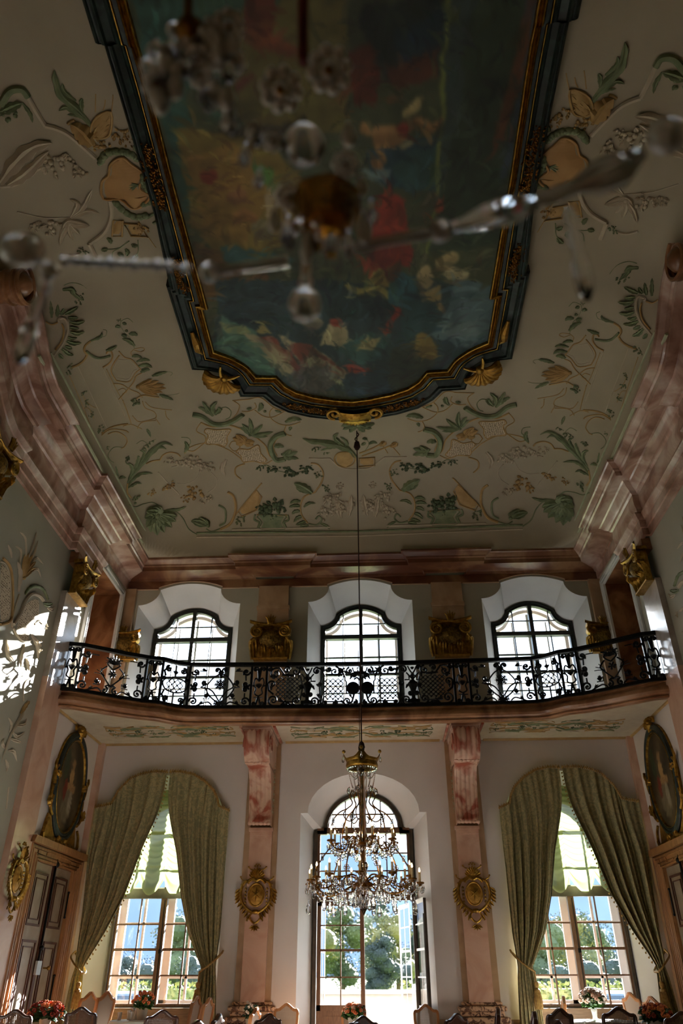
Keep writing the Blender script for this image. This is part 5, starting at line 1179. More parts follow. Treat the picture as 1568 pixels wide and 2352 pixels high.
# ---------------------------------------------------------------- wrought iron railing
RP = [Vector((x, y)) for x, y in PATH]; ACC = [0]
for i in range(1, len(RP)): ACC.append(ACC[-1] + (RP[i] - RP[i - 1]).length)
def s_at_x(x):
    for i in range(1, len(RP)):
        if RP[i - 1].x <= x <= RP[i].x: return ACC[i - 1] + (ACC[i] - ACC[i - 1]) * (x - RP[i - 1].x) / (RP[i].x - RP[i - 1].x)
    return 0 if x < 0 else ACC[-1]
def rpt(s, z, d=0):
    for i in range(1, len(RP)):
        if s <= ACC[i] + 1e-9:
            t = (s - ACC[i - 1]) / (ACC[i] - ACC[i - 1]); p = RP[i - 1].lerp(RP[i], t); e = (RP[i] - RP[i - 1]).normalized(); return Vector((p.x - e.y * d, p.y + e.x * d, z))
    p = RP[-1]; return Vector((p.x, p.y, z))
ZR0, ZR1 = 5.975, 6.80; HR = ZR1 - ZR0
rail = thing('balcony_railing', (0, -1.43, ZR0), 'black wrought-iron scrollwork railing along the front of the balcony', 'railing')
def along(z0, z1, w, name):
    b = MB(); L = [(p.x, p.y) for p in RP]; b.sweep([(-w / 2, z0), (w / 2, z0), (w / 2, z1), (-w / 2, z1), (-w / 2, z0)], L); b.build(name, 'iron', rail, smooth=False)
along(ZR1, ZR1 + 0.07, 0.085, 'handrail'); along(ZR0 - 0.025, ZR0 + 0.03, 0.055, 'bottom_rail')
XS = [-5.44, -5.19, -4.14, -3.85, -3.38, -2.15, -1.85]; XS = XS + [-x for x in reversed(XS)]
for x in XS:
    s = s_at_x(x); a, c = rpt(s, ZR0 - 0.03), rpt(s, ZR1 + 0.02); MB().bar(a, c, 0.044, 0.044, (1, 0, 0)).build('post', 'iron', rail, smooth=False)
class Panel:
    def __init__(s, x0, x1): s.s0, s.s1 = s_at_x(x0), s_at_x(x1); s.w = s.s1 - s.s0; s.b = MB()
    def T(s, p, d=0): return rpt(min(max(s.s0 + p[0], s.s0), s.s1), ZR0 + p[1] * HR, d)
    def line(s, pts, r=0.0155, sm=True):
        L = [(p.x, p.y) for p in spline([(a, c, 0) for a, c in pts], 5)] if sm and len(pts) > 2 else pts
        s.b.tube([s.T(p) for p in L], r, 5); return s
    def sp(s, cx, cy, r, a0, turns, tail=None, rad=0.019):      # spiral in metres, cy as a share of the height
        L = [(cx + p[0], cy + p[1] / HR) for p in spiral(0, 0, r, R(a0), turns, 20)]
        if tail: L = list(tail) + L
        n = len(L); s.b.tube([s.T(p) for p in L], [rad * (1.15 - 0.45 * i / n) for i in range(n)], 5); s.b.ball(s.T(L[-1]), rad * 1.5, 6, 4); return s
    def leaf(s, p, ang, L=0.11, w=0.04):
        a = R(ang); P = [s.T((p[0] + math.cos(a) * L * t, p[1] + math.sin(a) * L * t / HR), 0.01 * t) for t in (0, .25, .5, .75, 1)]; s.b.tube(P, [w * .3, w * .5, w * .45, w * .3, w * .06], 5)
        for t, k in ((.3, 40), (.3, -40), (.55, 45), (.55, -45)):
            a2 = R(ang + k); q = (p[0] + math.cos(a) * L * t, p[1] + math.sin(a) * L * t / HR); s.b.tube([s.T(q), s.T((q[0] + math.cos(a2) * L * .22, q[1] + math.sin(a2) * L * .22 / HR)), s.T((q[0] + math.cos(a2) * L * .4, q[1] + math.sin(a2) * L * .4 / HR))], [w * .3, w * .28, w * .05], 4)
        return s
    def fan(s, p, a0, a1, n, L=0.1, w=0.032):
        for i in range(n): s.leaf(p, a0 + (a1 - a0) * i / max(n - 1, 1), L, w)
        return s
    def diaper(s, x0, x1, y0, y1, n):
        st = (x1 - x0) / n; m = max(1, round((y1 - y0) * HR / st)); h = (y1 - y0) / m
        for i in range(n):
            for j in range(m):
                a, c = x0 + i * st, y0 + j * h
                s.b.tube([s.T((a, c)), s.T((a + st, c + h))], 0.0085, 4).tube([s.T((a + st, c)), s.T((a, c + h))], 0.0085, 4); s.b.ball(s.T((a + st / 2, c + h / 2)), 0.022, 6, 4)
                if i: s.b.ball(s.T((a, c)), 0.022, 6, 4)
        return s
    def done(s): s.b.build('railing_panel', 'iron', rail)
def narrow(x0, x1):
    p = Panel(x0, x1); w = p.w; c = w / 2
    for k in (-1, 1):
        p.sp(c + k * w * .26, .92, w * .13, 90 if k > 0 else 90, -k * 1.2, [(c, .62), (c + k * w * .04, .75), (c + k * w * .12, .97)])
        p.line([(c, .62), (c + k * w * .22, .70), (c + k * w * .34, .56), (c + k * w * .2, .44), (c + k * w * .25, .32), (c, .26)])
        p.sp(c + k * w * .26, .08, w * .13, -90, k * 1.2, [(c, .26), (c + k * w * .08, .14), (c + k * w * .16, .02)]); p.leaf((c + k * w * .3, .5), 90 - k * 60, .05)
    p.line([(c - w * .3, .22), (c + w * .3, .22)], .012, False).line([(c, .62), (c, .95)]); p.fan((c, .45), 60, 120, 3, .12); p.done()
def column(p, x, k):        # stacked C-scrolls at one end of a panel; k points inward
    for y, r in ((.86, .075), (.55, .07), (.42, .065), (.13, .085)):
        p.sp(x + k * .11, y, r, 180 if k > 0 else 0, (1.3 if y > .5 else -1.3) * k, None)
    p.line([(x + k * .12, .77), (x + k * .11, .64)]).line([(x + k * .12, .33), (x + k * .12, .23)]).line([(x + k * .19, .88), (x + k * .33, .88)], .012, False)
    p.leaf((x + k * .05, .48), 90 - k * 90, .1).leaf((x + k * .05, .48), 90 - k * 50, .09).leaf((x + k * .05, .48), 90 - k * 130, .09).leaf((x + k * .17, .78), 90 + k * 10, .1)
    p.line([(x + k * .3, .2), (x + k * .42, .2), (x + k * .42, .30)], .012, False); p.leaf((x + k * .36, .22), 90, .11).leaf((x + k * .36, .22), 120, .08).leaf((x + k * .36, .22), 60, .08)
    p.line([(x + k * .18, .03), (x + k * .28, .08), (x + k * .40, .12), (x + k * .48, .05)]); p.leaf((x + k * .22, .04), 90 - k * 45, .13)
def wide(x0, x1):
    p = Panel(x0, x1); w = p.w; c = w / 2; column(p, 0, 1); column(p, w, -1)
    for k in (-1, 1):
        p.sp(c + k * .08, .90, .055, 180 if k > 0 else 0, -1.1 * k, [(c, .70), (c + k * .02, .8)]); p.line([(c + k * .02, .18), (c + k * .14, .38), (c + k * .26, .5), (c + k * .14, .72), (c, .82)]); p.line([(c, .08), (c + k * .2, .28), (c + k * .3, .5)])
        p.sp(c + k * .32, .60, .06, 200 if k > 0 else -20, 1.1 * k, [(c + k * .25, .45), (c + k * .38, .48)]); p.leaf((c + k * .3, .9), 90 - k * 70, .1)
    p.fan((c, .55), 0, 315, 8, .14, .034); p.fan((c, .05), 20, 160, 5, .14); p.fan((c, .9), -130, -50, 3, .1); p.done()
def mid(x0, x1):
    p = Panel(x0, x1); w = p.w; c = w / 2
    for k in (-1, 1):
        p.sp(c + k * w * .26, .85, .07, 90, -k * 1.3, [(c + k * w * .36, .66), (c + k * w * .42, .78)]).sp(c + k * w * .26, .13, .07, -90, k * 1.3, [(c + k * w * .36, .32), (c + k * w * .42, .2)])
        p.line([(c, .30), (c + k * w * .3, .34), (c + k * w * .44, .48), (c + k * w * .3, .62), (c, .66)]); p.sp(c + k * w * .4, .62, .04, 0, k * 1.0)
    p.diaper(c - w * .3, c + w * .3, .34, .63, 3).line([(c, .66), (c, .97)]).line([(c, .3), (c, .02)]); p.fan((c, .74), 60, 120, 3, .1); p.done()
def big(x0, x1):
    p = Panel(x0, x1); w = p.w; c = w / 2; column(p, 0, 1); column(p, w, -1)
    for k in (-1, 1):
        p.line([(c, .60), (c + k * .12, .72), (c + k * .06, .82), (c + k * .16, .86)]); p.line([(c, .2), (c + k * .14, .38), (c + k * .22, .52), (c + k * .12, .66)]); p.sp(c + k * .1, .1, .07, 90, k * 1.0, [(c, .2), (c + k * .05, .22)])
        for a in (10, 35, 60): p.line([(c + k * .14, .42), (c + k * (.14 + .10 * math.cos(R(a))), .44 + .1 * math.sin(R(a))), (c + k * (.14 + .2 * math.cos(R(a))), .43 + .12 * math.sin(R(a)) * 1.6)], .008)
    p.fan((c, .72), 20, 160, 8, .19, .022); p.fan((c, .5), 0, 315, 6, .09, .03); p.done()
def centre(k):
    p = Panel(-1.85, 0) if k < 0 else Panel(0, 1.85); w = p.w; m = (lambda x: w - x) if k < 0 else (lambda x: x); K = 1 if k > 0 else -1
    def L(pts, **a): p.line([(m(x), y) for x, y in pts], **a)
    def S(x, y, r, a0, t, tail=None): p.sp(m(x), y, r, a0 if K > 0 else 180 - a0, t * K, [(m(a), b_) for a, b_ in tail] if tail else None)
    xa = sorted((m(.33), m(.74))); p.diaper(xa[0], xa[1], .18, .68, 4); xa = sorted((m(1.2), m(1.66))); p.diaper(xa[0], xa[1], .2, .72, 5)
    L([(.3, .72), (.3, .64), (.27, .6), (.27, .3)], sm=False); L([(.76, .7), (.8, .45), (.76, .16)]); L([(1.18, .74), (1.14, .45), (1.18, .16)])
    S(.5, .86, .11, 100, 1.4, [(.30, .72), (.36, .9)]); S(.2, .88, .07, 80, -1.3); S(.86, .88, .07, 90, -1.4, [(.7, .74), (.76, .92)]); S(1.28, .86, .09, 90, 1.3); S(1.68, .82, .11, 90, -1.4, [(1.3, .76), (1.5, .78), (1.6, .95)])
    S(.25, .13, .08, -90, 1.3, [(.12, .3), (.16, .12)]); S(.9, .13, .10, -90, -1.4, [(.74, .3), (.78, .06)]); S(1.25, .14, .09, -90, 1.3, [(1.1, .05)]); S(1.7, .16, .11, -90, 1.5, [(1.3, .05), (1.55, .02)]); S(1.74, .55, .08, 0, 1.2, [(1.7, .3), (1.8, .4)])
    L([(.34, .77), (.62, .77)], sm=False); L([(1.3, .78), (1.55, .78)], sm=False); L([(.36, .12), (.7, .12)], sm=False); L([(1.25, .12), (1.6, .12)], sm=False); L([(.88, .62), (.97, .62), (.97, .72)], sm=False); L([(1.2, .62), (1.11, .62), (1.11, .72)], sm=False)
    L([(.92, .8), (1.0, .68), (1.04, .62)]); L([(1.16, .8), (1.08, .68), (1.04, .62)]); L([(.95, .96), (1.04, .78), (1.13, .96)]); p.fan((m(1.04), .72), 0, 300, 6, .06); p.fan((m(1.04), .88), 60, 120, 3, .06)
    for x, y, a in ((.42, .72, 100), (.62, .86, 30), (1.0, .5, 90), (.2, .66, 120), (1.4, .72, 60), (1.5, .14, 20), (.8, .2, 70), (.14, .44, 90), (.16, .2, 60)): p.leaf((m(x), y), a if K > 0 else 180 - a, .12, .034)
    for x, y, r_, a, t_ in ((.38, .90, .06, 200, 1.2), (.62, .92, .06, -20, -1.2), (1.16, .92, .05, 0, 1.2), (1.45, .90, .07, 160, -1.2), (1.8, .92, .05, 90, 1.2), (.5, .08, .06, 90, 1.2), (.7, .1, .06, 0, -1.3), (1.1, .3, .05, 180, 1.2), (.98, .3, .05, 0, -1.2), (1.45, .07, .06, 90, -1.2), (.22, .45, .05, 180, 1.2), (.8, .55, .05, 0, -1.2), (1.16, .5, .05, 180, 1.2), (1.72, .72, .05, 0, 1.2), (.12, .75, .06, 0, 1.2), (.1, .1, .05, 90, 1.2)): S(x, y, r_, a, t_)
    for x, y, a in ((.3, .95, -40), (.75, .95, -120), (1.22, .7, 100), (1.62, .92, -60), (.32, .08, 40), (.84, .1, 140), (1.36, .06, 30), (1.56, .04, 150), (.9, .42, 60), (1.2, .4, 120), (1.75, .4, 90), (.25, .8, 45)): p.leaf((m(x), y), a if K > 0 else 180 - a, .1, .036)
    p.done()
narrow(-5.44, -5.19); narrow(5.19, 5.44); narrow(-4.14, -3.85); narrow(3.85, 4.14); narrow(-2.15, -1.85); narrow(1.85, 2.15)
mid(-3.85, -3.38); mid(3.38, 3.85); wide(-3.38, -2.15); wide(2.15, 3.38); big(-5.19, -4.14); big(4.14, 5.19); centre(-1); centre(1)
for k in (-1, 1):
    s = s_at_x(k * 1.04); b = MB(); c = rpt(s, 0); pr = [(0.005, 6.0), (.10, 6.03), (.09, 6.07), (.035, 6.12), (.04, 6.2), (.06, 6.30), (.085, 6.36), (.11, 6.40), (.09, 6.43), (.03, 6.48), (.012, 6.56), (0.0, 6.60)]
    b.lathe(pr, (c.x, c.y, 0), 10, 1, .5).box(c.x - .12, c.x + .12, c.y - .03, c.y + .03, 6.02, 6.09); b.build('urn', 'iron', rail)
    b = MB(); c = rpt(s_at_x(k * .14), 0); b.lathe([(0, -.02), (.09, -.02), (.13, -.008), (.13, .008), (.09, .02), (0, .02)], (0, 0, 0), 20); b.v = [(c.x + x, c.y + z, 6.34 + y) for x, y, z in b.v]; b.build('shield', 'iron', rail)
b = MB(); c = rpt(s_at_x(0), 0); b.box(c.x - .13, c.x + .13, c.y - .02, c.y + .02, 6.62, 6.68)
for x in (-.12, -.04, .04, .12): b.tube([(c.x + x, c.y, 6.68), (c.x + x * 1.2, c.y, 6.74)], .014, 5).ball((c.x + x * 1.2, c.y, 6.75), .018)
b.tube([(c.x, c.y, 6.0), (c.x, c.y, 6.8)], .018, 6)
for k in (-1, 1): b.tube([(c.x, c.y, 6.5), (c.x + k * .06, c.y, 6.56), (c.x + k * .12, c.y, 6.52)], .02, 5)
b.build('crest', 'iron', rail)
# ---------------------------------------------------------------- console brackets under the balcony
for s, nm in ((-1, 'left'), (1, 'right')):
    c = s * 2.02; root = thing('console_bracket', (c, 0, 3.98), 'fluted red-and-white marble console carrying the balcony %s of the door' % nm, 'console')
    pr = spline([(-1.22, 5.66, 0), (-1.27, 5.5, 0), (-1.24, 5.3, 0), (-1.12, 5.12, 0), (-0.98, 5.04, 0)], 5); pr2 = spline([(-0.95, 5.04, 0), (-0.66, 4.98, 0), (-0.46, 4.75, 0), (-0.36, 4.45, 0), (-0.33, 4.2, 0), (-0.36, 4.08, 0), (-0.30, 4.02, 0)], 5)
    for L, hw, nm2, mt in ((pr, 0.245, 'upper_volute', 'marble_rose'), (pr2, 0.215, 'lower_volute', 'marble_rose')):
        b = MB(); V = []; nu = 33
        for p in L:
            for i in range(nu): u = i / (nu - 1) * 2 - 1; V.append((c + u * hw, p.x - 0.022 * abs(math.sin(u * PI * 2.5)) + (0.02 if abs(u) > .93 else 0), p.y))
        b.add(V, [(j * nu + i, j * nu + i + 1, (j + 1) * nu + i + 1, (j + 1) * nu + i) for j in range(len(L) - 1) for i in range(nu - 1)])
        b.build(nm2, mt, root, angle=60)
        side = [(p.x, p.y) for p in L] + ([(-0.05, 4.02), (-0.05, 5.66)] if nm2[0] == 'l' else [(-0.05, 5.04), (-0.05, 5.66)])
        b = MB()
        for k in (-1, 1): b.prism(side, lambda u, v, w, k=k: (c + k * (hw - 0.01 + w), u, v), 0, 0.01)
        b.build('side_cheek', 'marble_pink', root, smooth=False)
    b = MB()
    for k in range(6): b.ball((c - .2 + .08 * k, -0.97, 5.045), 0.05, 8, 5, (1, 1, .7))
    b.build('upper_lip', 'marble_pink', root); b = MB()
    for k in range(6): b.ball((c - .18 + .072 * k, -0.34, 4.05), 0.045, 8, 5, (1, 1, .9))
    b.build('lower_lip', 'marble_pink', root); b = MB().box(c - .28, c + .28, -1.3, -0.02, 5.62, 5.675).box(c - .26, c + .26, -1.26, -0.02, 5.58, 5.62); b.build('cap_moulding', 'marble_red', root, smooth=False)
    b = MB()
    for k in (-1, 1):
        MB().tube([(c + k * .25, -1.0 + p[0], 5.36 + p[1]) for p in spiral(0, 0, .2, R(200), -1.6, 30)], .022, 6).build('side_scroll', 'marble_rose', root)
        MB().tube([(c + k * .33, -1.25, 5.665), (c + k * .33, -.02, 5.665)], .03, 5).build('side_moulding', 'marble_rose', root)
    rnd = random.Random(2); bags = {}
    for i in range(9): stroke(bags, 'b', 'g', .035, [(0, 0)], lambda q, i=i: (Vector((c - s * .24, -.28, 5.15 - .11 * i)), Vector((-s, 0, 0))), 0, rnd)
    bags['g'].build('flower_drop', 'stucco_pale', root)
# ---------------------------------------------------------------- gilded capitals
def capital(loc, rz, label, sc=1.0):
    root = thing('gilded_capital', loc, label, 'capital', None); root.rotation_euler = (0, 0, rz); root.scale = (sc, sc, sc)
    if CAP:
        for ch in CAP[0].children:
            q = ch.copy(); COL.objects.link(q); q.parent = root
        return root
    CAP.append(root); loc0 = root.location.copy(); root.location = (0, 0, 0)
    b = MB(); b.sheet(lambda u, v: ((u - .5) * .95, -.26 - .06 * math.cos((u - .5) * 5) * 0 + .09 * (1 - (2 * u - 1) ** 2) - .05 * math.sin(v * PI), .74 + .09 * v + .05 * (2 * u - 1) ** 2), 17, 6); b.box(-.4, .4, -.2, 0, .72, .8); b.build('abacus', 'gold', root)
    for k in (-1, 1):
        b = MB(); b.tube([(k * (.31 + p[0] * -1), -.27, .58 + p[1]) for p in spiral(0, 0, .135, R(90), 2.4, 44, .1)], [.034 - .02 * i / 44 for i in range(45)], 7); b.lathe([(0, 0), (.13, 0), (.13, .18), (0, .18)], (0, 0, 0), 16); n = len(b.v) - 4 * 16; b.v = b.v[:n] + [(k * .31 + x, -.26 + z, .58 + y) for x, y, z in b.v[n:]]; b.build('volute', 'gold', root)
    b = MB(); b.sheet(lambda u, v: ((u - .5) * (.42 + .12 * math.sin(v * PI)) * (1 - .5 * max(0, .35 - v) / .35), -.14 - .17 * math.sin(u * PI) * math.sin(min(v * 1.15, 1) * PI) ** .5, .2 + .52 * v), 13, 11); b.build('shield', 'gold_rough', root)
    for x, z1, w in ((-.36, .44, .2), (.36, .44, .2), (-.17, .3, .18), (.17, .3, .18), (0, .24, .16)):
        b = MB(); P = [Vector((x * (1 + .1 * t), -.13 - .05 * t - .12 * max(t - .6, 0) * 2, z1 * t)) for t in (0, .2, .4, .6, .8, .92, 1.0)]; P.append(Vector((x * 1.13, -.27, z1 - .05)))
        n = len(P); V = [] 
        for i, p in enumerate(P):
            ww = w * (.8 + .3 * math.sin(PI * i / (n - 1))) * (1 if i < n - 2 else .5)
            for j in range(7): u = j / 6 * 2 - 1; V.append((p.x + u * ww / 2, p.y + .05 * u * u - .02 * math.cos(u * 9), p.z - .03 * abs(u)))
        b.add(V, [(i * 7 + j, i * 7 + j + 1, (i + 1) * 7 + j + 1, (i + 1) * 7 + j) for i in range(n - 1) for j in range(6)]); b.build('acanthus_leaf', 'gold', root)
    b = MB(); b.box(-.375, .375, -.17, 0, -.03, .0).tube([(-.38, -.15, -.005), (.38, -.15, -.005)], .028, 7); b.box(-.33, .33, -.13, 0, 0, .75); b.build('astragal', 'gold_matte', root)
    b = MB()
    for k in range(5): b.tube([(.02 * (k - 2), -.3, .74), (.035 * (k - 2), -.33, .86), (.06 * (k - 2), -.34, .97 - .03 * abs(k - 2))], [.03, .025, .008], 5)
    for k in (-1, 1): b.tube([(k * .36, -.24, .45), (k * .42, -.26, .36), (k * .44, -.22, .3)], [.03, .035, .01], 6)
    b.build('finial', 'gold', root); root.location = loc0; return root
CAP = []
capital((-2.0, -0.05, 7.47), 0, 'gilded capital between the left and middle gallery windows')
capital((2.0, -0.05, 7.47), 0, 'gilded capital between the middle and right gallery windows')
capital((-5.42, -2.98, 7.66), R(90), 'gilded capital on the left wall pilaster beside the railing end', .86)
capital((5.42, -2.98, 7.66), R(-90), 'gilded capital on the right wall pilaster beside the railing end', .86)
capital((-5.42, -6.83, 7.66), R(90), 'gilded capital at the left edge, the one nearest the camera', .9)
capital((-5.33, -0.08, 7.50), 0, 'partly hidden gilded capital in the far left gallery corner', .8)
capital((5.33, -0.08, 7.50), 0, 'partly hidden gilded capital in the far right gallery corner', .8)
# ---------------------------------------------------------------- gilded star cartouches
def star_cartouche(loc, rz, label):
    root = thing('gilded_cartouche', loc, label, 'cartouche'); root.rotation_euler = (0, 0, rz); root.scale = (.84, .84, .84)
    if CART:
        for ch in CART[0].children:
            q = ch.copy(); COL.objects.link(q); q.parent = root
        return
    CART.append(root); l0 = root.location.copy(); root.location = (0, 0, 0); b = MB()
    b.sheet(lambda u, v: (.17 * math.cos(u * 2 * PI) * v, -.05 - .05 * (1 - v * v), .22 * math.sin(u * 2 * PI) * v), 28, 7, True); b.tube([(.175 * math.cos(a / 28 * 2 * PI), -.05, .225 * math.sin(a / 28 * 2 * PI)) for a in range(28)], .022, 6, True); b.build('oval_field', 'gold_matte', root)
    b = MB(); n = 16; V = [(0, -.125, 0)] + [((.11 if i % 2 == 0 else .028) * math.cos(R(90 + i * 22.5 * 16 / 12 * .75)), -.1, (.15 if i % 2 == 0 else .035) * math.sin(R(90 + i * 22.5 * 16 / 12 * .75))) for i in range(n)]
    V = [(0, -.125, 0)] + [((.11 if i % 2 == 0 else .03) * math.cos(R(90 + i * 30)), -.098, (.15 if i % 2 == 0 else .04) * math.sin(R(90 + i * 30))) for i in range(12)]
    b.add(V, [(0, 1 + i, 1 + (i + 1) % 12) for i in range(12)]); b.build('star', 'gold', root, smooth=False)
    for k in (-1, 1):
        b = MB(); b.tube([(k * p.x, -.07, p.y) for p in spline([(.19, .27, 0), (.28, .24, 0), (.34, .08, 0), (.32, -.12, 0), (.2, -.27, 0), (.05, -.36, 0)], 6)], .032, 7)
        for i in range(5): b.ball((k * .24, -.05, .12 - .07 * i), .028, 6, 4)
        b.build('side_scroll', 'gold', root); b = MB()
        for i in range(9):
            t = i / 8; p = Vector((k * (.36 - .26 * max(t - .35, 0) / .65), -.06, .12 - .5 * t)); d = Vector((k * (.12 - .03 * t), -.01, -.1 - .04 * t)); leaf_strip(b, [p, p + d * .5 + Vector((0, -.02, 0)), p + d], [Vector((0, -1, 0))] * 3, .075, .4)
        b.build('wing_feathers', 'gold', root)
    b = MB()
    for i in range(9):
        a = R(30 + 15 * i); L = .26 - .05 * abs(i - 4) / 4; P = [Vector((math.cos(a) * L * t, -.06 - .03 * t, .3 + math.sin(a) * L * t)) for t in (0, .3, .6, .85, 1)]; leaf_strip(b, P, [Vector((0, -1, 0))] * 5, .07, .4)
    for k in (-1, 1):
        for pts in ([(.03, .32), (.14, .33), (.24, .28), (.34, .31), (.37, .36)], [(.05, .45), (.1, .5), (.16, .52), (.2, .56)], [(.24, .28), (.3, .24), (.34, .2)]):
            b.tube([(k * p.x, -.05, p.y) for p in spline([(x, z, 0) for x, z in pts], 4)], .014, 5); b.ball((k * pts[-1][0], -.05, pts[-1][1]), .022)
        b.tube([(k * p.x, -.09, p.y) for p in spline([(0, .27, 0), (.08, .31, 0), (.16, .27, 0), (.2, .22, 0)], 5)], .035, 7)
    for i in range(5): b.ball((.03 * (i - 2), -.06, .58 + .03 * (i % 2)), .02)
    b.build('crest', 'gold', root); b = MB()
    b.lathe([(0, -.05), (.07, -.03), (.085, 0), (.06, .04), (0, .05)], (0, -.07, -.34), 10)
    for k in (-1, 1): b.tube([(k * p.x, -.06, p.y) for p in spline([(.08, -.36, 0), (.12, -.44, 0), (.07, -.52, 0), (.0, -.56, 0)], 4)], .022, 6).tube([(k * p.x, -.06, p.y) for p in spline([(.0, -.57, 0), (.08, -.50, 0), (.15, -.47, 0), (.17, -.52, 0)], 4)], .014, 5)
    for i in range(5): a = R(-150 + 30 * i); leaf_strip(b, [Vector((0, -.05, -.6)), Vector((math.cos(a) * .06, -.07, -.6 + math.sin(a) * .06)), Vector((math.cos(a) * .14, -.06, -.6 + math.sin(a) * .12))], [Vector((0, -1, 0))] * 3, .06, .4)
    b.build('drop', 'gold', root); root.location = l0
CART = []
star_cartouche((-2.03, -0.11, 2.83), 0, 'gilded star cartouche on the pink pilaster left of the door')
star_cartouche((2.03, -0.11, 2.83), 0, 'gilded star cartouche on the pink pilaster right of the door')
star_cartouche((-5.42, -3.0, 2.84), R(90), 'gilded star cartouche at the left picture edge beside the panelled door')
# ---------------------------------------------------------------- oval paintings over the side doors
for s, nm in ((-1, 'left'), (1, 'right')):
    root = thing('oval_painting', (s * 5.53, -1.36, 3.53), 'oval painting in a dark frame with gilt ornaments over the %s door' % nm, 'painting'); mp = lambda u, v, d: (s * (5.53 - d), -1.36 + u, 4.58 + v)
    b = MB(); n = 44; E = lambda a, d: [(a * .74 * math.cos(2 * PI * i / n), a * .96 * math.sin(2 * PI * i / n) * (1.02 if i > n / 2 else 1), d) for i in range(n)]
    def band(b, L): b.add([mp(*p) for r_ in L for p in E(*r_)], [(j * n + i, j * n + (i + 1) % n, (j + 1) * n + (i + 1) % n, (j + 1) * n + i) for j in range(len(L) - 1) for i in range(n)])
    band(b, [(1.0, 0), (1.0, .07), (.98, .09), (.93, .10), (.90, .08), (.88, .09), (.85, .08)]); b.build('frame', 'marble_green', root, angle=30)
    b = MB(); band(b, [(.86, .07), (.85, .095), (.835, .09), (.825, .05)]); band(b, [(1.015, 0), (1.015, .03), (.995, .05), (.99, .03)]); b.build('inner_fillet', 'gold', root, angle=30)
    b = MB(); NU, NV = 44, 14; V = []; cc = []; rr = np.random.RandomState(4 + s)
    for j in range(NV):
        for i in range(NU):
            a = 2 * PI * i / NU; q = (j / (NV - 1)) * .84; x, z = q * .74 * math.cos(a), q * .96 * math.sin(a); V.append(mp(x, z, .055)); c_ = np.array([74, 62, 42.]) * (1 + .25 * math.sin(x * 9 + z * 5))
            for (ex, ez, ax, az, col) in ((.02, .16, .10, .15, (170, 136, 88)), (.03, .38, .08, .10, (150, 118, 78)), (.05, -.05, .22, .10, (160, 126, 82)), (-.02, -.36, .24, .28, (112, 100, 78)), (.12, -.3, .1, .2, (150, 140, 118)), (-.2, -.1, .08, .2, (118, 50, 36)), (-.3, .3, .12, .3, (58, 66, 44))):
                if ((x * -s - ex) / ax) ** 2 + ((z - ez) / az) ** 2 < 1: c_ = np.array(col, float)
            c_ = c_ * (.9 + .2 * rr.rand()) / 255; cc.append(np.where(c_ <= .04045, c_ / 12.92, ((c_ + .055) / 1.055) ** 2.4))
    b.add(V, [(j * NU + i, j * NU + (i + 1) % NU, (j + 1) * NU + (i + 1) % NU, (j + 1) * NU + i) for j in range(NV - 1) for i in range(NU)]); o = b.build('canvas', 'painted_canvas', root); at_ = o.data.color_attributes.new('paint', 'FLOAT_COLOR', 'POINT'); at_.data.foreach_set('color', np.concatenate([np.array(cc), np.ones((len(cc), 1))], 1).astype(np.float32).ravel())
    nW = Vector((-s, 0, 0)); SW = lambda q: (Vector(mp(q[0], q[1], .06)), nW); rnd = random.Random(6); bags = {}
    for k in (-1, 1):
        for w_, T in ((.05, [(.05, .98), (.16, 1.06), (.26, 1.04), (.24, .96)]), (.05, [(.72, .2), (.8, .12), (.78, -.02), (.74, -.12)]), (.05, [(.8, .12), (.86, .2), (.83, .28)]), (.06, [(.62, -.62), (.72, -.55), (.76, -.42), (.72, -.32)]), (.06, [(.3, -.98), (.55, -1.0), (.78, -1.02), (.84, -.94)]), (.05, [(.84, -.94), (.8, -.8), (.7, -.7)]), (.035, [(.74, -.4), (.77, -.28), (.75, -.15)])): stroke(bags, 'r', 'o', w_, [(k * a, z) for a, z in T], SW, 0, rnd)
        for w_, T in ((.1, [(0, .92), (.1, 1.04), (.2, 1.0)]), (.1, [(.74, .1), (.66, .06), (.62, .12)]), (.12, [(.05, -.94), (.16, -1.0), (.2, -.9)]), (.09, [(.76, -.5), (.84, -.42), (.86, -.3)])): stroke(bags, 'l', 'o', w_, [(k * a, z) for a, z in T], SW, 0, rnd)
        stroke(bags, 'b', 'o', .07, [(k * .7, .04)], SW, 0, rnd)
    stroke(bags, 'b', 'o', .13, [(0, .98)], SW, 0, rnd); stroke(bags, 'l', 'o', .14, [(0, .85), (0, 1.0), (.02, 1.12)], SW, 0, rnd)
    for i in range(4): stroke(bags, 's', 'o', .09, [(-.1, -.94), (0, -1.0), (.1, -.94)], SW, 0, rnd)
    bags['o'].build('gilt_ornament', 'gold', root)
    for k in (-1, 1):
        b = MB(); T = [(k * .3, -1.02), (k * .8, -1.02), (k * .74, -.82), (k * .66, -.6)] + [(k * .74 * math.cos(R(a)) * 1.0, -.96 * math.sin(R(a)) * 1.02) for a in (40, 50, 60, 70)]; b.prism(T, mp, 0, .04); b.build('fretwork_bracket', 'gold_matte', root, smooth=False)
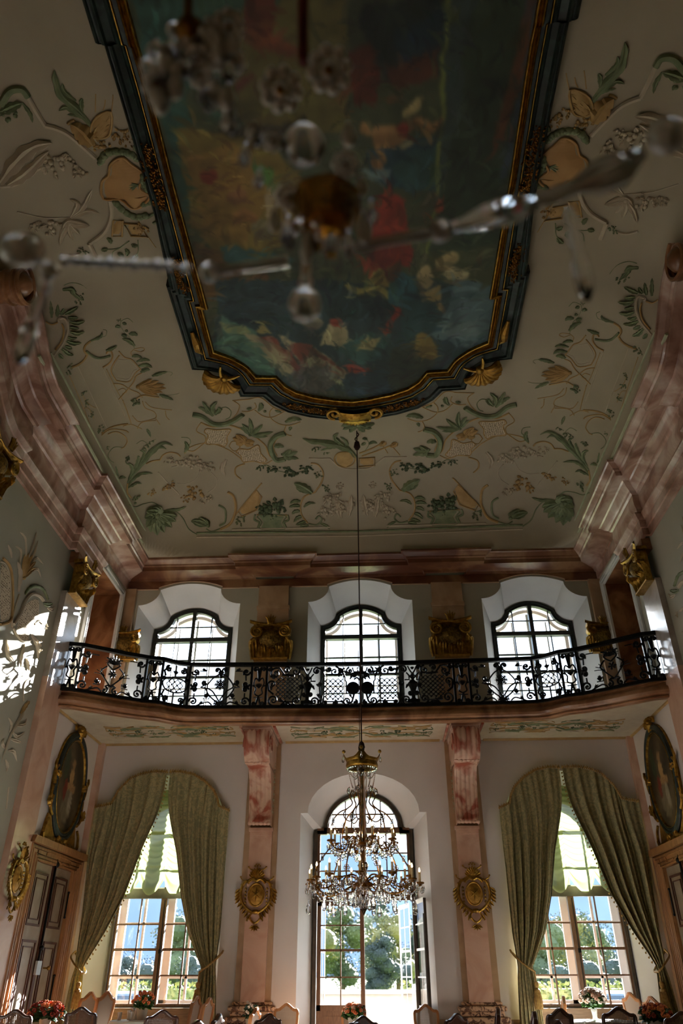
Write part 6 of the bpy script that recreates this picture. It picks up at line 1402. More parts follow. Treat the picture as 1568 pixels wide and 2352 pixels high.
# ---------------------------------------------------------------- curtains, tie-backs and festoon blinds
def interp(tab, z):         # tab of (z, x), z falling
    if z >= tab[0][0]: return tab[0][1]
    for (z0, x0), (z1, x1) in zip(tab, tab[1:]):
        if z >= z1: return x0 + (x1 - x0) * (z0 - z) / (z0 - z1)
    return tab[-1][1]
WIDE = dict(top=[(-5.36, 4.39), (-5.2, 4.41), (-5.05, 4.44), (-5.02, 4.52), (-4.93, 4.70), (-4.73, 4.93), (-4.5, 5.02), (-4.25, 5.06), (-3.99, 5.05)], out=[(4.39, -5.36), (3.56, -5.36), (2.52, -5.27), (1.83, -5.22), (1.66, -5.19)], inn=[(5.03, -3.995), (4.27, -4.147), (3.55, -4.30), (2.81, -4.49), (2.215, -4.75), (1.85, -4.95), (1.66, -5.04)], bot=(-5.34, -4.95), n=4.5)
NARR = dict(top=[(-3.93, 5.05), (-3.7, 5.05), (-3.45, 5.0), (-3.2, 4.86), (-3.0, 4.68), (-2.9, 4.5), (-2.87, 4.38), (-2.75, 4.33), (-2.66, 4.30)], out=[(5.03, -3.925), (4.48, -3.823), (3.745, -3.673), (2.80, -3.444), (2.21, -3.238), (1.85, -3.03), (1.66, -2.91)], inn=[(4.3, -2.66), (3.24, -2.665), (2.16, -2.64), (1.66, -2.66)], bot=(-3.05, -2.57), n=5.2)
def curtain(D, s, label, wide):
    nu, nv = 121, 40; root = thing('curtain_panel', (s * (D['bot'][0] + D['bot'][1]) / 2, -0.15, ZF), label, 'curtain', 'tied-back green damask curtains'); TP = [(a, b) for a, b in D['top']]
    cum = [0]
    for p, q in zip(TP, TP[1:]): cum.append(cum[-1] + math.hypot(q[0] - p[0], q[1] - p[1]))
    def top(u):
        d = u * cum[-1]
        for i in range(1, len(cum)):
            if d <= cum[i] + 1e-9: t = (d - cum[i - 1]) / (cum[i] - cum[i - 1]); return TP[i - 1][0] + (TP[i][0] - TP[i - 1][0]) * t, TP[i - 1][1] + (TP[i][1] - TP[i - 1][1]) * t
        return TP[-1]
    def fold(u, k): return math.sin(u * 2 * PI * D['n'] + 1.1 * math.sin(u * 9)) * .62 + .38 * math.sin(u * 2 * PI * D['n'] * 2.37 + k)
    def P(u, v):
        if v <= .8:
            t = v / .8; tx, tz = top(u); z = tz + (1.66 - tz) * t; a, c = interp(D['out'], z), interp(D['inn'], z); ue = u if wide else u
            b_ = min(t * 2.2, 1); b_ = b_ * b_ * (3 - 2 * b_); x = tx * (1 - b_) + (a + (c - a) * ue) * b_
            am = .03 + .07 * math.sin(PI * min(t * .9, 1)) ; wd = abs(c - a); am *= min(1, .35 + wd)
            y = -.17 + fold(u, t * 2.0) * am - .16 * t ** 3
            return (s * x, y, z)
        t = (v - .8) / .2; z = 1.66 + (ZF + .03 - 1.66) * t; a0, c0 = D['out'][-1][1], D['inn'][-1][1]; q = t ** .6; a, c = a0 + (D['bot'][0] - a0) * q, c0 + (D['bot'][1] - c0) * q
        return (s * (a + (c - a) * u), -.33 + .12 * t + fold(u, 2.0 + t) * (.03 + .04 * t), z)
    MB().sheet(P, nu, nv).build('drape', 'curtain_damask', root, angle=180)
    b = MB(); L = [top(i / 90) for i in range(91)]; b.tube([(s * x, -.18 + .025 * (-1) ** i, z + .01 + .03 * (i % 2)) for i, (x, z) in enumerate(L)], .022, 5)
    for i in range(0, 91, 3): b.tube([(s * L[i][0], -.19, L[i][1] + .02), (s * (L[i][0] + .012), -.20, L[i][1] + .075)], [.014, .004], 4)
    b.build('ruffle_heading', 'tassel_gold', root)
    b = MB()
    ue = 1 if wide else 0
    for i in range(46):
        p = P(ue, .02 + .76 * i / 45); d = s * (.028 if wide else -.028); b.ball((p[0] + d, p[1] - .01, p[2] - .012), .017, 6, 4).tube([(p[0], p[1], p[2] + .01), (p[0] + d, p[1] - .01, p[2])], .005, 4)
    if wide: b.build('bobble_fringe', 'tassel_gold', root)
    a, c = D['out'][-1][1], D['inn'][-1][1]; hook = (-5.33, 1.93) if wide else (-2.60, 1.93); b = MB(); tx = (c + .01) if wide else (a - .01)
    R1 = [(hook[0], -.03, hook[1]), (hook[0] + (.03 if wide else -.03), -.3, hook[1] - .1), ((a + c) / 2, -.46, 1.68), (tx, -.44, 1.60)]; R2 = [(tx, -.44, 1.60), (tx, -.2, 1.62), (hook[0], -.05, hook[1] - .02)]
    for L in (R1, R2):
        S = spline(L, 8); b.tube([(s * p.x, p.y, p.z) for p in S], .017, 6)
        b.tube([(s * p.x + .008 * math.cos(i * 1.3), p.y, p.z + .012 * math.sin(i * 1.3)) for i, p in enumerate(S)], .009, 5)
    b.build('tie_rope', 'tassel_gold', root)
    b = MB(); x0 = tx + (.0 if wide else -.0); b.tube([(s * tx, -.44, 1.6), (s * x0, -.45, 1.45)], .012, 6).lathe([(0, .0), (.035, -.01), (.045, -.05), (.03, -.085), (.02, -.1), (.05, -.12), (.055, -.15), (.035, -.17)], (s * x0, -.45, 1.46), 10)
    for i in range(18): q = 2 * PI * i / 18; b.tube([(s * x0 + .035 * math.cos(q), -.45 + .035 * math.sin(q), 1.31), (s * x0 + .06 * math.cos(q), -.45 + .06 * math.sin(q), 1.2), (s * x0 + .058 * math.cos(q), -.45 + .058 * math.sin(q), 1.06)], .013, 4)
    b.build('tassel', 'tassel_gold', root)
curtain(WIDE, -1, 'green damask curtain swept to the left of the left window', True); curtain(NARR, -1, 'green damask curtain swept to the right of the left window', False)
curtain(WIDE, 1, 'green damask curtain swept to the right of the right window', True); curtain(NARR, 1, 'green damask curtain swept to the left of the right window', False)
for c, nm in ((-3.93, 'left'), (3.93, 'right')):
    root = thing('festoon_blind', (c, .36, 2.85), 'pale green gathered festoon blind half drawn in the %s window' % nm, 'blind')
    def Bf(u, v):
        k = (u * 4) % 1.0; sw = 1 - (2 * k - 1) ** 2; z = 4.86 + .0 * u - v * 1.72; low = max(v - .74, 0) / .26
        fine = math.sin(v * 2 * PI * 17 + sw * 1.9) * .016 * (1 - low)
        z -= sw * (.05 + .13 * v) + low * .10 * sw
        y = .36 - .035 * sw - fine - low * (.07 + .05 * math.sin(low * 3 * PI - sw)) * (.5 + .5 * sw)
        return (c - .96 + 1.92 * u, y, z)
    MB().sheet(Bf, 81, 150).build('gathered_silk', 'blind_silk', root, angle=180)
    MB().tube([(c - .98, .38, 4.88), (c + .98, .38, 4.88)], .02, 8).build('rail', 'white_paint', root)
# ---------------------------------------------------------------- the far chandelier
def part_copy(src, parent, loc, rz=0.0, name=None):
    o = bpy.data.objects.new(name or src.name.split('.')[0], src.data); COL.objects.link(o); o.parent = parent; o.location = loc; o.rotation_euler = (0, 0, rz); return o
CX, CY = 0.05, -3.405
ch = thing('chandelier', (CX, CY, 2.3), 'crystal chandelier with gilt crown and candle bulbs before the middle window', 'chandelier')
MB().tube([(CX, CY, 11.2), (CX, CY, 4.66)], .012, 6).build('suspension_cord', 'cord', ch)
MB().tube([(CX - .035, CY, 6.35), (CX - .03, CY, 4.75)], .006, 5).build('lift_cord', 'cord', ch)
MB().lathe([(.012, 11.0), (.05, 10.98), (.07, 10.86), (.04, 10.8), (.014, 10.78)], (CX, CY, -.08), 10).tube([(CX + .04 * math.sin(i * .8), CY, 11.16 - .03 * i) for i in range(9)], .012, 5).lathe([(.014, 4.78), (.04, 4.75), (.055, 4.68), (.03, 4.62), (.045, 4.58), (.012, 4.52)], (CX, CY, 0), 10).build('cord_tassel', 'cord', ch)
b = MB(); n = 40; V = []
for j, zz in enumerate((0, .035, .09, 1)):
    for i in range(n):
        a = 2 * PI * i / n; pk = abs(math.cos(a * 4 / 1 / 2)) ** 6; z = 4.355 + (zz if j < 3 else .13 + .10 * pk); rr = .235 + (.0, .012, .0, .035)[j] + (.02 * pk if j == 3 else 0); V.append((CX + rr * math.cos(a), CY + rr * math.sin(a), z))
b.add(V, [(j * n + i, j * n + (i + 1) % n, (j + 1) * n + (i + 1) % n, (j + 1) * n + i) for j in range(3) for i in range(n)])
for i in range(4): a = PI / 2 * i; b.ball((CX + .29 * math.cos(a), CY + .29 * math.sin(a), 4.615), .03)
o = b.build('crown', 'gold', ch); md = o.modifiers.new('s', 'SOLIDIFY'); md.thickness = .012
b = MB(); z = 4.32
for r_, z in ((.23, 4.33), (.235, 4.38)):
    for i in range(34): a = 2 * PI * i / 34; b.ball((CX + r_ * math.cos(a), CY + r_ * math.sin(a), z), .014, 6, 4)
b.build('crown_beads', 'crystal', ch)
b = MB(); b.lathe([(0.02, 4.72), (.05, 4.68), (.035, 4.5), (.02, 4.42), (.06, 4.36), (.03, 4.3), (.05, 4.2), (.035, 4.12), (.055, 4.02), (.05, 3.6), (.06, 3.5), (.045, 3.44), (.07, 3.36), (.04, 3.28), (.05, 3.2), (.045, 3.0), (.08, 2.94), (.05, 2.86), (.07, 2.7), (.11, 2.6), (.06, 2.5), (.09, 2.42), (.03, 2.34), (0, 2.28)], (CX, CY, 0), 10, flute=.12).build('glass_stem', 'crystal', ch)
MB().lathe([(0.01, 4.7), (.014, 4.4), (.014, 2.4), (0.0, 2.38)], (CX, CY, 0), 6).lathe([(.02, 3.28), (.09, 3.26), (.1, 3.22), (.03, 3.2)], (CX, CY, 0), 10).lathe([(.03, 2.72), (.13, 2.7), (.14, 2.65), (.04, 2.62)], (CX, CY, 0), 12).build('stem_core', 'gold_dark', ch)
pend = MB(); pend.lathe([(0, 0), (.008, -.012), (.005, -.024), (.016, -.06), (.028, -.105), (.024, -.135), (0, -.15)], (0, 0, 0), 6)
bead = MB(); bead.ball((0, 0, 0), .017, 6, 4)
cup = MB(); cup.lathe([(0, -.035), (.02, -.03), (.03, -.008), (.062, .0), (.066, .018), (.058, .024), (.03, .014), (0, .012)], (0, 0, 0), 10)
cand = MB(); cand.lathe([(.017, .012), (.017, .155), (.008, .16), (0, .16)], (0, 0, 0), 8)
flm = MB(); flm.lathe([(.006, .158), (.014, .172), (.0125, .19), (.005, .212), (0, .222)], (0, 0, 0), 8)
def proto(mb, nm, m): me_o = mb.build(nm, m, ch); return me_o
PROTO = {}
def put(mb, nm, m, loc, rz=0, sc=1.0, parent=None):
    if nm not in PROTO:
        o = MB().add([(x + ch.location.x, y + ch.location.y, z + ch.location.z) for x, y, z in mb.v], mb.f).build(nm, m, ch); PROTO[nm] = o
    else: o = bpy.data.objects.new(nm, PROTO[nm].data); COL.objects.link(o); o.parent = ch
    if parent: o.parent = parent; o.location = (0, 0, 0); return o
    o.location = (loc[0] - ch.location.x, loc[1] - ch.location.y, loc[2] - ch.location.z); o.rotation_euler = (0, 0, rz); o.scale = (sc, sc, sc); return o
pp = []; gems = MB()
def gem(x, y, z, sc=1.0):
    pp.append((x, y, z, sc))
def ring(nn, r0, z0, path, cups, a0=0.0):
    for i in range(nn):
        a = 2 * PI * i / nn + a0; ca_, sa = math.cos(a), math.sin(a); P = spline([(r, 0, z) for r, z in path], 6)
        MB().tube([(CX + p.x * ca_, CY + p.x * sa, p.z) for p in P], .012, 6).tube([(CX + (r0 - .12 + q[0]) * ca_, CY + (r0 - .12 + q[0]) * sa, z0 - .07 + q[1]) for q in spiral(0, 0, .06, 0, 1.3, 16)], .008, 5).build('arm', 'gold_dark', ch)
        for da, dr, dz in cups:
            x, y, z = CX + (r0 + dr) * math.cos(a + da), CY + (r0 + dr) * math.sin(a + da), z0 + dz
            q = put(cup, 'candle_cup', 'gold_dark', (x, y, z)); c_ = put(cand, 'candle', 'candle', (x, y, z), parent=q); put(flm, 'candle_flame', 'flame', (x, y, z), parent=q)
            for k in range(6): g = a + PI / 3 * k; gem(x + .058 * math.cos(g), y + .058 * math.sin(g), z - .01, .55 + .25 * ((i + k) % 2))
        for t in (.3, .45, .6, .72, .85): p = P[int(t * (len(P) - 1))]; gem(CX + p.x * ca_, CY + p.x * sa, p.z - .01, .75)
ring(9, .84, 2.70, [(.08, 2.72), (.2, 2.66), (.42, 2.56), (.62, 2.55), (.76, 2.62), (.84, 2.68)], [(0, 0, 0)], .12)
ring(9, .70, 2.74, [(.08, 2.74), (.2, 2.80), (.34, 2.78), (.5, 2.66), (.62, 2.64), (.70, 2.72)], [(0, 0, .03)], .12 + PI / 9)
ring(8, .50, 3.26, [(.05, 3.24), (.14, 3.34), (.22, 3.30), (.30, 3.16), (.42, 3.16), (.50, 3.24)], [(0, 0, 0)], .3)
for i in range(6):
    a = 2 * PI * i / 6 + .2; ca_, sa = math.cos(a), math.sin(a); W_ = lambda L: [(CX + p.x * ca_, CY + p.x * sa, p.z) for p in spline([(r, 0, z) for r, z in L], 7)]
    MB().tube(W_([(.16, 4.02), (.2, 3.92), (.16, 3.82), (.24, 3.74), (.36, 3.68), (.46, 3.56), (.51, 3.36)]), .011, 6).tube(W_([(.47, 3.22), (.60, 3.06), (.70, 2.9), (.72, 2.76), (.66, 2.62)]), .011, 6).tube(W_([(.24, 3.74), (.30, 3.66), (.26, 3.58), (.18, 3.56), (.1, 3.62)]), .009, 5).tube(W_([(.2, 3.92), (.24, 4.0), (.2, 4.06)]), .008, 5).build('cage_rod', 'gold_dark', ch)
    b = MB()
    for r_, z in ((.22, 4.0), (.46, 3.56), (.62, 3.04), (.71, 2.84), (.67, 2.66)):
        for k in range(6): g = PI / 3 * k; b.ball((CX + r_ * ca_ + .03 * math.cos(g) * -sa, CY + r_ * sa + .03 * math.cos(g) * ca_, z + .03 * math.sin(g)), .02, 6, 4, (1, 1, 1))
    b.build('crystal_flowers', 'crystal', ch)
    b = MB(); P0 = Vector((CX + .22 * ca_, CY + .22 * sa, 4.34)); P1 = Vector((CX + .15 * ca_, CY + .15 * sa, 4.05)); a2 = a + .5; P2 = Vector((CX + .07 * math.cos(a2), CY + .07 * math.sin(a2), 4.28))
    for A, B, dr in ((P0, P1, .05), (P0, P2, .1), (Vector((CX + .46 * ca_, CY + .46 * sa, 3.5)), Vector((CX + .06 * ca_, CY + .06 * sa, 3.34)), .1), (Vector((CX + .5 * ca_, CY + .5 * sa, 3.2)), Vector((CX + .5 * math.cos(a + PI / 3), CY + .5 * math.sin(a + PI / 3), 3.2)), .1), (Vector((CX + .8 * ca_, CY + .8 * sa, 2.66)), Vector((CX + .8 * math.cos(a + PI / 3), CY + .8 * math.sin(a + PI / 3), 2.66)), .12)):
        for k in range(15): t = k / 14; p = A.lerp(B, t); b.ball((p.x, p.y, p.z - dr * 4 * t * (1 - t)), .0125, 5, 4)
    b.build('bead_chain', 'crystal', ch)
rnd = random.Random(8)
for i in range(26): a = 2 * PI * i / 26; gem(CX + .36 * math.cos(a), CY + .36 * math.sin(a), 2.56, .85); gem(CX + .16 * math.cos(a), CY + .16 * math.sin(a), 2.52, .9)
for i in range(4): a = PI / 2 * i; gem(CX + .3 * math.cos(a), CY + .3 * math.sin(a), 4.56, .8)
for i in range(7): a = 2 * PI * i / 7 + .4; gem(CX + .82 * math.cos(a), CY + .82 * math.sin(a), 2.5, 1.35); gem(CX + .5 * math.cos(a), CY + .5 * math.sin(a), 2.5, 1.31)
rnd.shuffle(pp); pp.sort(key=lambda q: (-(q[3] > 1.3), q[1] > CY + .3))
for i, (x, y, z, sc) in enumerate(pp):
    if i < 100: put(pend, 'crystal_pendant', 'crystal', (x, y, z), i * .7, sc)
    else: gems.add([(x + p[0] * sc, y + p[1] * sc, z + p[2] * sc) for p in pend.v], pend.f)
o = gems.build('crystal_drops', 'crystal', ch); o['kind'] = 'stuff'
# ---------------------------------------------------------------- the near chandelier, close above the camera
NC = (0.108, -14.13, 3.19)
nr = thing('chandelier', NC, 'out-of-focus crystal chandelier hanging close overhead in the foreground', 'chandelier')
MB().tube([(.116, -14.55, 11.2), (.116, -14.55, 4.3), (.118, -14.42, 3.85)], .016, 8).build('velvet_rod', 'velvet', nr)
MB().tube([(-.235, -14.6, 4.4), (-.225, -14.5, 3.98)], .014, 8).build('arm_tube', 'gold_dark', nr)
def cry(name, pts_r, m='crystal'):
    b = MB()
    for c, r_, sc in pts_r: b.ball(c, r_, 12, 8, sc)
    return b.build(name, m, nr)
MB().lathe([(0, -.052), (.02, -.049), (.041, -.03), (.05, 0), (.044, .03), (.026, .052), (.018, .075), (.024, .1), (.014, .13), (.02, .15), (.012, .2)], (.104, -14.035, 3.24), 16).build('ball_finial', 'crystal', nr)
MB().lathe([(0, -.12), (.02, -.11), (.06, -.07), (.092, .0), (.104, .045), (.08, .05), (.05, -.04), (0, -.06)], (.175, -14.17, 3.48), 14, flute=.06).build('amber_bowl', 'amber', nr)
MB().lathe([(0, -.062), (.03, -.056), (.056, -.03), (.066, 0), (.056, .032), (.03, .056), (.015, .075), (0, .08)], (.113, -14.285, 3.648), 18).build('glass_ball', 'crystal', nr)
def rosette(c, r_, nm='crystal_flower'):
    b = MB(); tilt = rnd.uniform(-.4, .4)
    for k in range(8):
        a = 2 * PI * k / 8 + tilt; b.ball((c[0] + r_ * math.cos(a), c[1] - .85 * r_ * math.sin(a), c[2] + .45 * r_ * math.sin(a)), r_ * .44, 8, 6)
    b.ball((c[0], c[1] + .004, c[2]), r_ * .6, 8, 6); b.build(nm, 'crystal_milky', nr); MB().ball((c[0], c[1] - .25 * r_, c[2] - .55 * r_), r_ * .3).build('flower_eye', 'gold_dark', nr)
rnd = random.Random(21)
for c, r_ in (((.049, -14.378, 3.791), .048), ((.194, -14.403, 3.84), .050), ((.02, -14.30, 3.66), .024), ((.235, -14.25, 3.60), .030), ((.06, -14.2, 3.53), .030), ((.225, -14.2, 3.50), .030)): rosette(c, r_)
drop = lambda c, L, r_, m='crystal': MB().lathe([(0, -L), (r_ * .6, -L * .93), (r_, -L * .7), (r_ * .7, -L * .35), (r_ * .25, -L * .12), (r_ * .3, -L * .04), (0, 0)], c, 8).build('crystal_pendant', m, nr)
for i, (x, z, L, r_) in enumerate(((.246, 3.82, .12, .026), (.15, 3.44, .13, .024), (.19, 3.42, .14, .026), (.285, 3.49, .15, .024), (.06, 3.48, .14, .022), (.31, 3.53, .12, .02), (.10, 3.56, .09, .02), (.21, 3.56, .11, .02), (-.076, 3.76, .12, .02), (.02, 3.52, .12, .018), (.07, 3.44, .12, .018), (.24, 3.40, .12, .018), (.12, 3.42, .16, .02), (.17, 3.60, .09, .02), (-.03, 3.66, .1, .018), (.28, 3.62, .1, .02), (.13, 3.53, .07, .026), (.09, 3.47, .07, .024))): drop((x, -14.17 - .25 * max(z - 3.5, 0), z), L, r_, 'crystal_milky' if i % 3 == 0 else 'crystal')
for i in range(40):         # the cluster of crystals on the left, one candle arm seen from below
    x, z = -.215 + rnd.uniform(-.13, .13), 3.875 + rnd.uniform(-.13, .14); y = -14.44 - .15 * (z - 3.88)
    if i % 4 == 0: rosette((x, y, z), rnd.uniform(.026, .04))
    elif i % 4 == 1: MB().ball((x, y, z), rnd.uniform(.018, .032), 8, 6).build('crystal_ball', 'crystal', nr)
    else: drop((x, y, z), .09 + .05 * rnd.random(), .026, 'crystal_milky' if i % 2 else 'crystal')
for i in range(7): drop((-.12 + .02 * i * rnd.random(), -14.36, 3.80 - .03 * i), .08, .02, 'crystal_milky' if i % 2 else 'crystal')
MB().lathe([(0, -.03), (.02, -.02), (.045, 0), (.048, .012), (.02, .016), (0, .016)], (-.22, -14.47, 3.95), 12).build('candle_cup', 'gold_dark', nr)
def chain(name, pts, radii, m='crystal'):
    b = MB()
    for (x, y, z), r_ in zip(pts, radii): b.ball((x, y, z), r_, 10, 6)
    b.tube(pts, .006, 5); return b.build(name, m, nr)
A0, A1, A2, A3 = Vector((.056, -14.104, 3.356)), Vector((-.179, -14.098, 3.329)), Vector((-.296, -14.113, 3.345)), Vector((-.607, -14.135, 3.357))
MB().tube([A0, A0.lerp(A1, .9)], [.017, .015], 8).tube([(p.x, p.y, p.z + .012) for p in (A0, A1)], .008, 6).build('glass_arm', 'crystal_soft', nr)
cry('arm_knop', [(A1, .032, (1, 1, 1))], 'crystal'); chain('bead_arm', [tuple(A2.lerp(A3, i / 9)) for i in range(10)] + [tuple(A1.lerp(A2, .6))], [.018, .02, .016, .021, .017, .02, .017, .019, .016, .018, .018])
cry('arm_knop', [((-.735, -14.16, 3.385), .066, (1.05, .8, .85)), ((-.66, -14.12, 3.34), .03, (1, 1, 1))], 'crystal_soft')
B0, B1, B2, B3, B4, B5, B6 = [Vector(v) for v in ((.239, -14.116, 3.389), (.513, -14.131, 3.433), (.644, -14.146, 3.466), (.801, -14.163, 3.504), (.919, -14.182, 3.542), (1.05, -14.204, 3.586), (1.196, -14.252, 3.674))]
MB().tube([B0, B1], [.015, .018], 8).tube([(p.x, p.y, p.z - .013) for p in (B0, B1)], .008, 6).build('glass_arm', 'crystal_soft', nr)
cry('arm_knop', [(B1, .036, (1.1, 1, .9))], 'crystal_soft'); MB().tube([B1, B1.lerp(B2, .5), B2, B2.lerp(B3, .5), B3], [.015, .02, .04, .045, .02], 8).build('cut_glass_arm', 'crystal', nr)
MB().tube([B3, B3.lerp(B4, .6), B4, B4.lerp(B5, .45), B5, B5.lerp(B6, .5)], [.018, .026, .022, .05, .056, .02], 8).build('cut_glass_arm', 'crystal_soft', nr); cry('arm_knop', [(B6, .06, (1, .9, 1))], 'crystal_soft')
def string(name, a, c, rs):
    a, c = Vector(a), Vector(c); b = MB(); L = (c - a).length
    b.tube([a.lerp(c, t) for t in (0, .1, .2, .3, .45, .6, .75, .9, 1)], [q * rs for q in (.5, .8, .55, .9, .6, 1.0, 1.1, .95, .3)], 8); return b.build(name, 'crystal', nr)
string('crystal_pendant', (-.66, -14.11, 3.313), (-.758, -13.975, 3.10), .024); string('crystal_pendant', (.898, -14.148, 3.487), (.949, -14.0, 3.256), .026)
# ---------------------------------------------------------------- chairs
HB = [(0, 1.0), (.03, .994), (.065, .97), (.10, .945), (.13, .925), (.155, .92), (.18, .922), (.205, .905), (.218, .87), (.217, .78), (.205, .66), (.185, .56), (.155, .525), (.09, .512), (0, .51)]
OUTL = HB + [(-x, z) for x, z in reversed(HB[1:-1])]
def make_chair(kind):
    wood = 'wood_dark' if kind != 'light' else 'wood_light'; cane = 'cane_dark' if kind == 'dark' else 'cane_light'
    t = bpy.data.objects.new('dining_chair', None); COL.objects.link(t); bk = lambda u, v, w: (u, -.21 - .16 * (v - .5) + w, v)
    inn = offset_poly(OUTL, .042); b = MB().ring(OUTL, inn, bk, -.02, .02)
    b.tube([bk(u, v, -.02) for u, v in offset_poly(OUTL, .02)], .014, 6, True)
    if kind != 'solid': b.tube([bk(-.05 + .1 * i / 6, .955 + .012 * math.sin(PI * i / 6), -.025) for i in range(7)], .008, 5)
    b.build('back_frame', wood, t, angle=40)
    p = MB().prism(inn, bk, -.004, .004); p.uv = [(v[0], v[2]) for v in p.v]; p.build('back_panel', wood if kind == 'solid' else cane, t, smooth=False)
    b = MB(); S = [(-.20, -.22), (.20, -.22), (.235, .2), (.12, .24), (-.12, .24), (-.235, .2)]; b.prism(S, lambda u, v, w: (u, v, w), .40, .45); b.build('seat_rail', wood, t, smooth=False)
    b = MB(); b.sheet(lambda u, v: ((u - .5) * (.38 + .06 * v), -.2 + .42 * v, .45 + .035 * math.sin(PI * u) ** .4 * math.sin(PI * v) ** .4), 11, 11); b.build('seat', 'wood_dark' if kind != 'light' else 'pot_cream', t)
    for k in (-1, 1):
        MB().tube([(k * .205, .2, .42), (k * .225, .225, .34), (k * .215, .215, .2), (k * .2, .2, .08), (k * .215, .23, 0)], [.032, .036, .024, .018, .024], 8).build('leg', wood, t)
        MB().tube([(k * .17, -.215, .56), (k * .185, -.2, .42), (k * .19, -.22, .2), (k * .2, -.28, 0)], [.02, .026, .02, .018], 8).build('leg', wood, t)
    return t
PCH = {}
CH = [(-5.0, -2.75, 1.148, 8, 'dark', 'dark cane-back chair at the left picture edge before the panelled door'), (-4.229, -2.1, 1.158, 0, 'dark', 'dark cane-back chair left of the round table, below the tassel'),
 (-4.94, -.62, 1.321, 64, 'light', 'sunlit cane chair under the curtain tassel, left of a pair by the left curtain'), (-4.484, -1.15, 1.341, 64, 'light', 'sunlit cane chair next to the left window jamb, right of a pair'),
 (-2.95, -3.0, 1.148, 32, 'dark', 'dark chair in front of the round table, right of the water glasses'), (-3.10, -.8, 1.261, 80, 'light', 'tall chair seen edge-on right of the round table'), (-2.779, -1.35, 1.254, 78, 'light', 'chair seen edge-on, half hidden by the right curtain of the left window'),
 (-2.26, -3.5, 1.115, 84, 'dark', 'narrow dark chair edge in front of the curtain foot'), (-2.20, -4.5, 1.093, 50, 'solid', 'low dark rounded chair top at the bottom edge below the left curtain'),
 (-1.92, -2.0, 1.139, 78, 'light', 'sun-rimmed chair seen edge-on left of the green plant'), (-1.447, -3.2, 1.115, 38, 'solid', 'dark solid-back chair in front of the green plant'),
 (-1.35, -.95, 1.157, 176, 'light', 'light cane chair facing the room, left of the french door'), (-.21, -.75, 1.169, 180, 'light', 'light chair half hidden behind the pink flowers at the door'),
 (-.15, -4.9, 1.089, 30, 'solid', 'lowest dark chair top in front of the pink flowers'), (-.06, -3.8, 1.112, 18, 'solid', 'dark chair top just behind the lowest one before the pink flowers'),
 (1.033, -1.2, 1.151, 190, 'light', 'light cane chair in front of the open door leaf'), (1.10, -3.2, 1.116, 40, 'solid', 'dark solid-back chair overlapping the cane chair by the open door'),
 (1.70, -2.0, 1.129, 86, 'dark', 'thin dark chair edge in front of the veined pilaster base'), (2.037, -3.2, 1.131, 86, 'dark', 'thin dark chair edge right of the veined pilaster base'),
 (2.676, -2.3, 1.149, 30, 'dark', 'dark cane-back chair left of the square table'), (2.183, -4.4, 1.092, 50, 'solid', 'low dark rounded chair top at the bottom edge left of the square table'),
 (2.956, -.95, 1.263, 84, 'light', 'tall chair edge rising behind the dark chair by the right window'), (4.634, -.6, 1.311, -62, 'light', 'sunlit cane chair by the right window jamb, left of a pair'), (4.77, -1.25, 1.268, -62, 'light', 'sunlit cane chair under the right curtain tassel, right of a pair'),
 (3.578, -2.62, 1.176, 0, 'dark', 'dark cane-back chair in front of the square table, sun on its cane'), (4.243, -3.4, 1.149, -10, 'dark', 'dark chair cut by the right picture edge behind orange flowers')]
for x, y, zt, rz, kind, lab in CH:
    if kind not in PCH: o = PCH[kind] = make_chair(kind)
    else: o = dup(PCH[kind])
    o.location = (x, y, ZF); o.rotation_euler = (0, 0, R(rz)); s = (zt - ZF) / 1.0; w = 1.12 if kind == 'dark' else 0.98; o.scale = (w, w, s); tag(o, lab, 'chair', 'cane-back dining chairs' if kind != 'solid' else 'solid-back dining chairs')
# ---------------------------------------------------------------- tables, glasses, flowers
ZTB = .95
def table(loc, rnd_, label, r, rz=0):
    t = thing('dining_table', (loc[0], loc[1], ZF), label, 'table'); b = MB()
    if rnd_: b.lathe([(0, ZTB - .03), (r, ZTB - .03), (r, ZTB - .006), (0, ZTB - .006)], (loc[0], loc[1], 0), 32)
    else: b.box(loc[0] - r, loc[0] + r, loc[1] - r, loc[1] + r, ZTB - .03, ZTB - .006)
    b.build('tabletop', 'wood_dark', t, smooth=False)
    for k in range(4): a = PI / 4 + PI / 2 * k; x, y = loc[0] + r * .8 * math.cos(a), loc[1] + r * .8 * math.sin(a); MB().tube([(x, y, ZTB - .03), (x, y, ZF)], .03, 8).build('leg', 'wood_dark', t)
    t.rotation_euler = (0, 0, rz); return t
table((-3.55, -1.55), True, 'round dining table under a white cloth at the left window', .46); table((3.6, -1.6), False, 'square dining table under a white cloth at the right window', .56, R(14))
b = MB(); n = 96; V = []
for r_, z, amp in ((0.0001, ZTB, 0), (.3, ZTB, 0), (.46, ZTB + .001, 0), (.49, ZTB - .004, 0), (.50, ZTB - .05, .008), (.51, ZTB - .25, .02), (.52, ZTB - .45, .03)):
    for i in range(n): a = 2 * PI * i / n; q = r_ + amp * math.sin(a * 14); V.append((-3.55 + q * math.cos(a), -1.55 + q * math.sin(a), z))
b.add(V, [(j * n + i, j * n + (i + 1) % n, (j + 1) * n + (i + 1) % n, (j + 1) * n + i) for j in range(6) for i in range(n)]); tag(b.build('tablecloth', 'cloth_white', angle=60), 'white tablecloth on the round table at the left window', 'tablecloth')
b = MB(); ca_, sa = math.cos(R(14)), math.sin(R(14)); V = []; n = 96
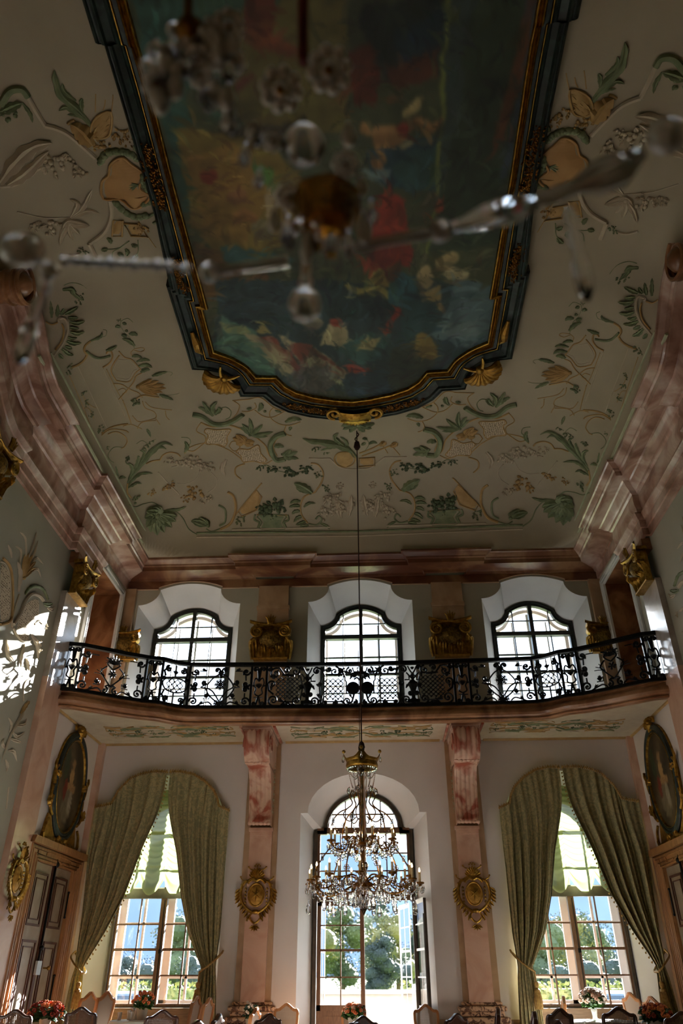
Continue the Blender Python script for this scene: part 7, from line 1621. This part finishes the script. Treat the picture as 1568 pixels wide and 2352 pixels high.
for r_, z, amp in ((.002, ZTB, 0), (.3, ZTB, 0), (.565, ZTB + .001, 0), (.58, ZTB - .006, 0), (.59, ZTB - .06, .006), (.61, ZTB - .45, .025)):
    for i in range(n):
        u = i / n * 4; k = int(u); f = u - k; c4 = [(-1, -1), (1, -1), (1, 1), (-1, 1)]; p, q = c4[k], c4[(k + 1) % 4]; x, y = p[0] + (q[0] - p[0]) * f, p[1] + (q[1] - p[1]) * f; s = r_ + amp * math.sin(i * .9); x, y = x * s, y * s; V.append((3.6 + x * ca_ - y * sa, -1.6 + x * sa + y * ca_, z))
b.add(V, [(j * n + i, j * n + (i + 1) % n, (j + 1) * n + (i + 1) % n, (j + 1) * n + i) for j in range(5) for i in range(n)]); tag(b.build('tablecloth', 'cloth_white', angle=60), 'white tablecloth on the square table at the right window', 'tablecloth')
def glass(x, y, h, r, lab, nm='water_glass', cat='glass'):
    MBv = MB().lathe([(r * .8, ZTB + .002), (r, ZTB + h), (r * .93, ZTB + h), (r * .74, ZTB + .012), (0, ZTB + .012)], (x, y, 0), 14); tag(MBv.build(nm, 'crystal_soft'), lab, cat)
glass(-3.88, -1.62, .11, .037, 'water glass nearest the left edge of the round table'); glass(-3.80, -1.38, .13, .036, 'water glass beside the salt shaker on the round table'); glass(-3.66, -1.72, .12, .036, 'water glass in front of the flower pot on the round table')
def shaker(x, y, lab):
    t = thing('salt_shaker', (x, y, ZTB), lab, 'shaker'); MB().lathe([(.03, .002), (.034, .05), (.024, .10), (.022, .13)], (x, y, ZTB), 12).build('shaker_body', 'crystal_soft', t); MB().lathe([(.026, .13), (.026, .15), (.014, .17), (0, .172)], (x, y, ZTB), 12).build('shaker_cap', 'lock_plate', t)
shaker(-3.735, -1.36, 'glass shaker left of the flower pot on the round table'); shaker(-3.66, -1.45, 'glass shaker closest to the flower pot on the round table')
def bouquet(x, y, z0, zc, rx, rz_, leafm, blooms, label, pot, seed, cat='flowers', nm='potted_flowers', nl=120, nb=60, bs=.03):
    t = thing(nm, (x, y, z0), label, cat); rn = random.Random(seed)
    if pot == 'pot': MB().lathe([(0, 0), (.065, 0), (.09, .14), (.095, .145), (.095, .16), (.08, .16), (.075, .14), (0, .13)], (x, y, z0), 18).build('flower_pot', 'pot_cream', t)
    else: MB().lathe([(.034, .0), (.038, .01), (.036, .05), (.05, .15), (.046, .15), (.032, .05), (0, .015)], (x, y, z0), 16).build('glass_vase', 'crystal_soft', t)
    b = MB()
    for i in range(10): a = rn.random() * 6.28; b.tube([(x, y, z0 + .1), (x + .3 * rx * math.cos(a), y + .3 * rx * math.sin(a), (z0 + .1 + zc) / 2), (x + .6 * rx * math.cos(a), y + .6 * rx * math.sin(a), zc)], .005, 4)
    b.build('stems', 'leaf_deep', t); b = MB()
    for i in range(nl):
        a, e = rn.random() * 2 * PI, rn.uniform(-.9, 1.0); q = rn.random() ** .4; c = Vector((x + rx * .85 * q * math.cos(a) * math.cos(e), y + rx * .85 * q * math.sin(a) * math.cos(e), zc + rz_ * .85 * q * math.sin(e) - .02)); d = Vector((math.cos(a), math.sin(a), rn.uniform(-.5, .7))).normalized() * rx * .42; nn = Vector((rn.uniform(-.5, .5), rn.uniform(-.9, 0), 1)).normalized()
        leaf_strip(b, [c, c + d * .35 + nn * .012, c + d * .7 + nn * .012, c + d], [nn] * 4, rx * .38, .12, .5, -.1)
    b.build('foliage', leafm, t, angle=60); MBs = {m: MB() for m in blooms}
    for i in range(nb):
        a, e = rn.random() * 2 * PI, rn.uniform(-.15, 1.3); m = blooms[i % len(blooms)]; c = (x + rx * math.cos(a) * math.cos(e), y + rx * math.sin(a) * math.cos(e), zc + rz_ * math.sin(e))
        for k in range(6): g = PI / 3 * k + a; MBs[m].ball((c[0] + bs * .6 * math.cos(g), c[1] + bs * .4 * math.sin(g * 2), c[2] + bs * .6 * math.sin(g)), bs * .5, 6, 4)
    for m, q in MBs.items(): q.build('blossoms', m, t)
bouquet(-3.56, -1.5, ZTB, 1.20, .16, .13, 'leaf_green', ['flower_orange'], 'pot of orange flowers with bright green leaves on the round table', 'pot', 1, nb=26)
bouquet(-4.78, -2.35, .86, 1.07, .25, .14, 'leaf_deep', ['flower_red', 'flower_red', 'flower_orange'], 'large bunch of red flowers at the lower left before the panelled door', 'pot', 2, nb=60, bs=.036)
bouquet(-1.84, -1.25, .80, 1.06, .13, .15, 'leaf_deep', ['flower_white'], 'dark green leafy plant before the left pilaster base', 'pot', 3, 'plant', 'potted_plant', 110, 10, .02)
bouquet(-.17, -1.7, .83, 1.06, .17, .11, 'leaf_green', ['flower_pink', 'flower_orange'], 'pot of pink and orange flowers in front of the french door', 'pot', 4, nb=64, bs=.026)
bouquet(3.58, -1.5, ZTB, 1.22, .19, .14, 'leaf_green', ['flower_white', 'flower_white', 'flower_pink'], 'white hydrangeas in a glass vase on the square table', 'vase', 5, nb=90, bs=.034)
bouquet(4.24, -2.4, .84, 1.06, .22, .12, 'leaf_deep', ['flower_orange', 'flower_red', 'flower_orange'], 'bunch of orange flowers at the lower right before the last chair', 'pot', 6, nb=56, bs=.034)
for x, y, lab in ((-4.78, -2.35, 'small dark side table under the red flowers'), (-1.84, -1.25, 'small dark side table under the green plant'), (-.17, -1.7, 'small dark side table under the pink flowers at the door'), (4.24, -2.4, 'small dark side table under the orange flowers')):
    zt = {-4.78: .86, -1.84: .80, -.17: .83, 4.24: .84}[x]; t = thing('side_table', (x, y, ZF), lab, 'table'); MB().lathe([(0, zt - .03), (.22, zt - .03), (.22, zt), (0, zt)], (x, y, 0), 20).build('tabletop', 'wood_dark', t, smooth=False); MB().lathe([(.16, ZF), (.15, ZF + .03), (.04, ZF + .08), (.03, .5), (.04, zt - .05), (.1, zt - .03)], (x, y, 0), 12).build('pedestal', 'wood_dark', t)
# ---------------------------------------------------------------- outside the windows
MB().box(-14, 14, 1.06, 5.3, -.12, .12).build('terrace_floor', 'terrace', smooth=False, kind='structure')
MB().box(-400, 400, 5.3, 1500, -.6, -.4).build('ground', 'grass', smooth=False, kind='structure')
b = MB().box(-3.2, 3.2, 4.9, 5.15, .1, 1.18).box(-3.25, 3.25, 4.82, 5.22, 1.18, 1.26).box(-3.2, 3.2, 4.6, 4.9, .1, .5); o = b.build('terrace_parapet', 'parapet', smooth=False); tag(o, 'low pale terrace parapet outside the french door', 'wall')
def scatter(b, c, rad, n, size, rn):
    for i in range(n):
        d = Vector((rn.gauss(0, 1), rn.gauss(0, 1), rn.gauss(0, 1))).normalized(); q = rn.uniform(.6, 1.22); p = Vector((c[0] + d.x * rad[0] * q, c[1] + d.y * rad[1] * q, c[2] + d.z * rad[2] * q)); u = Vector((rn.gauss(0, 1), rn.gauss(0, 1), rn.gauss(0, 1))).normalized() * size; v = u.cross(Vector((rn.gauss(0, 1), rn.gauss(0, 1), rn.gauss(0, 1)))).normalized() * size * .6
        b.add([p - u, p - v, p + u, p + v], [(0, 1, 2, 3)])
def tree(x, y, h, r, m, label, seed, conif=False, z0=-.4):
    t = thing('tree', (x, y, z0), label, 'tree', 'trees beyond the terrace'); rn = random.Random(seed); b = MB()
    if conif:
        for k in range(9): z = z0 + h * (.12 + .1 * k); rr = r * (1 - k / 9.3); b.lathe([(rr, z - .1), (rr * .8, z), (rr * .25, z + h * .13), (0, z + h * .16)], (x, y, 0), 12); scatter(b, (x, y, z), (rr, rr, h * .04), 70, h * .02, rn)
    else:
        for k in range(11):
            a = rn.random() * 6.28; q = rn.random() ** .5; c = (x + r * .62 * q * math.cos(a), y + r * .5 * q * math.sin(a), z0 + h * (.26 + .6 * k / 11)); s = r * (.5 - .2 * abs(k / 11 - .35)); b.ball(c, s * .72, 10, 7, (1, 1, .85)); scatter(b, c, (s, s, s * .85), 520, h * .0125, rn)
    b.build('foliage', m, t, smooth=False); MB().tube([(x, y, z0), (x + .1, y, z0 + h * .35), (x, y, z0 + h * .7)], [h * .03, h * .022, h * .01], 8).build('trunk', 'bark', t)
T = [(-5.0, 41, 7.2, 2.6, 'tree_yellow', 'yellow-green tree seen through the left leaf of the french door', 0), (-2.6, 48, 7.2, 2.3, 'tree_green', 'green tree beside the door mullion beyond the terrace', 0), (-.6, 60, 8.0, 1.6, 'tree_pale', 'pale silvery tree in the open half of the french door', 0),
 (1.3, 42, 6.2, 2.2, 'tree_yellow', 'yellowing tree in the open half of the french door', 0), (.3, 38, 4.6, 1.5, 'tree_dark', 'dark tree in the gap of the open french door', 0), (.5, 90, 12.6, 2.3, 'tree_dark', 'tall dark spruce behind the trees of the open door', 1), (3.6, 60, 7.4, 2.6, 'tree_dark', 'dark tree behind the open door leaf', 0), (-8, 62, 8.5, 3, 'tree_green', 'green tree at the left edge of the french door view', 0),
 (-14.6, 27, 4.2, 2.0, 'tree_green', 'green tree at the far left of the left window view', 0), (-11.2, 30, 5.0, 2.4, 'tree_yellow', 'olive tree in the left half of the left window', 0), (-8.8, 26, 4.8, 2.3, 'tree_green', 'green tree in the right half of the left window', 0), (-10.2, 20, 3.0, 1.6, 'tree_dark', 'dark low tree behind the flowering hedge, left window', 0), (-7.0, 18, 2.8, 1.5, 'tree_dark', 'second dark low tree behind the left hedge, nearer the door', 0), (-7.2, 35, 5.6, 2.4, 'tree_yellow', 'yellowish tree at the right of the left window view', 0),
 (7.2, 25, 4.4, 2.4, 'tree_green', 'green tree in the left half of the right window', 0), (10.6, 31, 5.3, 2.3, 'tree_yellow', 'yellow-green tree in the middle of the right window', 0), (13.0, 36, 5.6, 2.3, 'tree_green', 'green tree in the right half of the right window', 0), (7.9, 18, 2.7, 1.5, 'tree_dark', 'dark low tree behind the right hedge, nearer the door', 0), (11.0, 21, 3.2, 1.7, 'tree_dark', 'dark low tree behind the right hedge, farther from the door', 0), (13.6, 24, 4.0, 2.2, 'tree_dark', 'dark tree at the right edge of the right window view', 0)]
for i, (x, y, h, r, m, lab, cf) in enumerate(T): tree(x, y, h, r, m, lab, 30 + i, cf)
for x0, x1, lab in ((-12, -4.2, 'flowering hedge outside the left window'), (4.2, 12.5, 'flowering hedge outside the right window')):
    rn = random.Random(int(x1 * 10)); b = MB(); b.box(x0, x1, 10.8, 11.6, -.4, 1.2)
    for i in range(1500):
        p = Vector((rn.uniform(x0, x1), 10.8 - rn.random() * .12 if rn.random() < .7 else rn.uniform(10.8, 11.6), rn.uniform(-.2, 1.25))); p.z = p.z if p.y < 10.8 else 1.2 + rn.random() * .18; u = Vector((rn.gauss(0, 1), rn.gauss(0, 1), rn.gauss(0, 1))).normalized() * .07; v = u.cross(Vector((rn.random(), rn.random(), rn.random()))).normalized() * .05; b.add([p - u, p - v, p + u, p + v], [(0, 1, 2, 3)])
    tag(b.build('hedge', 'hedge', smooth=False), lab, 'hedge')
def car(x, y, rz, lab):
    t = thing('car', (0, 0, 0), lab, 'car'); S = [(-2.0, .25), (-2.05, .6), (-1.9, .82), (-1.1, .9), (-.6, 1.38), (.6, 1.42), (1.3, .98), (1.95, .88), (2.05, .55), (2.0, .25)]
    MB().prism(S, lambda u, v, w: (w, u, v), -.85, .85).build('body', 'car_blue', t, smooth=False)
    for k in (-1, 1): MB().prism([(-.95, .92), (-.55, 1.3), (.55, 1.34), (1.1, .98)], lambda u, v, w: (k * (.852 + w), u, v), 0, .008).build('side_window', 'car_glass', t, smooth=False)
    MB().add([(-.7, -1.09, .93), (.7, -1.09, .93), (.62, -.66, 1.34), (-.62, -.66, 1.34)], [(0, 1, 2, 3)]).build('rear_window', 'car_glass', t, smooth=False)
    for sx in (-1, 1):
        for yy in (-1.25, 1.3): b = MB().lathe([(.1, -.1), (.3, -.1), (.32, -.05), (.32, .05), (.3, .1), (.1, .1)], (0, 0, 0), 18); b.v = [(sx * .8 + z, yy + px, .32 + py) for px, py, z in b.v]; b.build('wheel', 'tyre', t)
    t.location = (x, y, -.4); t.rotation_euler = (0, 0, rz); t.scale = (1, 1, 1.12)
car(-7.0, 8.0, R(8), 'dark blue car parked outside below the left hedge'); car(6.7, 8.0, R(-6), 'dark blue car parked outside below the right hedge')
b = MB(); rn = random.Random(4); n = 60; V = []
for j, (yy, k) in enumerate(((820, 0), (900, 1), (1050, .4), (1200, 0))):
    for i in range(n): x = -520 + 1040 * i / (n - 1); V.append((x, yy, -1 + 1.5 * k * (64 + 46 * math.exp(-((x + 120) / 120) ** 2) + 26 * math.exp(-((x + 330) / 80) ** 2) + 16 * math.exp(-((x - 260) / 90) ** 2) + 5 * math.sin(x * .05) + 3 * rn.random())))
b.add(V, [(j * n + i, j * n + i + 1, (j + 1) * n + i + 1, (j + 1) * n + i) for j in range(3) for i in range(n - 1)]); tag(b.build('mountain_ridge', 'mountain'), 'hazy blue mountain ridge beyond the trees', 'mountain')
